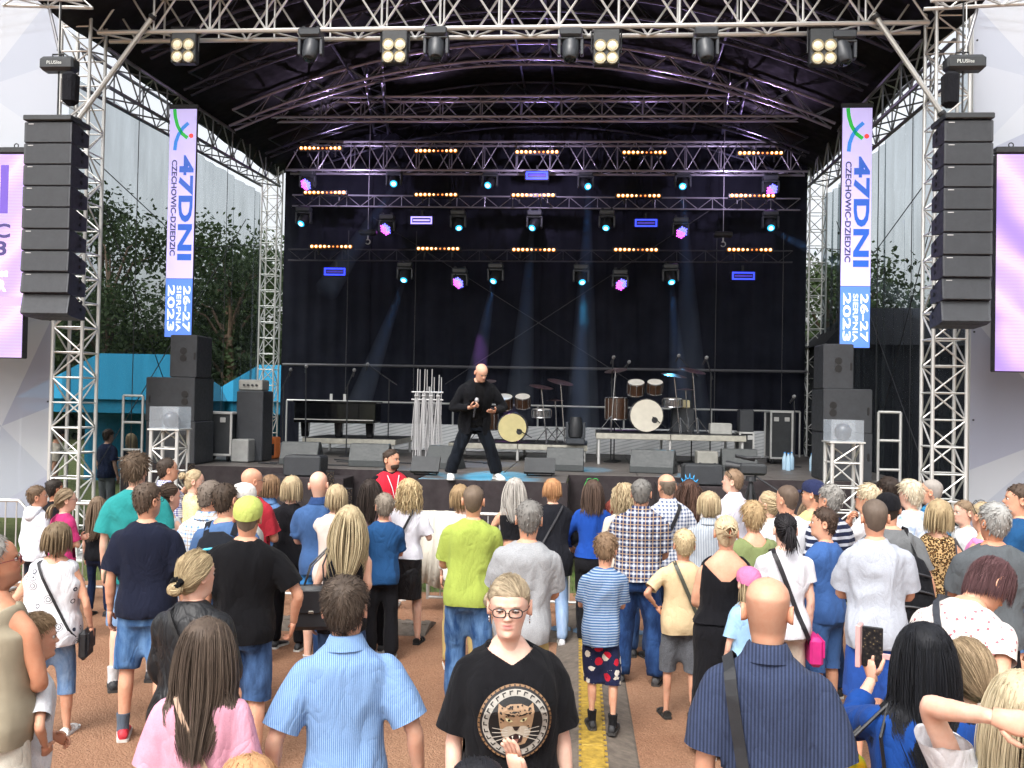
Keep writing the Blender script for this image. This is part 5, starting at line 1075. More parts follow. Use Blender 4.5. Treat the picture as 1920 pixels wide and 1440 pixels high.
    for z in zz:
        hx, hy_, yc = prof(T, z); V.append(sring(z*k, (hx*bb-shr-.014*(z < 1.05))*k, (hy_*bb-shr-.014*(z < 1.05))*k, yc*k, 20))
    g.rings(V)
    arms_r = np.array([.040, .046, .044, .039, .041, .033, .0265])*k*fs*(.6+.4*bb)
    for s in (-1, 1):
        S, E, Wq, pn, curl, hd = A[s]
        limb(g, [S+np.array([-s*.04*k, 0, .010*k]), S*.8+E*.2, S*.45+E*.55, E, E*.75+Wq*.25, E*.35+Wq*.65, Wq], arms_r, 10)
    lsp = legs[2]
    J = {}
    for s, fw in ((-1, legs[0]), (1, legs[1])):
        hipx = s*.088*k; ank = np.array([s*(.10+lsp)*k, -.025*k+fw*k, .085*k]); hip = np.array([hipx, 0, .88*k])
        kn = (hip+ank)/2+np.array([s*.008*k, (.03+abs(fw)*.15)*k, .01*k]); J[s] = (hip, kn, ank)
        tr = np.array([.082, .078, .066, .054, .057, .046, .036])*k*(1 if sex != 'f' else 1.02)*(.5+.5*bb)*(.86 if child else 1)*(np.array([.86, .86, .86, .84, .86, .9, .95]) if bot[0] == 'long' else np.array([.86, .9, .93, 1, 1, 1, 1]))
        limb(g, [hip, hip*.7+kn*.3, hip*.3+kn*.7, kn, kn*.72+ank*.28-np.array([0, .014*k, 0]), kn*.35+ank*.65, ank], tr, 10)
        if shoes is None or shoes == 'bare' or (isinstance(shoes, tuple) and shoes[0] == 'sandal'):
            limb(g, [ank, ank+np.array([0, .03, -.045])*k, ank+np.array([s*.01, .12, -.062])*k, ank+np.array([s*.015, .185, -.066])*k], np.array([.036, .036, .028, .018])*k, 8)
    nz, ntt = (46, 60) if near else (24, 30)
    HG, th = head_grid(nz, ntt, 'f' if sex == 'f' or child else 'm', fat)
    HV = headx(HG.reshape(-1, 3)); HF = grid_faces(len(HG), ntt)
    hz = HG[:, :, 2].ravel(); hxl = HG[:, :, 0].ravel(); hyl = HG[:, :, 1].ravel()
    tint = np.ones((len(HV), 3))
    lip = np.exp(-(hxl/.021)**4-((hz-.0585)/.0105)**4)*(hyl > .06)
    tint *= 1-lip[:, None]*np.array([.30, .58, .5])*(1 if sex == 'f' else .5)
    chk = np.exp(-((np.abs(hxl)-.042)/.022)**2-((hz-.088)/.02)**2)*(hyl > .04); tint *= 1-chk[:, None]*np.array([.02, .14, .13])
    if 'stubble' in extras or 'beard' in extras:
        bd = smooth01(-hz, -.075, -.045)*(hyl > -.01)*smooth01(hz, -.03, -.01); tint *= 1-bd[:, None]*np.array([.35, .32, .28])*(2.2 if 'beard' in extras else 1)
    if 'shave' in extras:
        sv = smooth01(-hz, -.175, -.15)*smooth01(hz, .02, .05)*smooth01(-hyl, -.02, .02); tint *= 1-sv[:, None]*np.array([.34, .34, .34])
    hg = G(); hg.add(HV, HF.tolist())
    for s in (-1, 1):      # ears
        u = np.linspace(0, 2*math.pi, 12, endpoint=False); E_ = []
        for q, (f_, o_) in enumerate(((.75, -.006), (1.02, .008), (1.05, .019), (.68, .018), (.3, .010))):
            E_.append(np.stack([s*(.0735+o_)+0*u, -.012+.019*f_*np.cos(u)-.004-.3*(o_), .102+.032*f_*np.sin(u)*(1+.1*np.sin(u))], 1))
        if s < 0: E_ = [q[::-1] for q in E_]
        n0 = hg.n; e2 = G().rings(E_, True); hg.add(headx(np.concatenate(e2.V)), e2.F)
    for s in (-1, 1):
        S, E, Wq, pn, curl, hd = A[s]; make_hand(hg, Wq, hd, pn, s, k*(1.0 if sex != 'f' else .9), curl, fine)
    HVall = np.concatenate(hg.V); tint = np.vstack([tint, np.ones((len(HVall)-len(tint), 3))*np.array([1, .93, .9])])
    HFall = hg.F
    def body_done(V, F, N, HVall=HVall, HFall=HFall, tint=tint):
        n = len(V); F = F.tolist() if isinstance(F, np.ndarray) else F
        obj_mesh('body', warp(np.vstack([V, HVall])), F+[[i+n for i in f] for f in HFall], skm, root, ('tint', np.vstack([np.ones((n, 3)), tint])))
    remesh_job(g, .014 if near else .022, 3, body_done)
    # ---- clothes
    def folds(V, N, amp, seed, kz=3.4):
        q = V*np.array([9, 9, kz])/k; w = np.stack([vnoise(q*.6+3, seed), vnoise(q*.6+9, seed+1), vnoise(q*.6+17, seed+2)], 1)
        n1 = vnoise(q+w*1.3, seed+3); n2 = vnoise(q*2.1+w*1.8, seed+4)
        return V+N*((np.abs(n1)*-1.5+.5)*amp+n2*amp*.45)[:, None]
    def multi(V, F, tests):      # apply cuts one after another on the same vertex set
        F = F.tolist() if isinstance(F, np.ndarray) else F
        V = V.copy()
        for dist, dr in tests:
            ok = dist <= 0; F = [f for f in F if any(ok[i] for i in f)]; b_ = (~ok) & (dist < .06); V[b_] -= dist[b_][:, None]*dr
        used = np.unique(np.fromiter((i for f in F for i in f), int)); mp = -np.ones(len(V), int); mp[used] = np.arange(len(used))
        return V[used], [[int(mp[i]) for i in f] for f in F]
    kind, tmat = top[0], top[1]
    opts = top[3] if len(top) > 3 else {}
    if tmat is not None:
        g = G(); hang = opts.get('hang', .9 if sex != 'f' else .82); zlo = opts.get('hem', .84 if sex != 'f' else .86); ztop = {'tee': 1.495, 'shirt': 1.505, 'tank': 1.49, 'scoop': 1.47, 'crop': 1.40, 'strap': 1.47, 'hoodie': 1.51, 'jacket': 1.51, 'dress': 1.47}.get(kind, 1.495)
        zz = np.linspace(zlo-.035, ztop, 18); V = []; ch = prof(T, 1.28)
        for z in zz:
            hx, hy_, yc = prof(T, max(z, .8)); low = smooth01(-z, -1.3, -1.2); e = ease_top*(1-.75*smooth01(z, 1.42, 1.50))+.010*smooth01(-z, -1.08, -1.0)+opts.get('flare', 0)*smooth01(-z, -1.15, -zlo)
            hx2 = max(hx, hang*ch[0]*low); hy2 = max(hy_, hang*ch[1]*low)
            if kind in ('tank', 'strap') and z > 1.33: hx2 = min(hx2, .125 if kind == 'tank' else .11)
            V.append(sring(z*k, (hx2*bb+e)*k, (hy2*bb+e)*k, yc*k, 26, 2.5))
        g.rings(V)
        sl = opts.get('sleeve', {'tee': .78, 'shirt': .85, 'hoodie': 1.95, 'jacket': 1.95, 'long': 1.95, 'dress': .0, 'scoop': 0}.get(kind, 0))
        ENDS = []
        if sl:
            for s in (-1, 1):
                S, E, Wq, pn, curl, hd = A[s]; loose = opts.get('loose', .017)
                if sl <= 1: pts = [S+np.array([-s*.05*k, 0, .012*k]), S, S+(E-S)*sl*.5, S+(E-S)*min(sl+.14, 1.05)]; ENDS.append((S+(E-S)*sl, (E-S)/np.linalg.norm(E-S))); rad = np.array([.040, .050+.3*ease_top, .050*fs+loose, .048*fs+loose+.007])
                else:
                    f2 = min(sl-1, .97); ENDS.append((E+(Wq-E)*min(f2, .93), (Wq-E)/np.linalg.norm(Wq-E))); f2 = f2+.1; pts = [S+np.array([-s*.05*k, 0, .012*k]), S, S*.5+E*.5, E, E+(Wq-E)*f2*.5, E+(Wq-E)*f2]; rad = np.array([.040, .050+.3*ease_top, .048*fs+loose*.8, .044*fs+loose*.8, .040*fs+loose*.7, .030*fs+loose*.8])
                limb(g, pts, rad*k*(.6+.4*bb), 14)
        def top_done(V, F, N, kind=kind):
            V = folds(V, N, (.008 if near else .014)*k*opts.get('fold', 1), seed)
            x, y, z = V[:, 0]/k, V[:, 1]/k, V[:, 2]/k; tests = []; up = np.array([0, 0, 1.0]); lim = None
            if kind in ('scoop', 'tank'): lim = np.where(y < 0, opts.get('back', 1.38), opts.get('front', 1.40))+.9*np.maximum(np.abs(x)-.03, 0)
            elif kind == 'crop': lim = np.full(len(V), 1.36)
            elif kind == 'tee': lim = np.where(y < 0, 1.487, opts.get('neck', 1.465)+.3*np.abs(x))+.25*np.abs(x)
            if lim is not None: tests.append(((z-lim)*k, up))
            tests.append((np.where((np.abs(x) < .5), zlo+opts.get('dip', .0)*y-z+.012*np.sin(x*14+seed)*opts.get('wavy', .4), -1)*k, -up))
            for pe, de in ENDS:
                rel = V-pe; outs = np.abs(x) > prof(T, z)[0]*bb+ease_top+.012 if abs(pe[0])/k > .17 else np.ones(len(V), bool); tests.append((np.where((np.linalg.norm(rel-(rel@de)[:, None]*de, axis=1) < .095*k) & outs, np.where((rel@de) < .2*k, rel@de, -1), -1), de))
            if opts.get('open'):
                wdt = .012+.07*smooth01(-z, -1.30, -.95)+.055*smooth01(z, 1.15, 1.45); tests.append((np.where((y > 0) & (z > .7), (wdt-np.abs(x))*k, -1), np.array([0, 0, 0.0])))
            V, F = multi(V, F, tests)
            nm = opts.get('name', {'shirt': 'shirt', 'tee': 't_shirt', 'tank': 'top', 'scoop': 'top', 'crop': 'top', 'hoodie': 'hoodie', 'jacket': 'jacket', 'dress': 'dress', 'long': 'sweater'}.get(kind, 'top'))
            obj_mesh(nm, warp(V), F, tmat, root)
        remesh_job(g, vx, 5 if near else 3, top_done)
        if kind == 'shirt' or collar:
            cg = G(); u = np.linspace(0, 2*math.pi, 20, endpoint=False); Vc = []
            for z, r1, r2, dy in ((1.465, .092, .078, -.012), (1.50, .075, .068, -.012), (1.535, .066, .064, -.010), (1.53, .072, .07, -.012), (1.475, .102, .088, -.016)):
                Vc.append(np.stack([r1*bb**.5*np.cos(u), dy+r2*bb**.5*np.sin(u), z-.045*smooth01(np.sin(u), .2, 1)+0*u], 1)*k)
            cg.rings(Vc, False); obj_mesh('collar', warp(np.concatenate(cg.V)), cg.F, collar or tmat, root)
        if kind == 'hoodie':
            cg = G(); u = np.linspace(0, 2*math.pi, 16, endpoint=False)
            Vc = [np.stack([r1*np.cos(u), -.04+dy+r2*np.sin(u), z+.0*u], 1)*k for z, r1, r2, dy in ((1.36, .05, .03, -.07), (1.40, .10, .05, -.07), (1.47, .12, .085, -.03), (1.52, .10, .085, .0), (1.53, .07, .06, .01))]
            cg.rings(Vc, True); obj_mesh('hood', warp(np.concatenate(cg.V)), cg.F, tmat, root)
    bk, bmat = bot[0], bot[1]; bo = bot[2] if len(bot) > 2 else {}
    if bmat is not None:
        g = G()
        if bk in ('skirt', 'dress', 'mini'):
            zb = {'skirt': .50, 'mini': .60, 'dress': .10}[bk]; zb = bo.get('hem', zb)
            zt = .99; V = []; zcut = zb*k
            for z in np.linspace(zb-.04, zt, 14):
                hx, hy_, yc = prof(T, max(z, .86)); f = smooth01(-z, -.86, -zb)
                V.append(sring(z*k, (hx*bb+.010+f*bo.get('flare', .0))*k, (hy_*bb+.010+f*bo.get('flare', .0)*.8)*k, yc*k, 22, 2.3))
            g.rings(V)
        else:
            V = [sring(z*k, (prof(T, z)[0]*bb+.011)*k, (prof(T, z)[1]*bb+.011)*k, prof(T, z)[2]*k, 22, 2.3) for z in np.linspace(.80, .985, 7)]; g.rings(V)
            end = {'long': 1.97, 'shorts': .98, 'capri': 1.35, 'short': .7}[bk]; end = bo.get('end', end); zcut = None; lo = bo.get('loose', .012 if sex != 'f' else .004)
            for s in (-1, 1):
                hip, kn, ank = J[s]; ze = (hip+(kn-hip)*end if end <= 1 else kn+(ank-kn)*(end-1)); zcut = ze[2] if zcut is None else min(zcut, ze[2]); tt = np.linspace(0, min(end+(.12 if bk != 'long' else 0), 2), 7); pts = []; rad = []
                tr = np.array([.082, .066, .054, .055, .038])*(.5+.5*bb)*(.86 if child else 1)
                for t in tt:
                    p = hip+(kn-hip)*t if t <= 1 else kn+(ank-kn)*(t-1); pts.append(p); rad.append(np.interp(t, (0, .6, 1, 1.3, 2), tr)+.012+lo*min(1, t*1.4)+(.012 if t > 1.5 and bk == 'long' else 0)*(lo > .008))
                if bk == 'long': pts[-1] = pts[-1]+np.array([0, .008, -.02])*k
                limb(g, pts, np.array(rad)*k, 14)
        def bot_done(V, F, N):
            z = V[:, 2]/k; V = folds(V, N, .0065*k, seed+50, 3.0)
            kn_ = np.exp(-((z-.47)/.10)**2)+1.2*np.exp(-((z-.14)/.08)**2)+.6*np.exp(-((z-.8)/.06)**2)
            V = V+N*(vnoise(V*np.array([7, 7, 30])/k, seed+60)*.006*k*kn_)[:, None]
            if bk != 'long': V, F = multi(V, F, [(zcut-V[:, 2]+.006*np.sin(V[:, 0]*30+seed), np.array([0, 0, -1.0]))])
            obj_mesh({'long': 'trousers', 'shorts': 'shorts', 'short': 'shorts', 'capri': 'capri_trousers', 'skirt': 'skirt', 'mini': 'skirt', 'dress': 'skirt'}[bk], warp(V), F, bmat, root)
        remesh_job(g, .016 if near else .024, 2, bot_done)
    # ---- shoes
    if shoes and shoes != 'bare':
        sandal = isinstance(shoes, tuple); col = shoes[1] if sandal else (shoes[0] if isinstance(shoes, list) else shoes)
        sole = shoes[2] if sandal and len(shoes) > 2 else ('#d8d6d0' if rr.random() < .6 else '#3a3836')
        if isinstance(shoes, list): sole = shoes[1]
        for i, s in enumerate((-1, 1)):
            ank = J[s][2]; yw = R(-s*8-foot_yaw[i]); cs, sn = math.cos(yw), math.sin(yw)
            def place(Q): Q = np.array(Q)*k*(.93 if sex == 'f' else 1); return np.stack([ank[0]+Q[:, 0]*cs-Q[:, 1]*sn, ank[1]+.02*k+Q[:, 0]*sn+Q[:, 1]*cs, Q[:, 2]], 1)
            prf = [(-.085, .022, .045), (-.075, .032, .075), (-.045, .037, .096), (0, .038, .094), (.045, .040, .076), (.10, .045, .058), (.15, .046, .047), (.185, .038, .040), (.205, .020, .033)]
            u = np.linspace(0, 2*math.pi, 12, endpoint=False)
            up = G(); up.rings([place(np.stack([w_*np.cos(u), np.full(12, y_), .018+(z_-.018)/2*(1+np.sin(u))], 1)) for y_, w_, z_ in prf])
            if sandal:
                up = G()
                for y_, w_, z_ in ((.135, .046, .052), (.055, .043, .073), (-.05, .038, .075)):
                    up.rings([place(np.stack([w_*1.06*np.cos(u), np.full(12, y_+d_), .012+(z_*1.04-.012)/2*(1+np.sin(u))], 1)) for d_ in (-.013, .013)])
            sh = link('shoe', up.mesh('shoe', plain(col, .6, var=.15), True), root)
            so = G(); ol = [(p_[1]+.005, p_[0]*1.03) for p_ in prf]; ring = [(w_, y_) for w_, y_ in ol]+[(-w_, y_) for w_, y_ in ol[::-1]]
            so.rings([place([(x_, y_, z_) for x_, y_ in ring]) for z_ in (0, .012, .024)])
            link('sole', so.mesh('sole', plain(sole, .7, var=.15)), sh)
            if socks: sg = G(); limb(sg, [ank+np.array([0, 0, -.02])*k, ank+np.array([0, 0, .03])*k, ank+np.array([0, 0, socks[1]])*k], np.array([.041, .040, .046])*k, 10); link('sock', sg.mesh('sock', cloth(socks[0]), True), root)
    # ---- hair
    style = hair[0]; ln = line or {'rec': 'rec', 'bald': None, 'ring': 'ring'}.get(style, 'f' if sex == 'f' else 'm')
    ho = hair[3] if len(hair) > 3 else {}
    ln = ho.get('line', ln)
    hc = headx(np.array([[0, -.003, .128]]))[0]; hr = np.array([.0785, .103, .112])*hk
    tors = (T, k, bb, ease_top*k+.004)
    if style not in ('bald', 'none'):
        hm = hairm(hair[1], hair[2]); zh = zhair(th, ln)[None, :]; Zg = HG[:, :, 2]
        msk = smooth01(Zg, zh-.006, zh+.022); tk = {'buzz': .0035, 'rec': .010, 'ring': .007, 'short': .012, 'crop': .008, 'mop': .024, 'pixie': .016, 'bob': .012, 'long': .009, 'pony': .008, 'bun': .009, 'curly': .016, 'updo': .010}[style]*ho.get('vol', 1)
        if ho.get('cap'): tk = min(tk, .006)
        if style == 'ring': msk = msk*smooth01(-Zg, -.185, -.165)
        C0 = np.array([0, -.003, .11]); dirn = HG-C0; dirn[:, :, 2] *= .9; dirn /= np.linalg.norm(dirn, axis=2)[:, :, None]+1e-9
        jit = vnoise(HG.reshape(-1, 3)*np.array([55, 55, 40]), seed).reshape(Zg.shape)
        topb = 1+.5*smooth01(Zg, .15, .21)*(style in ('short', 'mop', 'pixie', 'crop'))
        SG = HG+dirn*(msk*tk*topb*(1+.22*jit)-.006*(1-msk))[:, :, None]
        r0 = len([z for z in HG[:, 0, 2] if z < -.03]); SV = headx(SG[r0:].reshape(-1, 3)); SF = grid_faces(len(SG)-r0, ntt)
        Vs = [SV]; Fs = [SF]; Ts = [np.full(len(SV), .4)+.25*jit[r0:].ravel()]; nv = len(SV)
        # sample scalp
        dens = 1.5 if near else .3
        cnt = int({'buzz': 0, 'rec': 600, 'ring': 300, 'short': 1100, 'crop': 900, 'mop': 1100, 'pixie': 1000, 'bob': 800, 'long': 900, 'pony': 600, 'bun': 600, 'curly': 800, 'updo': 600}[style]*dens)
        if ho.get('cap'): cnt = int(cnt*.5)
        if cnt:
            ii = rr.integers(0, len(SG), cnt*6); jj = rr.integers(0, ntt, cnt*6); rad_w = np.hypot(SG[ii, jj, 0], SG[ii, jj, 1]+.003)/.1
            zl = zhair(th[jj], ln); ok = (SG[ii, jj, 2] > zl+.004) & (rr.random(cnt*6) < rad_w+.1)
            if style == 'ring': ok &= SG[ii, jj, 2] < .172
            if ho.get('cap'): ok &= SG[ii, jj, 2] < .14
            ii, jj = ii[ok][:cnt], jj[ok][:cnt]; n = len(ii)
            s0 = SG[ii, jj]+rr.normal(0, .003, (n, 3)); nd = dirn[ii, jj]
            crown = np.array([.012, -.055, .225]); fl = s0-crown
            if style in ('long', 'bob', 'curly', 'pony', 'bun', 'updo'): fl = np.stack([np.sign(s0[:, 0]+1e-4)*(.10+.5*smooth01(s0[:, 1], -.05, .05))+3*s0[:, 0], -.45+0*s0[:, 0], -.5-3*np.maximum(.2-s0[:, 2], 0)], 1)
            tie = None
            if style in ('pony', 'bun', 'updo'): tie = np.array(ho.get('tie', {'pony': (0, -.115, .125), 'bun': (0, -.115, .10), 'updo': (0, -.09, .20)}[style])); fl = tie-s0
            if style in ('short', 'mop', 'pixie'): fl = fl+rr.normal(0, .03, fl.shape)+np.array([0, .05, .0])*(s0[:, 2:3] > .19)
            fl = fl-nd*(np.sum(fl*nd, 1))[:, None]; fl /= np.linalg.norm(fl, axis=1)[:, None]+1e-9
            fl = fl+nd*{'short': .16, 'mop': .5, 'pixie': .3, 'curly': .4, 'crop': .3}.get(style, .08)
            # into person frame
            p0 = headx(s0); p1 = headx(s0+fl*.01); d0 = p1-p0; d0 /= np.linalg.norm(d0, axis=1)[:, None]
            lnb = {'rec': .022, 'ring': .018, 'short': .030, 'crop': .018, 'mop': .055, 'pixie': .042, 'bob': .20, 'long': .45, 'curly': .40, 'pony': .1, 'bun': .1, 'updo': .1}[style]*ho.get('len', 1)
            if style in ('long', 'bob', 'curly'):
                zend = h-hs-(lnb-.23); L = np.maximum((p0[:, 2]-zend)*1.12, .05)*rr.uniform(.86, 1.06, n); K = 11 if near else 8; grv = .42
            elif tie is not None:
                tp = headx(tie[None])[0]; L = np.linalg.norm(p0-tp, axis=1)*1.08; K = 5; grv = 0.0
            else: L = lnb*rr.uniform(.6, 1.2, n); K = 3; grv = .12
            wid = rr.uniform(.5, 1.2, n)*{'long': .0027, 'bob': .0027, 'curly': .0032}.get(style, .0021)*(.75 if near else 2.1)
            if tie is not None:      # locks run over the skull to the tie point
                K = 5; path = []; tp = headx(tie[None])[0]
                V_, F_, T_ = strands(p0, d0, L, K, wid, 0.0, hc, hr*1.02, None, 0, seed, tie=tp)
            else: V_, F_, T_ = strands(p0, d0, L, K, wid, grv, hc, hr, tors, ho.get('curl', .55 if style == 'curly' else (.25 if style == 'mop' else (.1 if style == 'short' else 0))), seed, stiff=.9 if style in ('long', 'bob') else 0, gather=ho.get('gather', 2.2 if style == 'long' else 0))
            Vs.append(V_); Fs.append(F_+nv); Ts.append(T_); nv += len(V_)
            if style == 'pony':
                m_ = 160 if near else 90; q0 = tie+rr.normal(0, .010, (m_, 3)); p0 = headx(q0); d0 = np.tile((headx((tie+np.array([[0, -.01, .004]])))-tp)[0], (m_, 1)); d0 = d0/np.linalg.norm(d0[0])+rr.normal(0, .12, (m_, 3))
                V_, F_, T_ = strands(p0, d0, ho.get('tail', .28)*rr.uniform(.75, 1.05, m_), 9, np.full(m_, .005), .33, hc, hr, tors, ho.get('curl', .0), seed+1); Vs.append(V_); Fs.append(F_+nv); Ts.append(T_); nv += len(V_)
            if style in ('bun', 'updo'):
                br = ho.get('r', .042); m_ = 150 if near else 70; uu = rr.normal(size=(m_, 3)); uu /= np.linalg.norm(uu, axis=1)[:, None]; bc = tie+np.array([0, -br*.7, 0 if style == 'bun' else .01])
                p0 = headx(bc+uu*br*np.array([1.15, .85, .9])); tg = np.cross(uu, np.array([0, 1.0, .2])+rr.normal(0, .35, (m_, 3))); tg /= np.linalg.norm(tg, axis=1)[:, None]+1e-9
                hcb = headx(bc[None])[0]; V_, F_, T_ = strands(p0, tg, np.full(m_, br*2.2), 6, np.full(m_, .0065), 0, hcb, np.array([br*1.1, br*.82, br*.86])*hk, None, 0, seed+2, arc=(hcb, np.array([br*1.1, br*.82, br*.9])*hk, uu, tg)); Vs.append(V_); Fs.append(F_+nv); Ts.append(T_); nv += len(V_)
        obj_mesh('hair', warp(np.vstack(Vs)), np.vstack(Fs), hm, root, ('tone', np.clip(np.concatenate(Ts), 0, 1)))
    # ---- head extras
    def hput(name, g_, mat, smooth=True, parent=None): return obj_mesh(name, warp(headx(np.concatenate(g_.V))), g_.F, mat, parent or root, None, smooth)
    ex = {e[0] if isinstance(e, tuple) else e: e for e in extras}
    if face or abs((a+hy+180) % 360-180) > 45:
        for s in (-1, 1):
            eg = G(); eg.lathe([(.0001, -.011), (.008, -.008), (.0112, 0), (.008, .008), (.0001, .011)], 10, (s*.0315, .0815, .1165), (0, 1, 0)); hput('eye', eg, plain('#e8e2dc', .25, var=.03))
            eg = G(); eg.lathe([(.0052, -.001), (.0052, .001), (.003, .002)], 10, (s*.031, .0922, .1165), (0, 1, 0)); hput('iris', eg, plain('#38424a', .2, var=.1))
            lid = G(); u = np.linspace(-1, 1, 7); lid.tube(np.stack([s*(.0315+.0135*u), .0915-.004*u*u+.001, .1165+(.0058 if not ex.get('closed') else .001)*(1-u*u)], 1), .0022 if not ex.get('closed') else .0035, 5); hput('eyelid', lid, skm if sex != 'f' else plain('#5a3d32', .5))
            bw = G(); bw.tube(np.stack([s*(.031+.019*u), .0985-.007*np.maximum(u, -.3)**2, .1345+.0035*(1-u*u)-.002*u], 1), np.array([.0012, .0024, .003, .003, .0026, .002, .0008])*(.6 if sex == 'f' else 1), 5); hput('eyebrow', bw, hairm(hair[1], hair[2]))
    if 'glasses' in ex or 'sunglasses' in ex:
        gc = (ex.get('glasses') or ex.get('sunglasses')); gcol = gc[1] if isinstance(gc, tuple) else '#1c1c20'; gg = G(); up = 0
        for s in (-1, 1):
            u = np.linspace(0, 2*math.pi, 17); gg.tube(np.stack([s*(.0325+.0265*np.sign(np.cos(u))*np.abs(np.cos(u))**.7), .112-.012*np.abs(.0325+.0265*s*np.cos(u)*s)/.06+0*u, .1145+.0175*np.sign(np.sin(u))*np.abs(np.sin(u))**.75], 1), .0026, 5)
            gg.tube([(s*.058, .102, .12), (s*.0775, .07, .122), (s*.083, 0, .118), (s*.081, -.02, .108)], .0018, 5)
        gg.tube([(-.007, .114, .118), (.007, .114, .118)], .0019, 5); hput('glasses', gg, plain(gcol, .3))
        if 'sunglasses' in ex:
            lg = G()
            for s in (-1, 1): lg.lathe([(.024, -.001), (.024, .001)], 14, (s*.0325, .106, .1145), (s*.2, 1, 0))
            hput('lens', lg, plain('#101216', .1))
    if 'headglasses' in ex:      # sunglasses pushed up on the hair
        gg = G(); gcol = ex['headglasses'][1] if isinstance(ex['headglasses'], tuple) else '#1a1a1c'
        for s in (-1, 1):
            u = np.linspace(0, 2*math.pi, 15); gg.tube(np.stack([s*.034+.028*np.cos(u), .066-.03*np.abs(s*.034+.028*np.cos(u))/.06+.5*(.0)+.012*np.sin(u)*-1, .237+.018*np.sin(u)-.14*np.abs(s*.034+.028*np.cos(u))**1.0+.006], 1), .003, 5)
            gg.tube([(s*.062, .055, .228), (s*.090, .0, .185), (s*.088, -.03, .14)], .0032, 5)
        hput('sunglasses', gg, plain(gcol, .25))
    if 'headband' in ex:
        gg = G(); u = np.linspace(0, math.pi, 17); gg.tube(np.stack([.098*np.cos(u), -.0+0*u, .115+.145*np.sin(u)], 1), .005, 6)
        for t_ in np.linspace(.25, .75, 5): gg.tube([(.098*math.cos(math.pi*t_), 0, .115+.145*math.sin(math.pi*t_)), (.13*math.cos(math.pi*t_), 0, .115+.20*math.sin(math.pi*t_))], [.012, .002], 6)
        hput('headband', gg, plain(ex['headband'][1], .4))
    if 'clip' in ex:
        gg = G(); gg.tube([(.03, -.11, .16), (.025, -.125, .13), (.02, -.13, .09)], [.004, .011, .004], 6); hput('hair_clip', gg, plain(ex['clip'][1], .3))
    if 'scrunchie' in ex:
        tie = np.array(ho.get('tie', (0, -.115, .125))); gg = G(); u = np.linspace(0, 2*math.pi, 22); rrr = .034+.006*np.sin(u*5); gg.tube(np.stack([tie[0]+rrr*np.cos(u), tie[1]-.018+.014*np.sin(u)+.004*np.sin(7*u), tie[2]+.034+rrr*.55*np.sin(u)], 1), .015, 7); hput('scrunchie', gg, cloth(ex['scrunchie'][1]))
    if 'cap' in ex:
        cc = ex['cap']; cm = cloth(cc[1]); back = len(cc) > 2 and cc[2] == 'back'; gg = G(); u = np.linspace(0, 2*math.pi, 22, endpoint=False); Vc = []
        for z_, r_ in ((.128, 1.02), (.16, 1.05), (.195, .99), (.222, .80), (.242, .48), (.251, .15), (.252, .01)): Vc.append(np.stack([.092*r_*np.cos(u), -.004+.114*r_*np.sin(u), z_+.018*np.sin(u)*(1-(z_-.128)/.125)*(1 if not back else -1)], 1))
        gg.rings(Vc, False); co = hput('cap', gg, cm)
        if len(cc) <= 2 or cc[2] != 'none':
            sg = 1 if not back else -1; bg_ = G(); w_ = np.linspace(-1, 1, 11); rows = []
            for f_ in (0, .35, .7, 1.0): rows.append(np.stack([.076*w_*(1-.12*f_), sg*(.085-.028*w_**2*0+(.075*f_)*np.sqrt(np.clip(1-.72*w_**2, 0, 1))+.020*(1-w_**2)), .142-.022*f_-.016*w_**2+0*w_], 1))
            tp_ = np.concatenate(rows); bt_ = tp_-np.array([0, 0, .005]); nn = 11; F_ = []
            for r_ in range(3):
                for i in range(nn-1): F_.append([r_*nn+i, r_*nn+i+1, r_*nn+nn+i+1, r_*nn+nn+i]); F_.append([44+r_*nn+i+1, 44+r_*nn+i, 44+r_*nn+nn+i, 44+r_*nn+nn+i+1])
            for i in range(nn-1): F_.append([33+i, 33+i+1, 77+i+1, 77+i])
            bg_.add(np.vstack([tp_, bt_]), F_); hput('brim', bg_, cm, True, co)
    if 'bandana' in ex:
        gg = G(); u = np.linspace(0, 2*math.pi, 20, endpoint=False)
        gg.rings([np.stack([.087*r_*np.cos(u), -.004+.108*r_*np.sin(u), z_+.0*u], 1) for z_, r_ in ((.135, 1.0), (.17, 1.02), (.205, .9), (.232, .6), (.245, .2), (.246, .01))], False); hput('bandana', gg, cloth(ex['bandana'][1]))
    if 'beardm' in ex:
        msk2 = smooth01(-HG[:, :, 2]-.35*np.abs(HG[:, :, 0]), -.078, -.06)*smooth01(HG[:, :, 2], -.012, .004)*smooth01(HG[:, :, 1], .02, .05); mo = np.exp(-((HG[:, :, 2]-.0585)/.006)**2-(HG[:, :, 0]/.022)**2)
        d_ = HG-np.array([0, .02, .06]); d_ /= np.linalg.norm(d_, axis=2)[:, :, None]+1e-9; BV = HG+d_*((msk2*.009*(1-mo)-.004))[:, :, None]; obj_mesh('beard', warp(headx(BV.reshape(-1, 3))), HF, hairm(hair[1], hair[2]), root, ('tone', np.full(BV.shape[0]*BV.shape[1], .3)))
    if 'earring' in ex:
        for s in (-1, 1): gg = G(); u = np.linspace(0, 2*math.pi, 15); gg.tube(np.stack([s*.083+0*u, -.012+.012*np.cos(u), .058+.014*np.sin(u)], 1), .0022, 5); hput('earring', gg, plain('#d8d8da', .2, .9))
    M = Matrix.Translation(loc) @ Matrix.Rotation(rz, 4, 'Z')
    def world(v): return M @ Vector(warp(np.array(v, float)))
    return dict(root=root, k=k, h=h, hs=hs, A={s: tuple(warp(q) for q in A[s][:3]) for s in A}, J=J, M=M, world=world, warp=warp, headx=headx, T=T, b=bb, ease=ease_top, rz=rz, loc=loc, shx=shx, shz=shz)
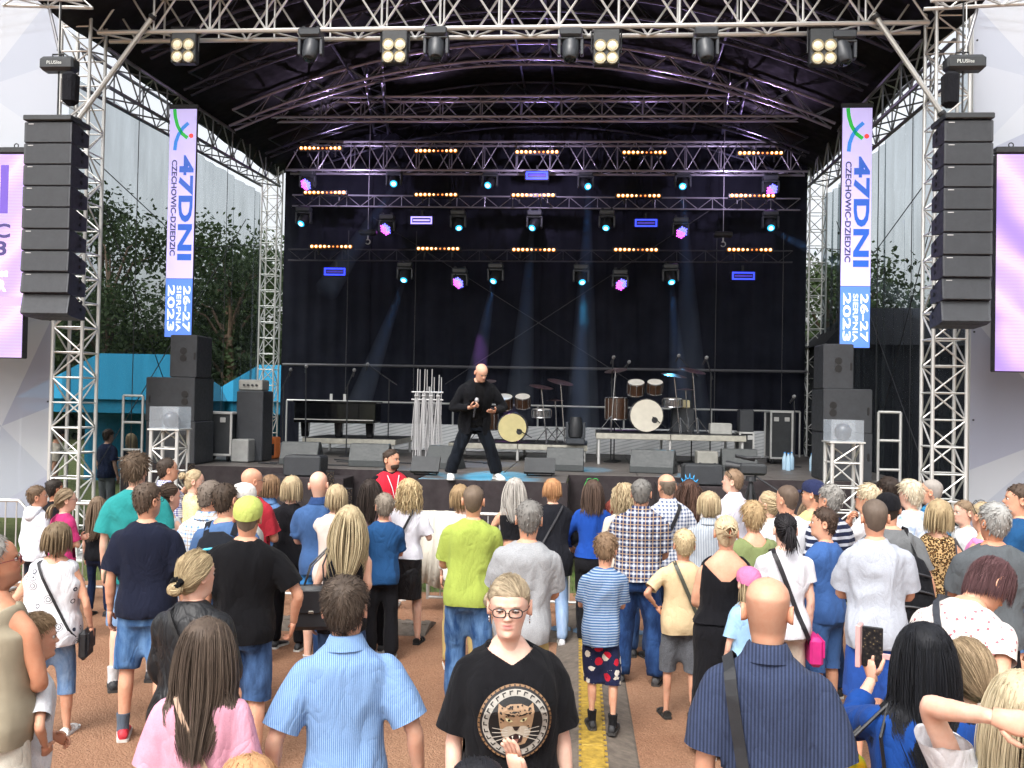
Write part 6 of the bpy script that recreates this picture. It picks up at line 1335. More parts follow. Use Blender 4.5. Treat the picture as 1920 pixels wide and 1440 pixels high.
# ------------------------------------------------------------------ people
BRN = ('#33261d', '#6b523f'); DBR = ('#1f1814', '#4a3a30'); BLO = ('#8a6c43', '#d9c08c'); LBL = ('#a98c5c', '#ecdcb4'); GRY = ('#5c5852', '#b3aea6'); WHT = ('#b9b1a2', '#efe9dc'); DBL = ('#5c4731', '#a88a60'); RED = ('#7a2a20', '#b5503c'); ORG = ('#9a5a24', '#d89a50'); BLK = ('#0c0c10', '#2c2d34')
JEAN = lambda: cloth('#263c63', 'denim', '#5a7aa8'); LJEAN = lambda: cloth('#5f82b0', 'denim', '#9db8d8'); DJEAN = lambda: cloth('#16233f', 'denim', '#34507e'); BLKT = lambda: cloth('#1d1d21'); KHA = lambda: cloth('#b7a06a')
H = lambda st, c, **o: (st, c[0], c[1], o)
PP = {}
def pp(key, label, px, py, Y, **kw): PP[key] = person(label, px, py, Y, **kw); return PP[key]
# --- nearest figures
pp('blueshirt', 'man in light blue checked short-sleeved shirt seen from behind, foreground left of centre', 645, 1082, -9.35, near=True, top=('shirt', cloth('#5a84ba', 'pin', '#98b4d8'), .022, {'hem': .82, 'loose': .030}), bot=('long', JEAN()), hair=H('short', ('#2a211c', '#6a5848'), vol=.95), b=.88, tone=0, arms=('out', 'out'))
pp('tiger', 'woman with glasses walking towards the camera in a black printed t-shirt', 956, 1076, -9.4, sex='f', near=True, fat=.93, a=172, hy=8, hp=10, face=True, b=1.06, top=('tee', cloth('#17171a'), .03, {'hem': .80, 'loose': .034, 'hang': 1.0, 'neck': 1.425, 'sleeve': .85}), bot=('long', BLKT()), hair=H('bun', ('#7d6748', '#cdb78e'), line='low', tie=(.06, -.095, .10), vol=.7, r=.05), extras=('glasses', 'earring', 'closed'), arms=('down', 'down'), tone=4)
pp('bald', 'bald man in a navy pinstriped shirt with a black strap, foreground right', 1440, 1078, -9.6, near=True, top=('shirt', cloth('#414c68', 'pin', '#2b3247', 1.6), .024, {'hem': .80, 'loose': .034}), bot=('long', DJEAN()), hair=('bald', '#6a5844', '#94805f', {}), extras=('shave',), b=.87, tone=1, fat=1.0, arms=('down', 'down'))
pp('pink', 'girl with long dark brown hair in a pink t-shirt, foreground left', 388, 1156, -9.6, sex='f', near=True, a=12, hy=12, top=('tee', cloth('#dea0b4'), .022, {'loose': .026}), bot=('long', LJEAN()), hair=H('long', ('#33271f', '#74604f'), len=1.02), b=.98, arms=('down', 'down'), tone=2)
pp('leather', 'woman with blonde bun in a black leather jacket and black scrunchie', 366, 1032, -8.5, sex='f', near=True, a=22, hy=22, hp=6, top=('jacket', cloth('#1f2023', 'leather'), .03, {'hem': .80, 'loose': .028}), bot=('long', BLKT()), hair=H('bun', ('#80653c', '#d8bd84'), tie=(0, -.108, .052), r=.036), extras=(('scrunchie', '#101012'),), arms=('clasp', 'clasp'), b=1.06, tone=2)
pp('phone', 'woman with long black hair in a royal blue blouse filming with a phone', 1736, 1166, -9.6, sex='f', near=True, a=-14, hy=-12, top=('shirt', cloth('#1d468f'), .026, {'hem': .78, 'sleeve': 1.55, 'loose': .03}), bot=('long', BLKT()), hair=H('long', ('#08080b', '#23262e'), len=1.0), b=1.08, arms=('phone', 'down'), wpx={-1: (1640, 1272, -9.2)}, elb={-1: (.8, -.3, -1)}, handd={-1: (.25, .15, 1)}, handn={-1: (-1, .6, 0)}, tone=2)
pp('arm', 'teenager in white t-shirt with an arm folded behind the head at the right corner', 1922, 1258, -10.3, sex='f', near=True, a=2, top=('tee', cloth('#e4e6ec'), .022, {'loose': .024, 'sleeve': .7}), bot=('long', JEAN()), hair=H('long', ('#a08a60', '#e3d2a4'), len=.8), arms=('chin', 'down'), wpx={-1: (1848, 1335, -10.45)}, elb={-1: (.8, -.2, 1)}, handd={-1: (-1, .1, -.12)}, handn={-1: (0, 1, -.2)}, hcurl={-1: .18}, tone=2)
pp('green', 'girl with a low blonde bun and glasses in a green t-shirt at the right', 1822, 1198, -9.5, sex='f', near=True, a=-38, hy=-15, top=('tee', cloth('#1f9a3e'), .018), bot=('long', DJEAN()), hair=H('bun', ('#6e5636', '#c0a274'), tie=(0, -.112, .04), r=.028), extras=(('glasses', '#b0784a'), 'earring'), tone=2)
pp('floral', 'woman in a white floral blouse bending forward with long auburn hair', 1880, 1062, -8.6, sex='f', near=True, a=28, hy=20, hp=30, lean=26, h=1.80, b=1.1, top=('tee', cloth('#ece4de', 'print', '#b5737c', .8), .022, {'loose': .014, 'sleeve': .4}), bot=('long', BLKT()), hair=H('bob', ('#3a1d1f', '#70474a'), len=1.05), arms=('clasp', 'pocket'), tone=1)
pp('tankman', 'man in a beige tank top with grey hair and glasses at the left edge', -20, 1003, -9.0, near=True, a=42, hy=30, top=('tank', plain('#9c937f', .9, var=.1, spec=.05), .02, {'hem': .84, 'fold': .35}), bot=('shorts', cloth('#d6d2c4'), {'end': 1.0, 'loose': .03}), hair=H('rec', GRY), extras=(('glasses', '#7a3038'), 'stubble'), b=.98, tone=3, arms=('clasp', 'clasp'))
pp('whiteboy', 'boy in a white t-shirt leaning beside the man in the tank top', 66, 1150, -8.75, near=True, a=62, hy=20, top=('tee', cloth('#e8eaee'), .02), bot=('shorts', cloth('#1f2a44', 'print', '#5fc0b4', 1.6), {'loose': .03}), hair=H('short', ('#6a4e30', '#b08c5c'), len=.9), arms=('clasp', 'hip'), tone=1)
pp('ginger', 'ginger-haired person whose head just shows at the bottom edge left of centre', 470, 1416, -10.6, sex='f', near=True, kid=True, top=('tee', cloth('#7d8b6a'), .02), bot=('long', JEAN()), hair=H('long', ('#a8682a', '#e0a860'), len=.7), tone=2)
pp('nails', 'dark-haired person raising a hand with pink nails at the bottom centre', 900, 1424, -10.6, sex='f', near=True, kid=True, top=('tee', cloth('#333a4a'), .02), bot=('long', JEAN()), hair=H('bun', BLK, tie=(0, -.10, .15)), arms=('down', 'phone'), wpx={1: (962, 1455, -10.45)}, handd={1: (-.18, .1, 1)}, handn={1: (-.7, -.7, .1)}, hcurl={1: .25}, tone=4)
# --- middle distance, left to right
pp('dream', 'woman in a white patterned sleeveless top and blue capri jeans at the left', 108, 980, 0, feet=(135, 1390), sex='f', a=16, hy=20, b=1.32, top=('tank', cloth('#e6e7ec', 'rings', '#3a3d4c'), .024, {'hem': .80, 'back': 1.46, 'front': 1.44, 'flare': .02}), bot=('capri', LJEAN(), {'loose': .012}), shoes=('sandal', '#e4e4e2', '#efefec'), hair=H('bob', ('#40301f', '#9a8058'), len=1.02, vol=1.5), extras=('glasses',), arms=('out', 'out'), legs=(.02, .12, .02), tone=1)
pp('navy', 'man in a plain navy t-shirt, denim shorts and red canvas shoes', 274, 905, 0, feet=(228, 1388), a=10, hy=28, b=.95, top=('tee', cloth('#1d2132'), .026, {'loose': .026, 'hem': .86}), bot=('shorts', cloth('#2f5486', 'denim', '#6f98c8'), {'end': 1.0, 'loose': .026}), shoes='#c02838', socks=('#5d6876', .10), hair=H('crop', ('#3d2f25', '#6f5a48')), extras=('glasses', 'stubble'), arms=('down', 'down'), legs=(.05, -.1, .03), tone=1)
pp('teal', 'tall boy with tousled hair in a turquoise t-shirt and denim shorts', 254, 854, 0, feet=(200, 1284), a=8, hy=10, b=.92, top=('tee', cloth('#2f8f8e'), .03, {'loose': .03, 'hem': .80, 'hang': 1.0}), bot=('shorts', cloth('#5d7ea8', 'denim', '#93b0d4'), {'end': 1.05, 'loose': .024}), socks=('#d8d8da', .10), shoes='#26262a', hair=H('mop', ('#33261c', '#7a6248')), legs=(-.1, .12, .02), tone=2)
pp('limecap', 'man in a black t-shirt and lime green cap with denim shorts', 466, 932, -6.0, a=4, hy=10, b=1.03, top=('tee', cloth('#141417'), .024, {'loose': .026}), bot=('shorts', cloth('#253858', 'denim', '#4f6f9e'), {'end': 1.05, 'loose': .026}), shoes='#1e1e22', hair=('buzz', '#6a5c4c', '#8a7a66', {'cap': 1}), extras=(('cap', '#b9c46a'),), arms=('down', 'hip'), wrist={1: (.14, .06, -.46), -1: None}, tone=1)
pp('backpack', 'young man in a blue t-shirt carrying a black and cyan backpack', 420, 906, -4.9, a=18, hy=12, top=('tee', cloth('#52709c'), .02), bot=('shorts', cloth('#3c5c8c', 'denim', '#7a9cc8')), hair=H('crop', ('#2d221a', '#5a4838')), tone=1)
pp('fuchsia', 'girl with ponytail and glasses in a fuchsia t-shirt with folded arms', 123, 915, -4.3, kid=True, sex='f', a=58, hy=18, b=.95, top=('tee', cloth('#b93870'), .018), bot=('long', DJEAN()), shoes='#2a2a2e', hair=H('pony', ('#5e4a32', '#b0946a'), tie=(0, -.112, .06), tail=.16), extras=(('glasses', '#8a3a3a'),), arms=('cross', 'cross'), tone=2)
pp('hoodie', 'boy in a white hoodie with a dark printed sleeve at the left', 66, 910, -3.8, kid=True, a=52, hy=25, b=.95, top=('hoodie', cloth('#dfe3ec'), .026), bot=('long', cloth('#232733')), hair=H('crop', ('#4a3726', '#8a6e50')), tone=1)
pp('darkdad', 'man with dark hair and black shirt behind the boy in the white hoodie', 100, 898, -3.0, kid=True, a=48, hy=10, top=('tee', BLKT(), .018), bot=('long', BLKT()), hair=H('crop', ('#1c1714', '#4a4038')), tone=3)
pp('longblack', 'girl with long light brown hair and black t-shirt behind the fuchsia girl', 182, 930, -3.3, kid=True, sex='f', a=30, top=('tee', cloth('#17181c'), .018), bot=('long', cloth('#1f2a48')), shoes='#1f1f22', hair=H('long', ('#54412e', '#94785a'), len=1.0), tone=2)
pp('checkman', 'heavy man in a violet checked shirt standing beside the left pedestal', 312, 858, -3.7, a=62, hy=12, b=1.12, fat=1.15, top=('shirt', cloth('#5d6298', 'check', '#dfe0ea', .7), .024), bot=('long', cloth('#20242e')), hair=H('rec', ('#2a211b', '#57483c')), tone=1, arms=('phone', 'clasp'))
pp('yellow', 'woman in a pale yellow floral dress with clipped blonde hair', 364, 880, -3.0, sex='f', a=72, hy=10, top=('tee', cloth('#e0d2a0', 'print', '#c2a86a', .5), .016), bot=('dress', cloth('#e0d2a0', 'print', '#c2a86a', .5), {'flare': .1}), hair=H('updo', BLO, tie=(0, -.10, .16)), extras=(('clip', '#1a1a1c'),), tone=2)
pp('tankgirl', 'dark-haired woman with a ponytail in a white vest behind the navy man', 316, 905, -4.3, sex='f', a=42, hy=15, top=('tank', cloth('#e2e8ea'), .012), bot=('long', DJEAN()), hair=H('pony', BRN, tail=.2), tone=2, arms=('cross', 'cross'))
pp('plaidlight', 'grey-haired man in a white and blue checked shirt behind the backpack', 397, 900, -3.6, a=34, hy=20, top=('shirt', cloth('#e0e6ee', 'plaid', '#6a93c4', .7), .022), bot=('long', DJEAN()), hair=H('rec', ('#5d4f44', '#8c7c6c')), tone=1)
pp('bandana', 'older man with white bandana and glasses behind the lime cap', 455, 905, -4.0, a=58, top=('tee', cloth('#b9b8b2'), .02), bot=('long', KHA()), hair=('bald', *GRY, {}), extras=(('bandana', '#e6e2dc'), 'glasses', 'stubble'), tone=1)
pp('redbald', 'bald man with glasses in a red t-shirt and folded arms', 470, 876, -3.9, a=40, hy=18, b=1.06, top=('tee', cloth('#a62c38'), .02), bot=('long', DJEAN()), hair=('bald', *GRY, {}), extras=('glasses',), arms=('cross', 'cross'), tone=1)
pp('denim', 'woman in a blue denim shirt right of the man in the red t-shirt', 507, 890, -3.8, sex='f', a=34, hy=22, top=('shirt', cloth('#3d5f90', 'denim', '#6d90bf'), .022, {'sleeve': 1.4, 'hem': .8}), bot=('long', BLKT()), hair=H('bob', ('#5f4228', '#a87f50'), len=1.05), arms=('down', 'clasp'), tone=2)
pp('bobblack', 'woman with a blonde bob in a black top near the stage at left', 547, 893, -2.7, sex='f', a=14, top=('tee', BLKT(), .016, {'sleeve': .5}), bot=('long', BLKT()), hair=H('bob', BLO, len=1.1, vol=1.5), tone=2)
pp('polo', 'bald man in a blue polo shirt and bright blue shorts filming with his phone', 596, 882, 0, feet=(562, 1252), a=2, hy=4, b=1.0, top=('tee', cloth('#41608f'), .022, {'loose': .024}), collar=cloth('#2c4470'), bot=('shorts', cloth('#3a7cb8'), {'end': 1.05, 'loose': .024}), shoes='#2b2b30', socks=('#e0e0e0', .04), hair=('bald', *GRY, {}), arms=('cross', 'phone'), tone=2)
pp('filmer', 'blonde person filming with a dark phone near the stage skirt', 632, 908, -2.4, sex='f', a=10, top=('tee', cloth('#d8c9c0'), .016), bot=('long', JEAN()), hair=H('bob', BLO), arms=('phone', 'phone'), tone=2)
pp('longblonde', 'woman with long straight blonde hair in a black sleeveless top and shoulder bag', 656, 946, -6.0, sex='f', a=2, b=.98, top=('tank', cloth('#15151a'), .016, {'hem': .80, 'back': 1.42}), bot=('long', JEAN()), hair=H('long', ('#7c6238', '#dcc690'), len=1.12), arms=('down', 'clasp'), tone=2)
pp('pinkdark', 'woman with long dark hair in a pale pink top by the security man', 694, 897, -2.8, sex='f', a=6, hy=18, top=('tee', cloth('#e7bcbc'), .016), bot=('long', BLKT()), hair=H('long', ('#1b1513', '#463830'), len=.9), tone=2)
pp('bluetee', 'grey-haired man in a blue t-shirt and black trousers with folded arms', 722, 926, 0, feet=(735, 1240), a=0, b=.98, top=('tee', cloth('#27507f'), .026, {'hem': .83, 'loose': .024}), bot=('long', cloth('#1b1b1f'), {'loose': .022}), hair=H('short', ('#6e6152', '#a99a86')), arms=('cross', 'cross'), tone=1)
pp('curly', 'woman with long curly blonde hair in a white t-shirt and black skirt', 768, 898, 0, feet=(748, 1206), sex='f', a=8, b=1.0, top=('tee', cloth('#e4e4ec'), .012, {'hem': .93}), bot=('mini', cloth('#1c1c20', 'leather'), {'hem': .50}), shoes=('sandal', '#18181a', '#18181a'), hair=H('curly', ('#9a7236', '#e8cd8c'), len=.85, vol=1.1), legs=(.0, .02, .04), arms=('clasp', 'strap'), tone=2)
pp('whiteback', 'woman with light hair in a white blouse half hidden by the lime t-shirt', 862, 908, -2.5, sex='f', a=6, top=('tee', cloth('#d9d6cf'), .018, {'sleeve': 1.6}), bot=('long', KHA()), shoes='#a0683a', hair=H('bob', ('#7a5c36', '#b8955c')), tone=2, legs=(0, 0, .03))
pp('lime', 'man in a lime green t-shirt and blue jeans with folded arms', 888, 908, -5.75, a=0, b=.9, top=('tee', cloth('#a3b355'), .028, {'hem': .84, 'loose': .024}), bot=('long', cloth('#2b4c7c', 'denim', '#6f96c4'), {'loose': .016}), hair=('buzz', '#5d4a38', '#85705a', {}), arms=('cross', 'cross'), tone=1)
pp('silver', 'girl with long silver blonde hair in a black crop top leaning on the barrier', 966, 894, -2.3, sex='f', a=-4, lean=8, top=('crop', cloth('#17171b'), .012, {'hem': 1.10}), bot=('long', BLKT()), hair=H('long', ('#77706a', '#d8d0c4'), len=.92), arms=('lean', 'lean'), tone=1)
pp('orange', 'woman with tied-up orange hair in a loose black top and light jeans', 1036, 895, -2.9, sex='f', a=-10, lean=10, b=1.12, top=('tee', cloth('#1b1c22'), .03, {'hem': .76, 'sleeve': 1.7, 'loose': .02}), bot=('long', cloth('#8fb0dc', 'denim', '#b7cfee')), shoes='#c8c8ca', hair=H('bob', ORG, len=.9), arms=('lean', 'lean'), tone=2)
pp('greytee', 'man with short grey hair in a heather grey t-shirt with folded arms', 994, 938, -6.15, a=0, b=.92, top=('tee', cloth('#97999c', 'heather', '#abadb0'), .028, {'hem': .84, 'loose': .024}), bot=('shorts', KHA()), hair=H('crop', ('#57544f', '#94908a')), arms=('cross', 'cross'), tone=1)
pp('bluegirl', 'woman in a blue long-sleeved top with green sunglasses on her brown hair', 1112, 898, -2.3, sex='f', a=-6, lean=6, top=('long', cloth('#1f489c'), .010, {'hem': .95, 'sleeve': 1.9}), bot=('long', BLKT()), hair=H('long', ('#33241c', '#6a5040'), len=.75), extras=(('headglasses', '#3fd05a'),), arms=('lean', 'lean'), tone=2)
pp('redhair', 'short person with dyed red hair in front of the plaid shirt', 1152, 936, -3.6, sex='f', a=-20, top=('tee', cloth('#e6e6e8'), .016), bot=('long', JEAN()), hair=H('bob', ('#6a1f16', '#a8432e'), len=.75), tone=2, kid=True)
pp('blondeclip', 'woman with curly blonde hair behind the man in the plaid shirt', 1172, 906, -2.5, sex='f', a=-10, top=('tee', cloth('#cfc6b8'), .016), bot=('long', JEAN()), hair=H('curly', BLO, len=.75), tone=2)
pp('striped', 'boy in a blue striped t-shirt and flowered shorts standing on the yellow ramp', 1137, 999, 0, feet=(1118, 1385), base=.07, a=0, hy=6, b=.98, top=('tee', cloth('#4a6c98', 'stripes', '#a4b4c8', .62), .022, {'loose': .022, 'hem': .80}), bot=('shorts', cloth('#232846', 'flower'), {'end': 1.15, 'loose': .02}), shoes='#1d1d20', socks=('#1b1b1e', .09), hair=H('short', ('#5d442c', '#a07c54'), len=.9, vol=1.2), arms=('cross', 'cross'), legs=(.08, -.02, -.005), tone=1)
pp('plaid', 'large man in a navy and white plaid shirt and dark jeans', 1203, 898, 0, feet=(1200, 1282), a=2, b=1.14, top=('shirt', cloth('#2a3558', 'plaid', '#dfe2ea', .82), .024, {'hem': .90, 'loose': .026}), bot=('long', cloth('#14264c', 'denim', '#36578c'), {'loose': .022}), shoes='#3c3c3e', hair=H('rec', ('#4f4c48', '#8e8a84')), arms=('clasp', 'clasp'), legs=(0, 0, .06), tone=1, fat=1.05)
pp('whitecheck', 'balding man in a white checked shirt with a black strap near the stage', 1250, 887, -3.7, a=-16, hy=-10, b=1.04, top=('shirt', cloth('#e6e8ee', 'check', '#5b6a8c', 1.2), .02), bot=('long', DJEAN()), hair=H('ring', ('#5a4a3c', '#8f7c68'), vol=.6), tone=1)
pp('wavy', 'woman with very long wavy brown hair and a blue crown headband', 1293, 899, -3.0, sex='f', a=0, top=('tee', cloth('#d7cfc6'), .016), bot=('long', LJEAN()), hair=H('long', ('#2c1a14', '#6e4a38'), len=1.5, curl=.22, vol=1.2), extras=(('headband', '#38a8e8'),), tone=2)
pp('beige', 'blond boy in a beige t-shirt and grey shorts with a hand on his hip', 1285, 993, 0, feet=(1250, 1352), a=-8, hy=-8, b=1.0, top=('tee', cloth('#dcc49c'), .022, {'hem': .82, 'loose': .02}), bot=('shorts', cloth('#4c4e54', 'heather', '#777a80'), {'end': 1.1, 'loose': .026}), shoes=('sandal', '#2c2a28', '#2c2a28'), hair=H('crop', ('#a88a56', '#e2c890'), vol=1.3), arms=('hip', 'down'), tone=1)
pp('stripebob', 'woman with a blonde bob in a grey striped blouse beside long wavy hair', 1330, 922, -3.3, sex='f', a=-6, top=('shirt', cloth('#c9ced6', 'pin', '#7d8894', 1.8), .022, {'sleeve': 1.5}), bot=('long', LJEAN()), hair=H('bob', BLO, len=.98, vol=1.5), tone=2)
pp('tallwhite', 'tall man in a white shirt with sunglasses on his head looking left', 1378, 880, -3.2, a=-58, hy=-12, top=('shirt', cloth('#e3e0ec'), .022), bot=('long', DJEAN()), hair=H('crop', ('#6e5238', '#b08c66')), extras=('headglasses',), tone=2)
pp('blackdress', 'woman with blonde updo in a black sleeveless dress with white belt', 1362, 966, -5.6, sex='f', a=-4, b=1.16, top=('scoop', cloth('#17171b'), .012, {'back': 1.30, 'hem': .98}), bot=('dress', cloth('#17171b'), {'flare': .06, 'hem': .08}), hair=H('updo', ('#a88450', '#ecd8a8'), tie=(.02, -.10, .14), r=.05), extras=(('clip', '#d85a30'),), arms=('clasp', 'clasp'), tone=1)
pp('pixie', 'woman with short dyed blonde hair in an olive green ruffled blouse', 1413, 941, -4.5, sex='f', a=-18, hy=-6, b=1.08, top=('scoop', cloth('#7f8a5c'), .03, {'back': 1.40, 'sleeve': .5}), bot=('long', BLKT()), hair=H('pixie', ('#96703c', '#d4b274')), tone=1)
pp('ponyblonde', 'blonde woman with ponytail facing left behind the olive blouse', 1443, 920, -3.0, sex='f', a=-52, top=('tee', cloth('#cfc8c0'), .016), bot=('long', JEAN()), hair=H('pony', BLO, tail=.2), tone=2)
pp('whitebuzz', 'man with buzz cut in a plain white t-shirt behind the black ponytail', 1479, 908, -4.2, a=-22, hy=-20, b=1.04, top=('tee', cloth('#e8e9ee'), .02), bot=('long', DJEAN()), hair=('buzz', '#4f3d30', '#7a6452', {}), tone=1)
pp('blackpony', 'woman with black ponytail in a white t-shirt carrying a pink bag', 1474, 962, -6.2, sex='f', a=-10, hy=-12, b=1.16, top=('tee', cloth('#e7e7ee'), .016, {'sleeve': .5, 'hem': .84, 'loose': .012}), bot=('shorts', cloth('#c9b8a8'), {'end': .9}), shoes='#1b1b1e', hair=H('pony', ('#0d0c0f', '#302c30'), tie=(0, -.112, .15), tail=.2), arms=('clasp', 'down'), tone=4)
pp('pinkcap', 'small child in a light blue top and pink cap beside the white t-shirt', 1406, 1054, -6.6, sex='f', h=1.27, a=-30, top=('tee', cloth('#9cc4e8'), .016), bot=('long', LJEAN()), hair=H('long', BLO, len=.6, cap=1), extras=(('cap', '#d27aa4'),), tone=2)
pp('navycap', 'man in a navy baseball cap looking left near the right pedestal', 1530, 900, -3.0, a=-54, hy=-12, top=('tee', cloth('#d8c48c'), .02), bot=('long', DJEAN()), hair=('buzz', '#4a3a2e', '#6e5a4a', {'cap': 1}), extras=(('cap', '#2a3050'), 'stubble'), tone=1)
pp('greystripe', 'grey-haired man in a navy striped t-shirt beside the pedestal', 1562, 910, -2.6, a=-48, top=('tee', cloth('#232a44', 'stripes', '#c8ccd8', 2.0), .024), bot=('long', DJEAN()), hair=H('short', GRY), tone=1)
pp('brownlong', 'girl with long light brown hair in a brown top beside the boy in blue', 1521, 936, -3.9, sex='f', a=-8, top=('tee', cloth('#7a4a32'), .016, {'sleeve': 1.3}), bot=('long', JEAN()), hair=H('long', ('#4c3824', '#9a7c58'), len=.85), tone=2, kid=True)
pp('blueboy', 'boy in a blue t-shirt and blue sweat shorts looking left', 1548, 952, -5.6, a=-56, hy=-18, b=.95, top=('tee', cloth('#3f629c'), .02), bot=('shorts', cloth('#46699f'), {'end': 1.15, 'loose': .02}), shoes='#1c1c20', socks=('#e8e8e8', .08), hair=H('crop', ('#2a1e18', '#5d4636'), vol=1.3), arms=('cross', 'cross'), tone=1, kid=True)
pp('bluegrey', 'man with buzz cut in a light grey t-shirt and blue shorts, arms folded', 1641, 934, -6.7, a=-6, hy=-8, b=.93, top=('tee', cloth('#a9afbb', 'heather', '#b8bdc7'), .026, {'hem': .82, 'loose': .024}), bot=('shorts', cloth('#2a4f9c'), {'end': 1.0, 'loose': .028}), hair=('buzz', '#54453a', '#7c6a5a', {}), arms=('cross', 'cross'), tone=1)
pp('sunblonde', 'blonde woman in sunglasses raising a hand to her mouth', 1632, 910, -4.6, sex='f', a=-68, top=('tee', cloth('#e6e6ea'), .016), bot=('long', JEAN()), hair=H('pixie', LBL), extras=('sunglasses',), arms=('chin', 'chin'), tone=1)
pp('darkright', 'dark-haired man in a black sweater near the right stair rail', 1668, 895, -3.9, a=-20, hy=-8, top=('long', cloth('#1d1f28'), .022), bot=('long', BLKT()), hair=H('short', DBR), tone=1)
pp('blackcap', 'man in a black baseball cap and grey t-shirt with a dark backpack', 1664, 924, -5.6, a=-8, top=('tee', cloth('#6e7072'), .02), bot=('shorts', BLKT()), hair=('buzz', '#2a221c', '#4a3c32', {'cap': 1}), extras=(('cap', '#16161a'),), tone=1)
pp('tiedye', 'woman with short white blonde hair in a blue tie-dye t-shirt', 1708, 902, -4.3, sex='f', a=-42, hy=-14, top=('tee', cloth('#7f9cc4', 'tiedye', '#aebfd8'), .022), bot=('long', JEAN()), hair=H('pixie', ('#b59c72', '#f0e4c4'), vol=1.2), tone=2)
pp('tealplaid', 'older man with glasses in a teal checked shirt looking left', 1750, 897, -3.6, a=-68, hy=-8, b=1.08, top=('shirt', cloth('#3f9cc8', 'check', '#1f4f86', 1.2), .024), bot=('long', DJEAN()), hair=('buzz', '#8a8078', '#b0a89e', {}), extras=('glasses',), tone=1)
pp('leopard', 'woman with blonde shoulder-length hair in a leopard print sleeveless top', 1762, 937, -5.4, sex='f', a=6, b=1.04, top=('tank', cloth('#c9a878', 'leopard', '#8a5f36'), .014, {'hem': .96, 'back': 1.46, 'front': 1.44}), bot=('long', cloth('#1d1d22'), {'loose': .006}), hair=H('bob', ('#7a6036', '#d0b47c'), len=1.2, vol=1.4), arms=('down', 'down'), tone=1)
pp('whitekid', 'boy in a white t-shirt with green print facing left by the right tower', 1808, 938, -3.6, a=-122, face=True, top=('tee', cloth('#e4e6e6'), .02), bot=('long', DJEAN()), hair=H('crop', ('#6a5238', '#a88a64')), tone=2, kid=True)
pp('pinkblonde', 'blonde woman in a pink vest with sunglasses on her head at the right', 1843, 941, -4.9, sex='f', a=-56, top=('tank', cloth('#e08cc0'), .012), bot=('long', JEAN()), hair=H('pony', BLO, tail=.2), extras=('headglasses',), arms=('cross', 'cross'), tone=1)
pp('darkgrey', 'man with thick grey hair in a dark grey t-shirt at the right', 1868, 944, -6.6, a=-14, hy=-16, b=1.02, top=('tee', cloth('#5b6064'), .026, {'loose': .026}), bot=('shorts', BLKT()), hair=H('short', ('#6a6a68', '#c8c6c0')), arms=('cross', 'down'), tone=3)
pp('edgeblue', 'man in a dark blue t-shirt smiling to the left at the right edge', 1914, 908, -5.2, a=-82, hy=-12, face=True, top=('tee', cloth('#23507c'), .022), bot=('shorts', JEAN()), hair=H('crop', ('#3c2e24', '#66503e')), arms=('cross', 'cross'), tone=1)
pp('rainbow', 'small child in a rainbow tie-dye top beside the woman with the phone', 1572, 1262, -8.6, sex='f', h=1.02, a=-20, top=('tee', cloth('#d8263a', 'rainbow'), .016), bot=('long', LJEAN()), hair=H('pony', BRN, tail=.14), tone=2)
# --- stage and backstage
pp('guard', 'bearded security man in a red vest standing in the pit', 733, 842, -1.9, a=162, hy=-38, face=True, kid=True, b=1.08, top=('tee', cloth('#c62a3c'), .030, {'sleeve': 0, 'name': 'vest', 'hem': .82}), bot=('long', BLKT()), hair=H('crop', ('#2a201a', '#5a4638'), vol=.8), extras=('beardm', 'stubble'), arms=('out', 'clasp'), collar=BLKT(), tone=1, group='stage crew')
pp('singer', 'bald singer in a black blazer and dark jeans performing on stage', 905, 683, -.30, a=168, hy=-14, hp=12, base=SH+.004, h=1.90, crouch=.25, face=True, lean=24, side=0, near=True, top=('jacket', cloth('#15161a'), .028, {'open': True, 'hem': .74, 'loose': .018, 'sleeve': 1.9}), bot=('long', cloth('#0d1016', 'denim', '#1a2029'), {'loose': .014}), shoes=['#e8e8e6', '#dededa'], hair=('bald', '#8a7a6a', '#a89888', {}), arms=('phone', 'chin'), wrist={1: (-.06, .20, -.17), -1: (.0, .26, -.20)}, elb={1: (1, -.5, -.8), -1: (1, -.4, -.8)}, handn={1: (-.5, -.2, .8), -1: (-.6, -.3, .9)}, handd={1: (-.7, .5, .4), -1: (-.55, .6, .35)}, hcurl={1: 1.05, -1: .12}, legs=(.05, .0, .19), tone=0, group='performer')
pp('crewa', 'man in a dark t-shirt chatting behind the left scrim', 203, 805, 3.9, a=50, top=('tee', cloth('#2c3450'), .02), bot=('long', cloth('#8a8c90')), hair=H('short', BRN), group='stage crew', tone=2)
pp('crewb', 'blonde woman in dark clothes standing behind the left scrim', 246, 812, 4.4, sex='f', a=-60, top=('tee', cloth('#20232e'), .02), bot=('long', BLKT()), hair=H('long', BLO, len=.7), group='stage crew', tone=2)
pp('crewc', 'man in a beige t-shirt bending beside the blue tent at left', 112, 822, 3.0, a=70, lean=12, h=1.72, top=('tee', cloth('#cfc6b4'), .02), bot=('long', DJEAN()), hair=H('crop', DBR), group='stage crew', tone=1)
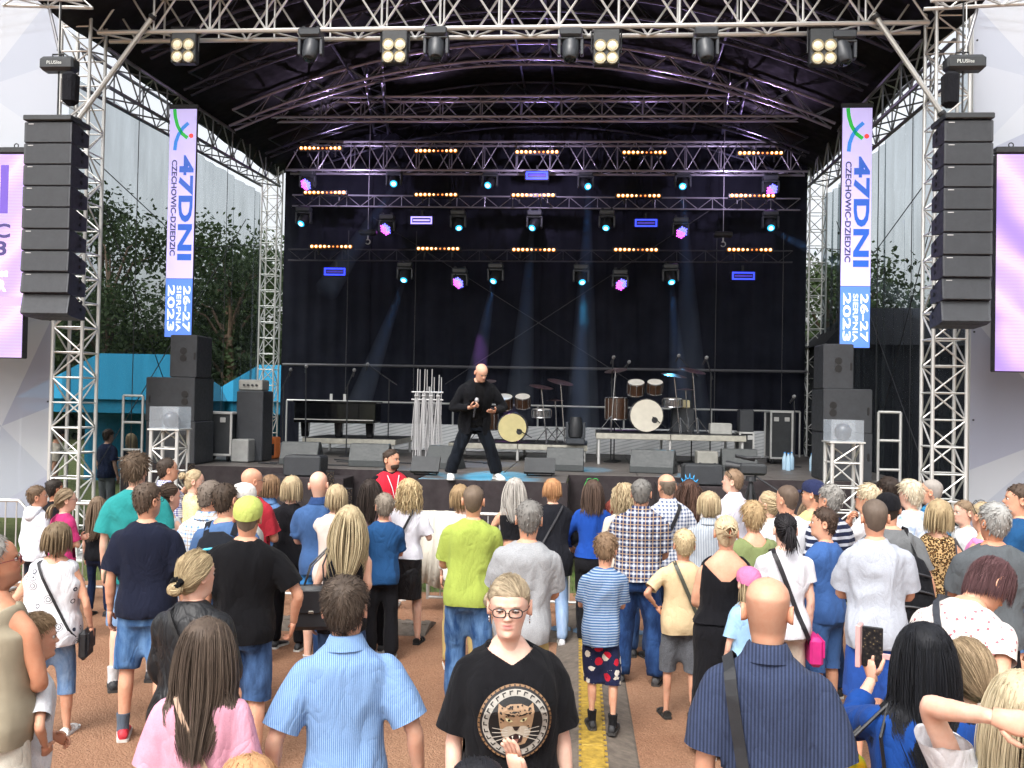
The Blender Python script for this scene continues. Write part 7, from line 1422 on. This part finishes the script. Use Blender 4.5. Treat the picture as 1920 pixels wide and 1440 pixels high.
# ------------------------------------------------------------------ bags, phones and other carried things
def place_like(pd, name, label, cat, group=None):
    o = thing(name, label, cat, pd['loc'], pd['rz'], group); return o
def surf(pd, x, z, side, off):
    """point on the clothed torso at x, z (person frame); side -1 back, +1 front"""
    k, b, T = pd['k'], pd['b'], pd['T']; hx, hy, yc = prof(T, min(max(z/k, .8), 1.5)); ch = prof(T, 1.28)
    if z/k < 1.25: hx, hy = max(hx, ch[0]*.9), max(hy, ch[1]*.9)
    e = pd['ease']*k+off+.008; hx, hy = hx*b*k+e, hy*b*k+e; q = max(1-(abs(x)/hx)**2.5, .0)**(1/2.5); return np.array([np.clip(x, -hx, hx), yc*k+side*hy*q, z])
def ribbon(pts, nrm, w, th):
    pts = np.asarray(pts, float); nrm = np.asarray(nrm, float); T_ = np.gradient(pts, axis=0); T_ /= np.linalg.norm(T_, axis=1)[:, None]+1e-9; B = np.cross(T_, nrm); B /= np.linalg.norm(B, axis=1)[:, None]+1e-9
    V = [np.array([p+b*w/2, p+b*w/2+n*th, p-b*w/2+n*th, p-b*w/2]) for p, b, n in zip(pts, B, nrm)]; return G().rings(V)
def crossbody(pd, label, s, col, w=.035, bag=None, zh=.92, name='shoulder_bag', grp='shoulder bags', cat='bag', x0=.085, x1=-.19):
    """strap from shoulder s (+1 right / -1 left) across the back and front to the other hip"""
    k = pd['k']; t = place_like(pd, name, label, cat, grp); n = 26
    for side, nm in ((-1, 'strap'), (1, 'strap')):
        P = []; N = []
        for f in np.linspace(0, 1, n)**1.6:
            z0_ = 1.475-.45*max(x0-.085, 0); z = (z0_*(1-f)+zh*f)*k; x = s*(x0+(x1-x0)*f)*k*pd['b']**.6; q = surf(pd, x, z, side, .010)
            if f == 0: q = np.array([s*x0*k, -.012*k, (1.492-.25*max(x0-.085, 0))*k])
            P.append(q); N.append(np.array([x*2.5, side*1.0, .25 if f < .15 else 0]))
        N = np.array(N); N /= np.linalg.norm(N, axis=1)[:, None]; P = pd['warp'](np.array(P)); r_ = ribbon(P, N, w*k, .004); r_.part(nm, plain(col, .6), t)
    if bag:
        bc, (bw, bh, bd), yo = bag; hipx = -s*(.19*pd['b']+.03)*k; g_ = G().box((0, 0, 0), (bd, bw, bh), bev=.025)
        o = g_.part('pouch', plain(bc, .5, var=.2) if isinstance(bc, str) else bc, t, True); o.location = pd['warp'](np.array([hipx, yo, zh*k-.06])); f_ = G().box((-s*(bd/2+.004), 0, bh*.12), (.012, bw*.96, bh*.6), bev=.005).part('flap', plain(bc, .45, var=.2) if isinstance(bc, str) else bc, o)
    return t
crossbody(PP['bald'], 'wide black bag strap down the back of the bald man', -1, '#26282c', .042, x0=.135, x1=.06, zh=.80)
crossbody(PP['pink'], 'thin beige strap with gold buckle over the pink t-shirt', -1, '#b0937c', .02)
crossbody(PP['leather'], 'narrow black strap across the black leather jacket', -1, '#141416', .018)
crossbody(PP['dream'], 'black crossbody bag of the woman in the white patterned top', -1, '#17181c', .022, ('#17181c', (.17, .2, .06), .0), .86)
crossbody(PP['beige'], 'olive crossbody pouch with camouflage of the blond boy in beige', -1, '#4a4c42', .035, ('#5a5a48', (.18, .2, .06), .02), .90)
crossbody(PP['blackpony'], 'hot pink handbag on a black and pink strap', -1, '#1c1a20', .035, ('#d02a80', (.24, .2, .09), .0), .80)
crossbody(PP['floral'], 'dark grey strap across the white floral blouse', -1, '#3c4048', .035)
crossbody(PP['whitecheck'], 'black strap across the white checked shirt', 1, '#1c1c20', .035)
crossbody(PP['curly'], 'black shoulder bag hanging beside the black skirt', 1, '#1a1a1e', .025, ('#1a1a1e', (.24, .2, .09), .02), .86)
crossbody(PP['orange'], 'thin black strap over the loose black top', 1, '#3a3a3e', .018)
def shoulder_bag(pd, label, s, size, col, zt, yo=-.06, name='handbag'):
    k = pd['k']; t = place_like(pd, name, label, 'bag', 'handbags'); w, h_, d = size; x0 = s*(pd['shx']+.03)
    c = np.array([x0+s*.03, yo*k-.05, zt*k]); o = G().box((0, 0, 0), (w, d, h_), bev=.03, taper=.86).part('bag_body', plain(col, .45, var=.2), t, True); o.location = pd['warp'](c)
    G().box((0, -d/2-.004, h_*.16), (w*.9, .014, h_*.52), bev=.006).part('flap', plain(col, .35, var=.2), o); G().box((0, -d/2-.013, -.02), (.035, .008, .02), bev=.003).part('clasp', plain('#a8a49a', .3, .8), o)
    for dx in (-.07, .07): G().tube(pd['warp'](np.array([c+np.array([dx, 0, h_/2-.02]), c+np.array([dx*.6, .0, h_/2+.14]), [s*pd['shx']*.86, -.03*k, pd['shz']+.075*k], [s*pd['shx']*.86, .06*k, pd['shz']+.04*k], c+np.array([dx*.6, .10, h_/2+.1]), c+np.array([dx, .05, h_/2-.02])])), .0065, 6).part('handle', plain(col, .4), t, True)
shoulder_bag(PP['longblonde'], 'black leather backpack purse on the shoulder of the long-haired blonde', -1, (.27, .30, .12), '#232529', 1.0)
shoulder_bag(PP['phone'], 'black handbag with zip on the arm of the woman in the blue blouse', -1, (.26, .34, .14), '#15161a', 1.02)
shoulder_bag(PP['leopard'], 'dark grey bag on the shoulder of the woman in leopard print', 1, (.22, .26, .1), '#3a3a3e', 1.0)
def backpack(pd, label, col, col2, w=.30, h_=.44, d=.15, dz=1.2, dx=0.0):
    k = pd['k']; t = place_like(pd, 'backpack', label, 'backpack', 'backpacks'); y0 = surf(pd, 0, 1.25*k, -1, .0)[1]-d/2*.9
    u = np.linspace(0, 2*math.pi, 18, endpoint=False); Vr = []
    for f, sx, sy in ((0, .75, .6), (.08, .96, .95), (.35, 1, 1), (.7, .95, .9), (.9, .75, .7), (1.0, .35, .4)): c_, s_ = np.cos(u), np.sin(u); Vr.append(np.stack([dx+w/2*sx*np.sign(c_)*np.abs(c_)**.6, y0+d/2*sy*np.sign(s_)*np.abs(s_)**.6, np.full(18, dz*k+(f-.5)*h_)], 1))
    g_ = G().rings([pd['warp'](v) for v in Vr]); b_ = g_.part('pack', cloth(col), t, True)
    for zz, ww in ((.10, .9), (-.02, .98), (-.14, .98)): G().tube(np.stack([dx+np.linspace(-w/2*ww, w/2*ww, 9), y0-d/2*.98*np.sqrt(np.clip(1-np.linspace(-1, 1, 9)**4*.5, 0, 1))-.004, dz*k+zz+.03*(1-np.linspace(-1, 1, 9)**2)], 1), .009, 6).part('piping', plain(col2, .5), b_, True)
    for s in (-1, 1): P = np.array([[dx+s*.10*k, y0+d*.45, dz*k+h_*.42], [s*.11*k, -.03*k, 1.488*k], [s*.115*k, .08*k, 1.43*k], surf(pd, s*.13*k, 1.2*k, 1, .012), [s*.17*k, -.02*k, 1.08*k]]); C = cat_rom(P, 4); ribbon(pd['warp'](C), np.tile([s*.3, .2, .9], (len(C), 1)), .045, .006).part('shoulder_strap', cloth(col), t)
backpack(PP['backpack'], 'black backpack with bright cyan piping on the back of the young man', '#22252c', '#45c4e4')
backpack(PP['blackcap'], 'crumpled black rucksack of the man in the black cap', '#1d1e22', '#2c2d32', .34, .46, .2, 1.08, .05)
# phones
def phone(pd, label, s, tilt=0.0, case=None, up=.10):
    W_ = pd['M'] @ Vector(pd['A'][s][2]); d_ = Vector((CAM.x-W_.x, CAM.y-W_.y, 0)).normalized(); t = thing('phone', label, 'phone', W_+Vector((0, 0, up))-d_*.0, math.atan2(-d_.x, d_.y)+math.pi+tilt, 'phones')
    G().box((0, 0, .02), (.076, .009, .156), bev=.004).part('body', plain('#1b1c20', .3), t); G().box((0, -.0052, .02), (.069, .001, .142)).part('screen', screenm(), t)
    if case: G().box((-.050, .01, .02), (.018, .075, .16), bev=.003).part('cover', plain(case, .5), t); G().box((.055, -.001, -.01), (.04, .006, .022), bev=.002).part('strap_tab', plain(case, .5), t)
@cached
def screenm():
    n = NT('phone_screen'); v = n.obj(); vo = n.n('TexVoronoi', {'Vector': v, 'Scale': 70.0}).outputs['Distance']; c = n.ramp(n.math('ADD', vo, n.math('MULTIPLY', n.noise(v, 20, 2), .3)), [(.2, hexc('#e8c890', 1)), (.34, hexc('#5a4c44', 1)), (.7, hexc('#2a2426', 1))]); n.set(Base_Color=(.01, .01, .01, 1), Emission_Color=c, Emission_Strength=.6, Roughness=.15); return n.m
phone(PP['phone'], 'phone in a pink flip case filming the stage', -1, -.15, '#d8a8a4', .10); phone(PP['polo'], 'dark phone held up by the man in the blue polo', 1, 0, None, .12); phone(PP['filmer'], 'phone raised by the blonde person near the stage', 1, 0, None, .10); phone(PP['checkman'], 'phone held by the man in the violet checked shirt', -1, .3, None, .1)
# singer's microphone
sp = PP['singer']; wr_ = sp['M'] @ Vector(sp['A'][1][2]); ebw = sp['M'] @ Vector(sp['A'][1][1]); face = sp['M'] @ Vector(sp['warp'](sp['headx'](np.array([[0, .12, .05]])))[0])
hd_ = (face-wr_); ax = (Vector((hd_.x*.35, hd_.y*.3, hd_.z))).normalized(); c = wr_+(wr_-ebw).normalized()*.075; t = thing('microphone', 'handheld silver microphone in the hand of the singer', 'microphone', c)
G().lathe([(.012, -.13), (.014, -.05), (.019, .07)], 14, (0, 0, 0), tuple(ax)).part('handle', plain('#3a3a3e', .35, .5), t, True); G().lathe([(.02, .07), (.029, .085), (.031, .105), (.022, .13), (.002, .137)], 14, (0, 0, 0), tuple(ax)).part('grille', plain('#c4c4c8', .3, .7), t, True)
# singer's dark t-shirt under the open blazer
k = sp['k']; g_ = G(); g_.rings([sring(z*k, (prof(TM, z)[0]+.006)*k, (prof(TM, z)[1]+.010)*k, prof(TM, z)[2]*k, 26) for z in np.linspace(.86, 1.49, 14)]); V = np.concatenate(g_.V); obj_mesh('undershirt', sp['warp'](V), g_.F, cloth('#141416'), sp['root'])
# guard: dark sleeves under the vest, lanyard and badge
gd = PP['guard']; k = gd['k']
for s in (-1, 1):
    S, E, Wq = gd['A'][s]; g_ = G(); limb(g_, [S+np.array([-s*.04, 0, 0]), S, (S+E)/2, E, E*.6+Wq*.4], np.array([.05, .058, .056, .052, .05])*k, 12); g_.part('sleeve', cloth('#1a1a1e'), gd['root'], True)
ln = G(); ln.tube([surf(gd, -.07, 1.46*k, 1, .012), surf(gd, -.03, 1.32*k, 1, .014), surf(gd, 0, 1.2*k, 1, .016), surf(gd, .03, 1.32*k, 1, .014), surf(gd, .07, 1.46*k, 1, .012)], .006, 6); ln.part('lanyard', plain('#d8d4dc', .6), gd['root'], True); q = surf(gd, 0, 1.14*k, 1, .02); G().box(tuple(q), (.10, .004, .07), bev=.001).part('badge', plain('#f0f0f0', .5), gd['root'])
q = surf(gd, -.10, 1.30*k, 1, .016); G().lathe([(.04, -.002), (.04, .002)], 5, tuple(q), (0, 1, 0)).part('emblem', plain('#e6e6e6', .5), gd['root']); G().box((q[0], q[1]+.004, q[2]+.008), (.05, .003, .014)).part('emblem_mark', plain('#202024', .5), gd['root'])
# big cat emblem on the black t-shirt of the woman walking towards the camera
tg = PP['tiger']; k = tg['k']; cz = 1.235*k; root = tg['root']
def emb(nm, poly, col, lay, rough=.6):      # polygon in (x, z) from the emblem centre, pressed onto the shirt front
    bm_ = bmesh.new(); vs = [bm_.verts.new((x, z, 0)) for x, z in poly]; f = bm_.faces.new(vs); bmesh.ops.triangulate(bm_, faces=[f])
    for _ in range(2):
        bmesh.ops.subdivide_edges(bm_, edges=[e for e in bm_.edges if e.calc_length() > .025], cuts=1); bmesh.ops.triangulate(bm_, faces=bm_.faces[:])
    bm_.verts.ensure_lookup_table(); V = [surf(tg, v.co.x, cz+v.co.y, 1, .016+.0016*lay) for v in bm_.verts]; F = [[v.index for v in f.verts] for f in bm_.faces]; bm_.free()
    V = tg['warp'](np.array(V)); me = mesh(nm, V, F, plain(col, rough, var=.12, scale=60)); return link(nm, me, root)
circ = lambda r_, n=40, cx=0, cy=0, sy=1.0: [(cx+r_*math.cos(2*math.pi*i/n), cy+sy*r_*math.sin(2*math.pi*i/n)) for i in range(n)]
emb('emblem_disc', circ(.135), '#8f6d4c', 0); emb('emblem_disc', circ(.128), '#18181b', 1); emb('emblem_disc', circ(.120), '#aaa59c', 2); emb('emblem_disc', circ(.098), '#121214', 3)
for i in range(44): a_ = i*2*math.pi/44; emb('emblem_dot', circ(.0035, 6, .1315*math.cos(a_), .1315*math.sin(a_)), '#2a1a10', 2)
for i in range(26):
    a_ = i*2*math.pi/26; c_, s_ = math.cos(a_), math.sin(a_); rot_ = lambda x, y: (x*c_-y*s_, x*s_+y*c_); emb('emblem_key', [rot_(x, y) for x, y in ((.102, -.008), (.116, -.008), (.116, .006), (.112, .006), (.112, -.004), (.102, -.004))], '#1c1a1a', 3)
emb('cat_face', [(-.062, .075), (-.045, .062), (-.02, .072), (.02, .072), (.045, .062), (.062, .075), (.066, .045), (.060, .0), (.052, -.04), (.034, -.075), (0, -.085), (-.034, -.075), (-.052, -.04), (-.060, .0), (-.066, .045)], '#a5876a', 4)
for s in (-1, 1):
    emb('cat_cheek', circ(.028, 16, s*.024, -.03, .8), '#b9ad9c', 5); emb('cat_eye', [(s*.012, .012), (s*.024, .022), (s*.04, .026), (s*.034, .013), (s*.022, .008)], '#e0d8a8', 6); emb('cat_pupil', circ(.005, 8, s*.026, .017), '#101010', 7); emb('cat_brow', [(s*.008, .03), (s*.03, .042), (s*.046, .044), (s*.03, .034)], '#1a1210', 6)
    for j in range(4): emb('whisker', [(s*.03, -.022-.008*j), (s*.085, -.012-.018*j), (s*.085, -.0145-.018*j), (s*.03, -.0245-.008*j)], '#cdc6ba', 7)
emb('cat_nose', [(-.014, -.008), (.014, -.008), (.006, -.022), (0, -.026), (-.006, -.022)], '#241818', 7); emb('cat_mouth', [(-.026, -.045), (0, -.036), (.026, -.045), (.02, -.068), (0, -.074), (-.02, -.068)], '#2a1214', 6); emb('cat_tongue', [(-.01, -.056), (.01, -.056), (.007, -.068), (-.007, -.068)], '#8a5a50', 7)
for s in (-1, 1): emb('cat_fang', [(s*.016, -.044), (s*.010, -.042), (s*.012, -.056)], '#f2eee4', 8)
rs_ = random.Random(3)
for i in range(60):
    x, z = rs_.uniform(-.055, .055), rs_.uniform(-.02, .07)
    if (abs(x) > .042 or z > .03): emb('cat_spot', circ(rs_.uniform(.0025, .0045), 6, x, z), '#1d1410', 6)
# pink nails of the raised hand are small lacquered tips
run_jobs()
for o_ in list(bpy.data.objects):
    if o_.name.startswith('job'): bpy.data.objects.remove(o_)
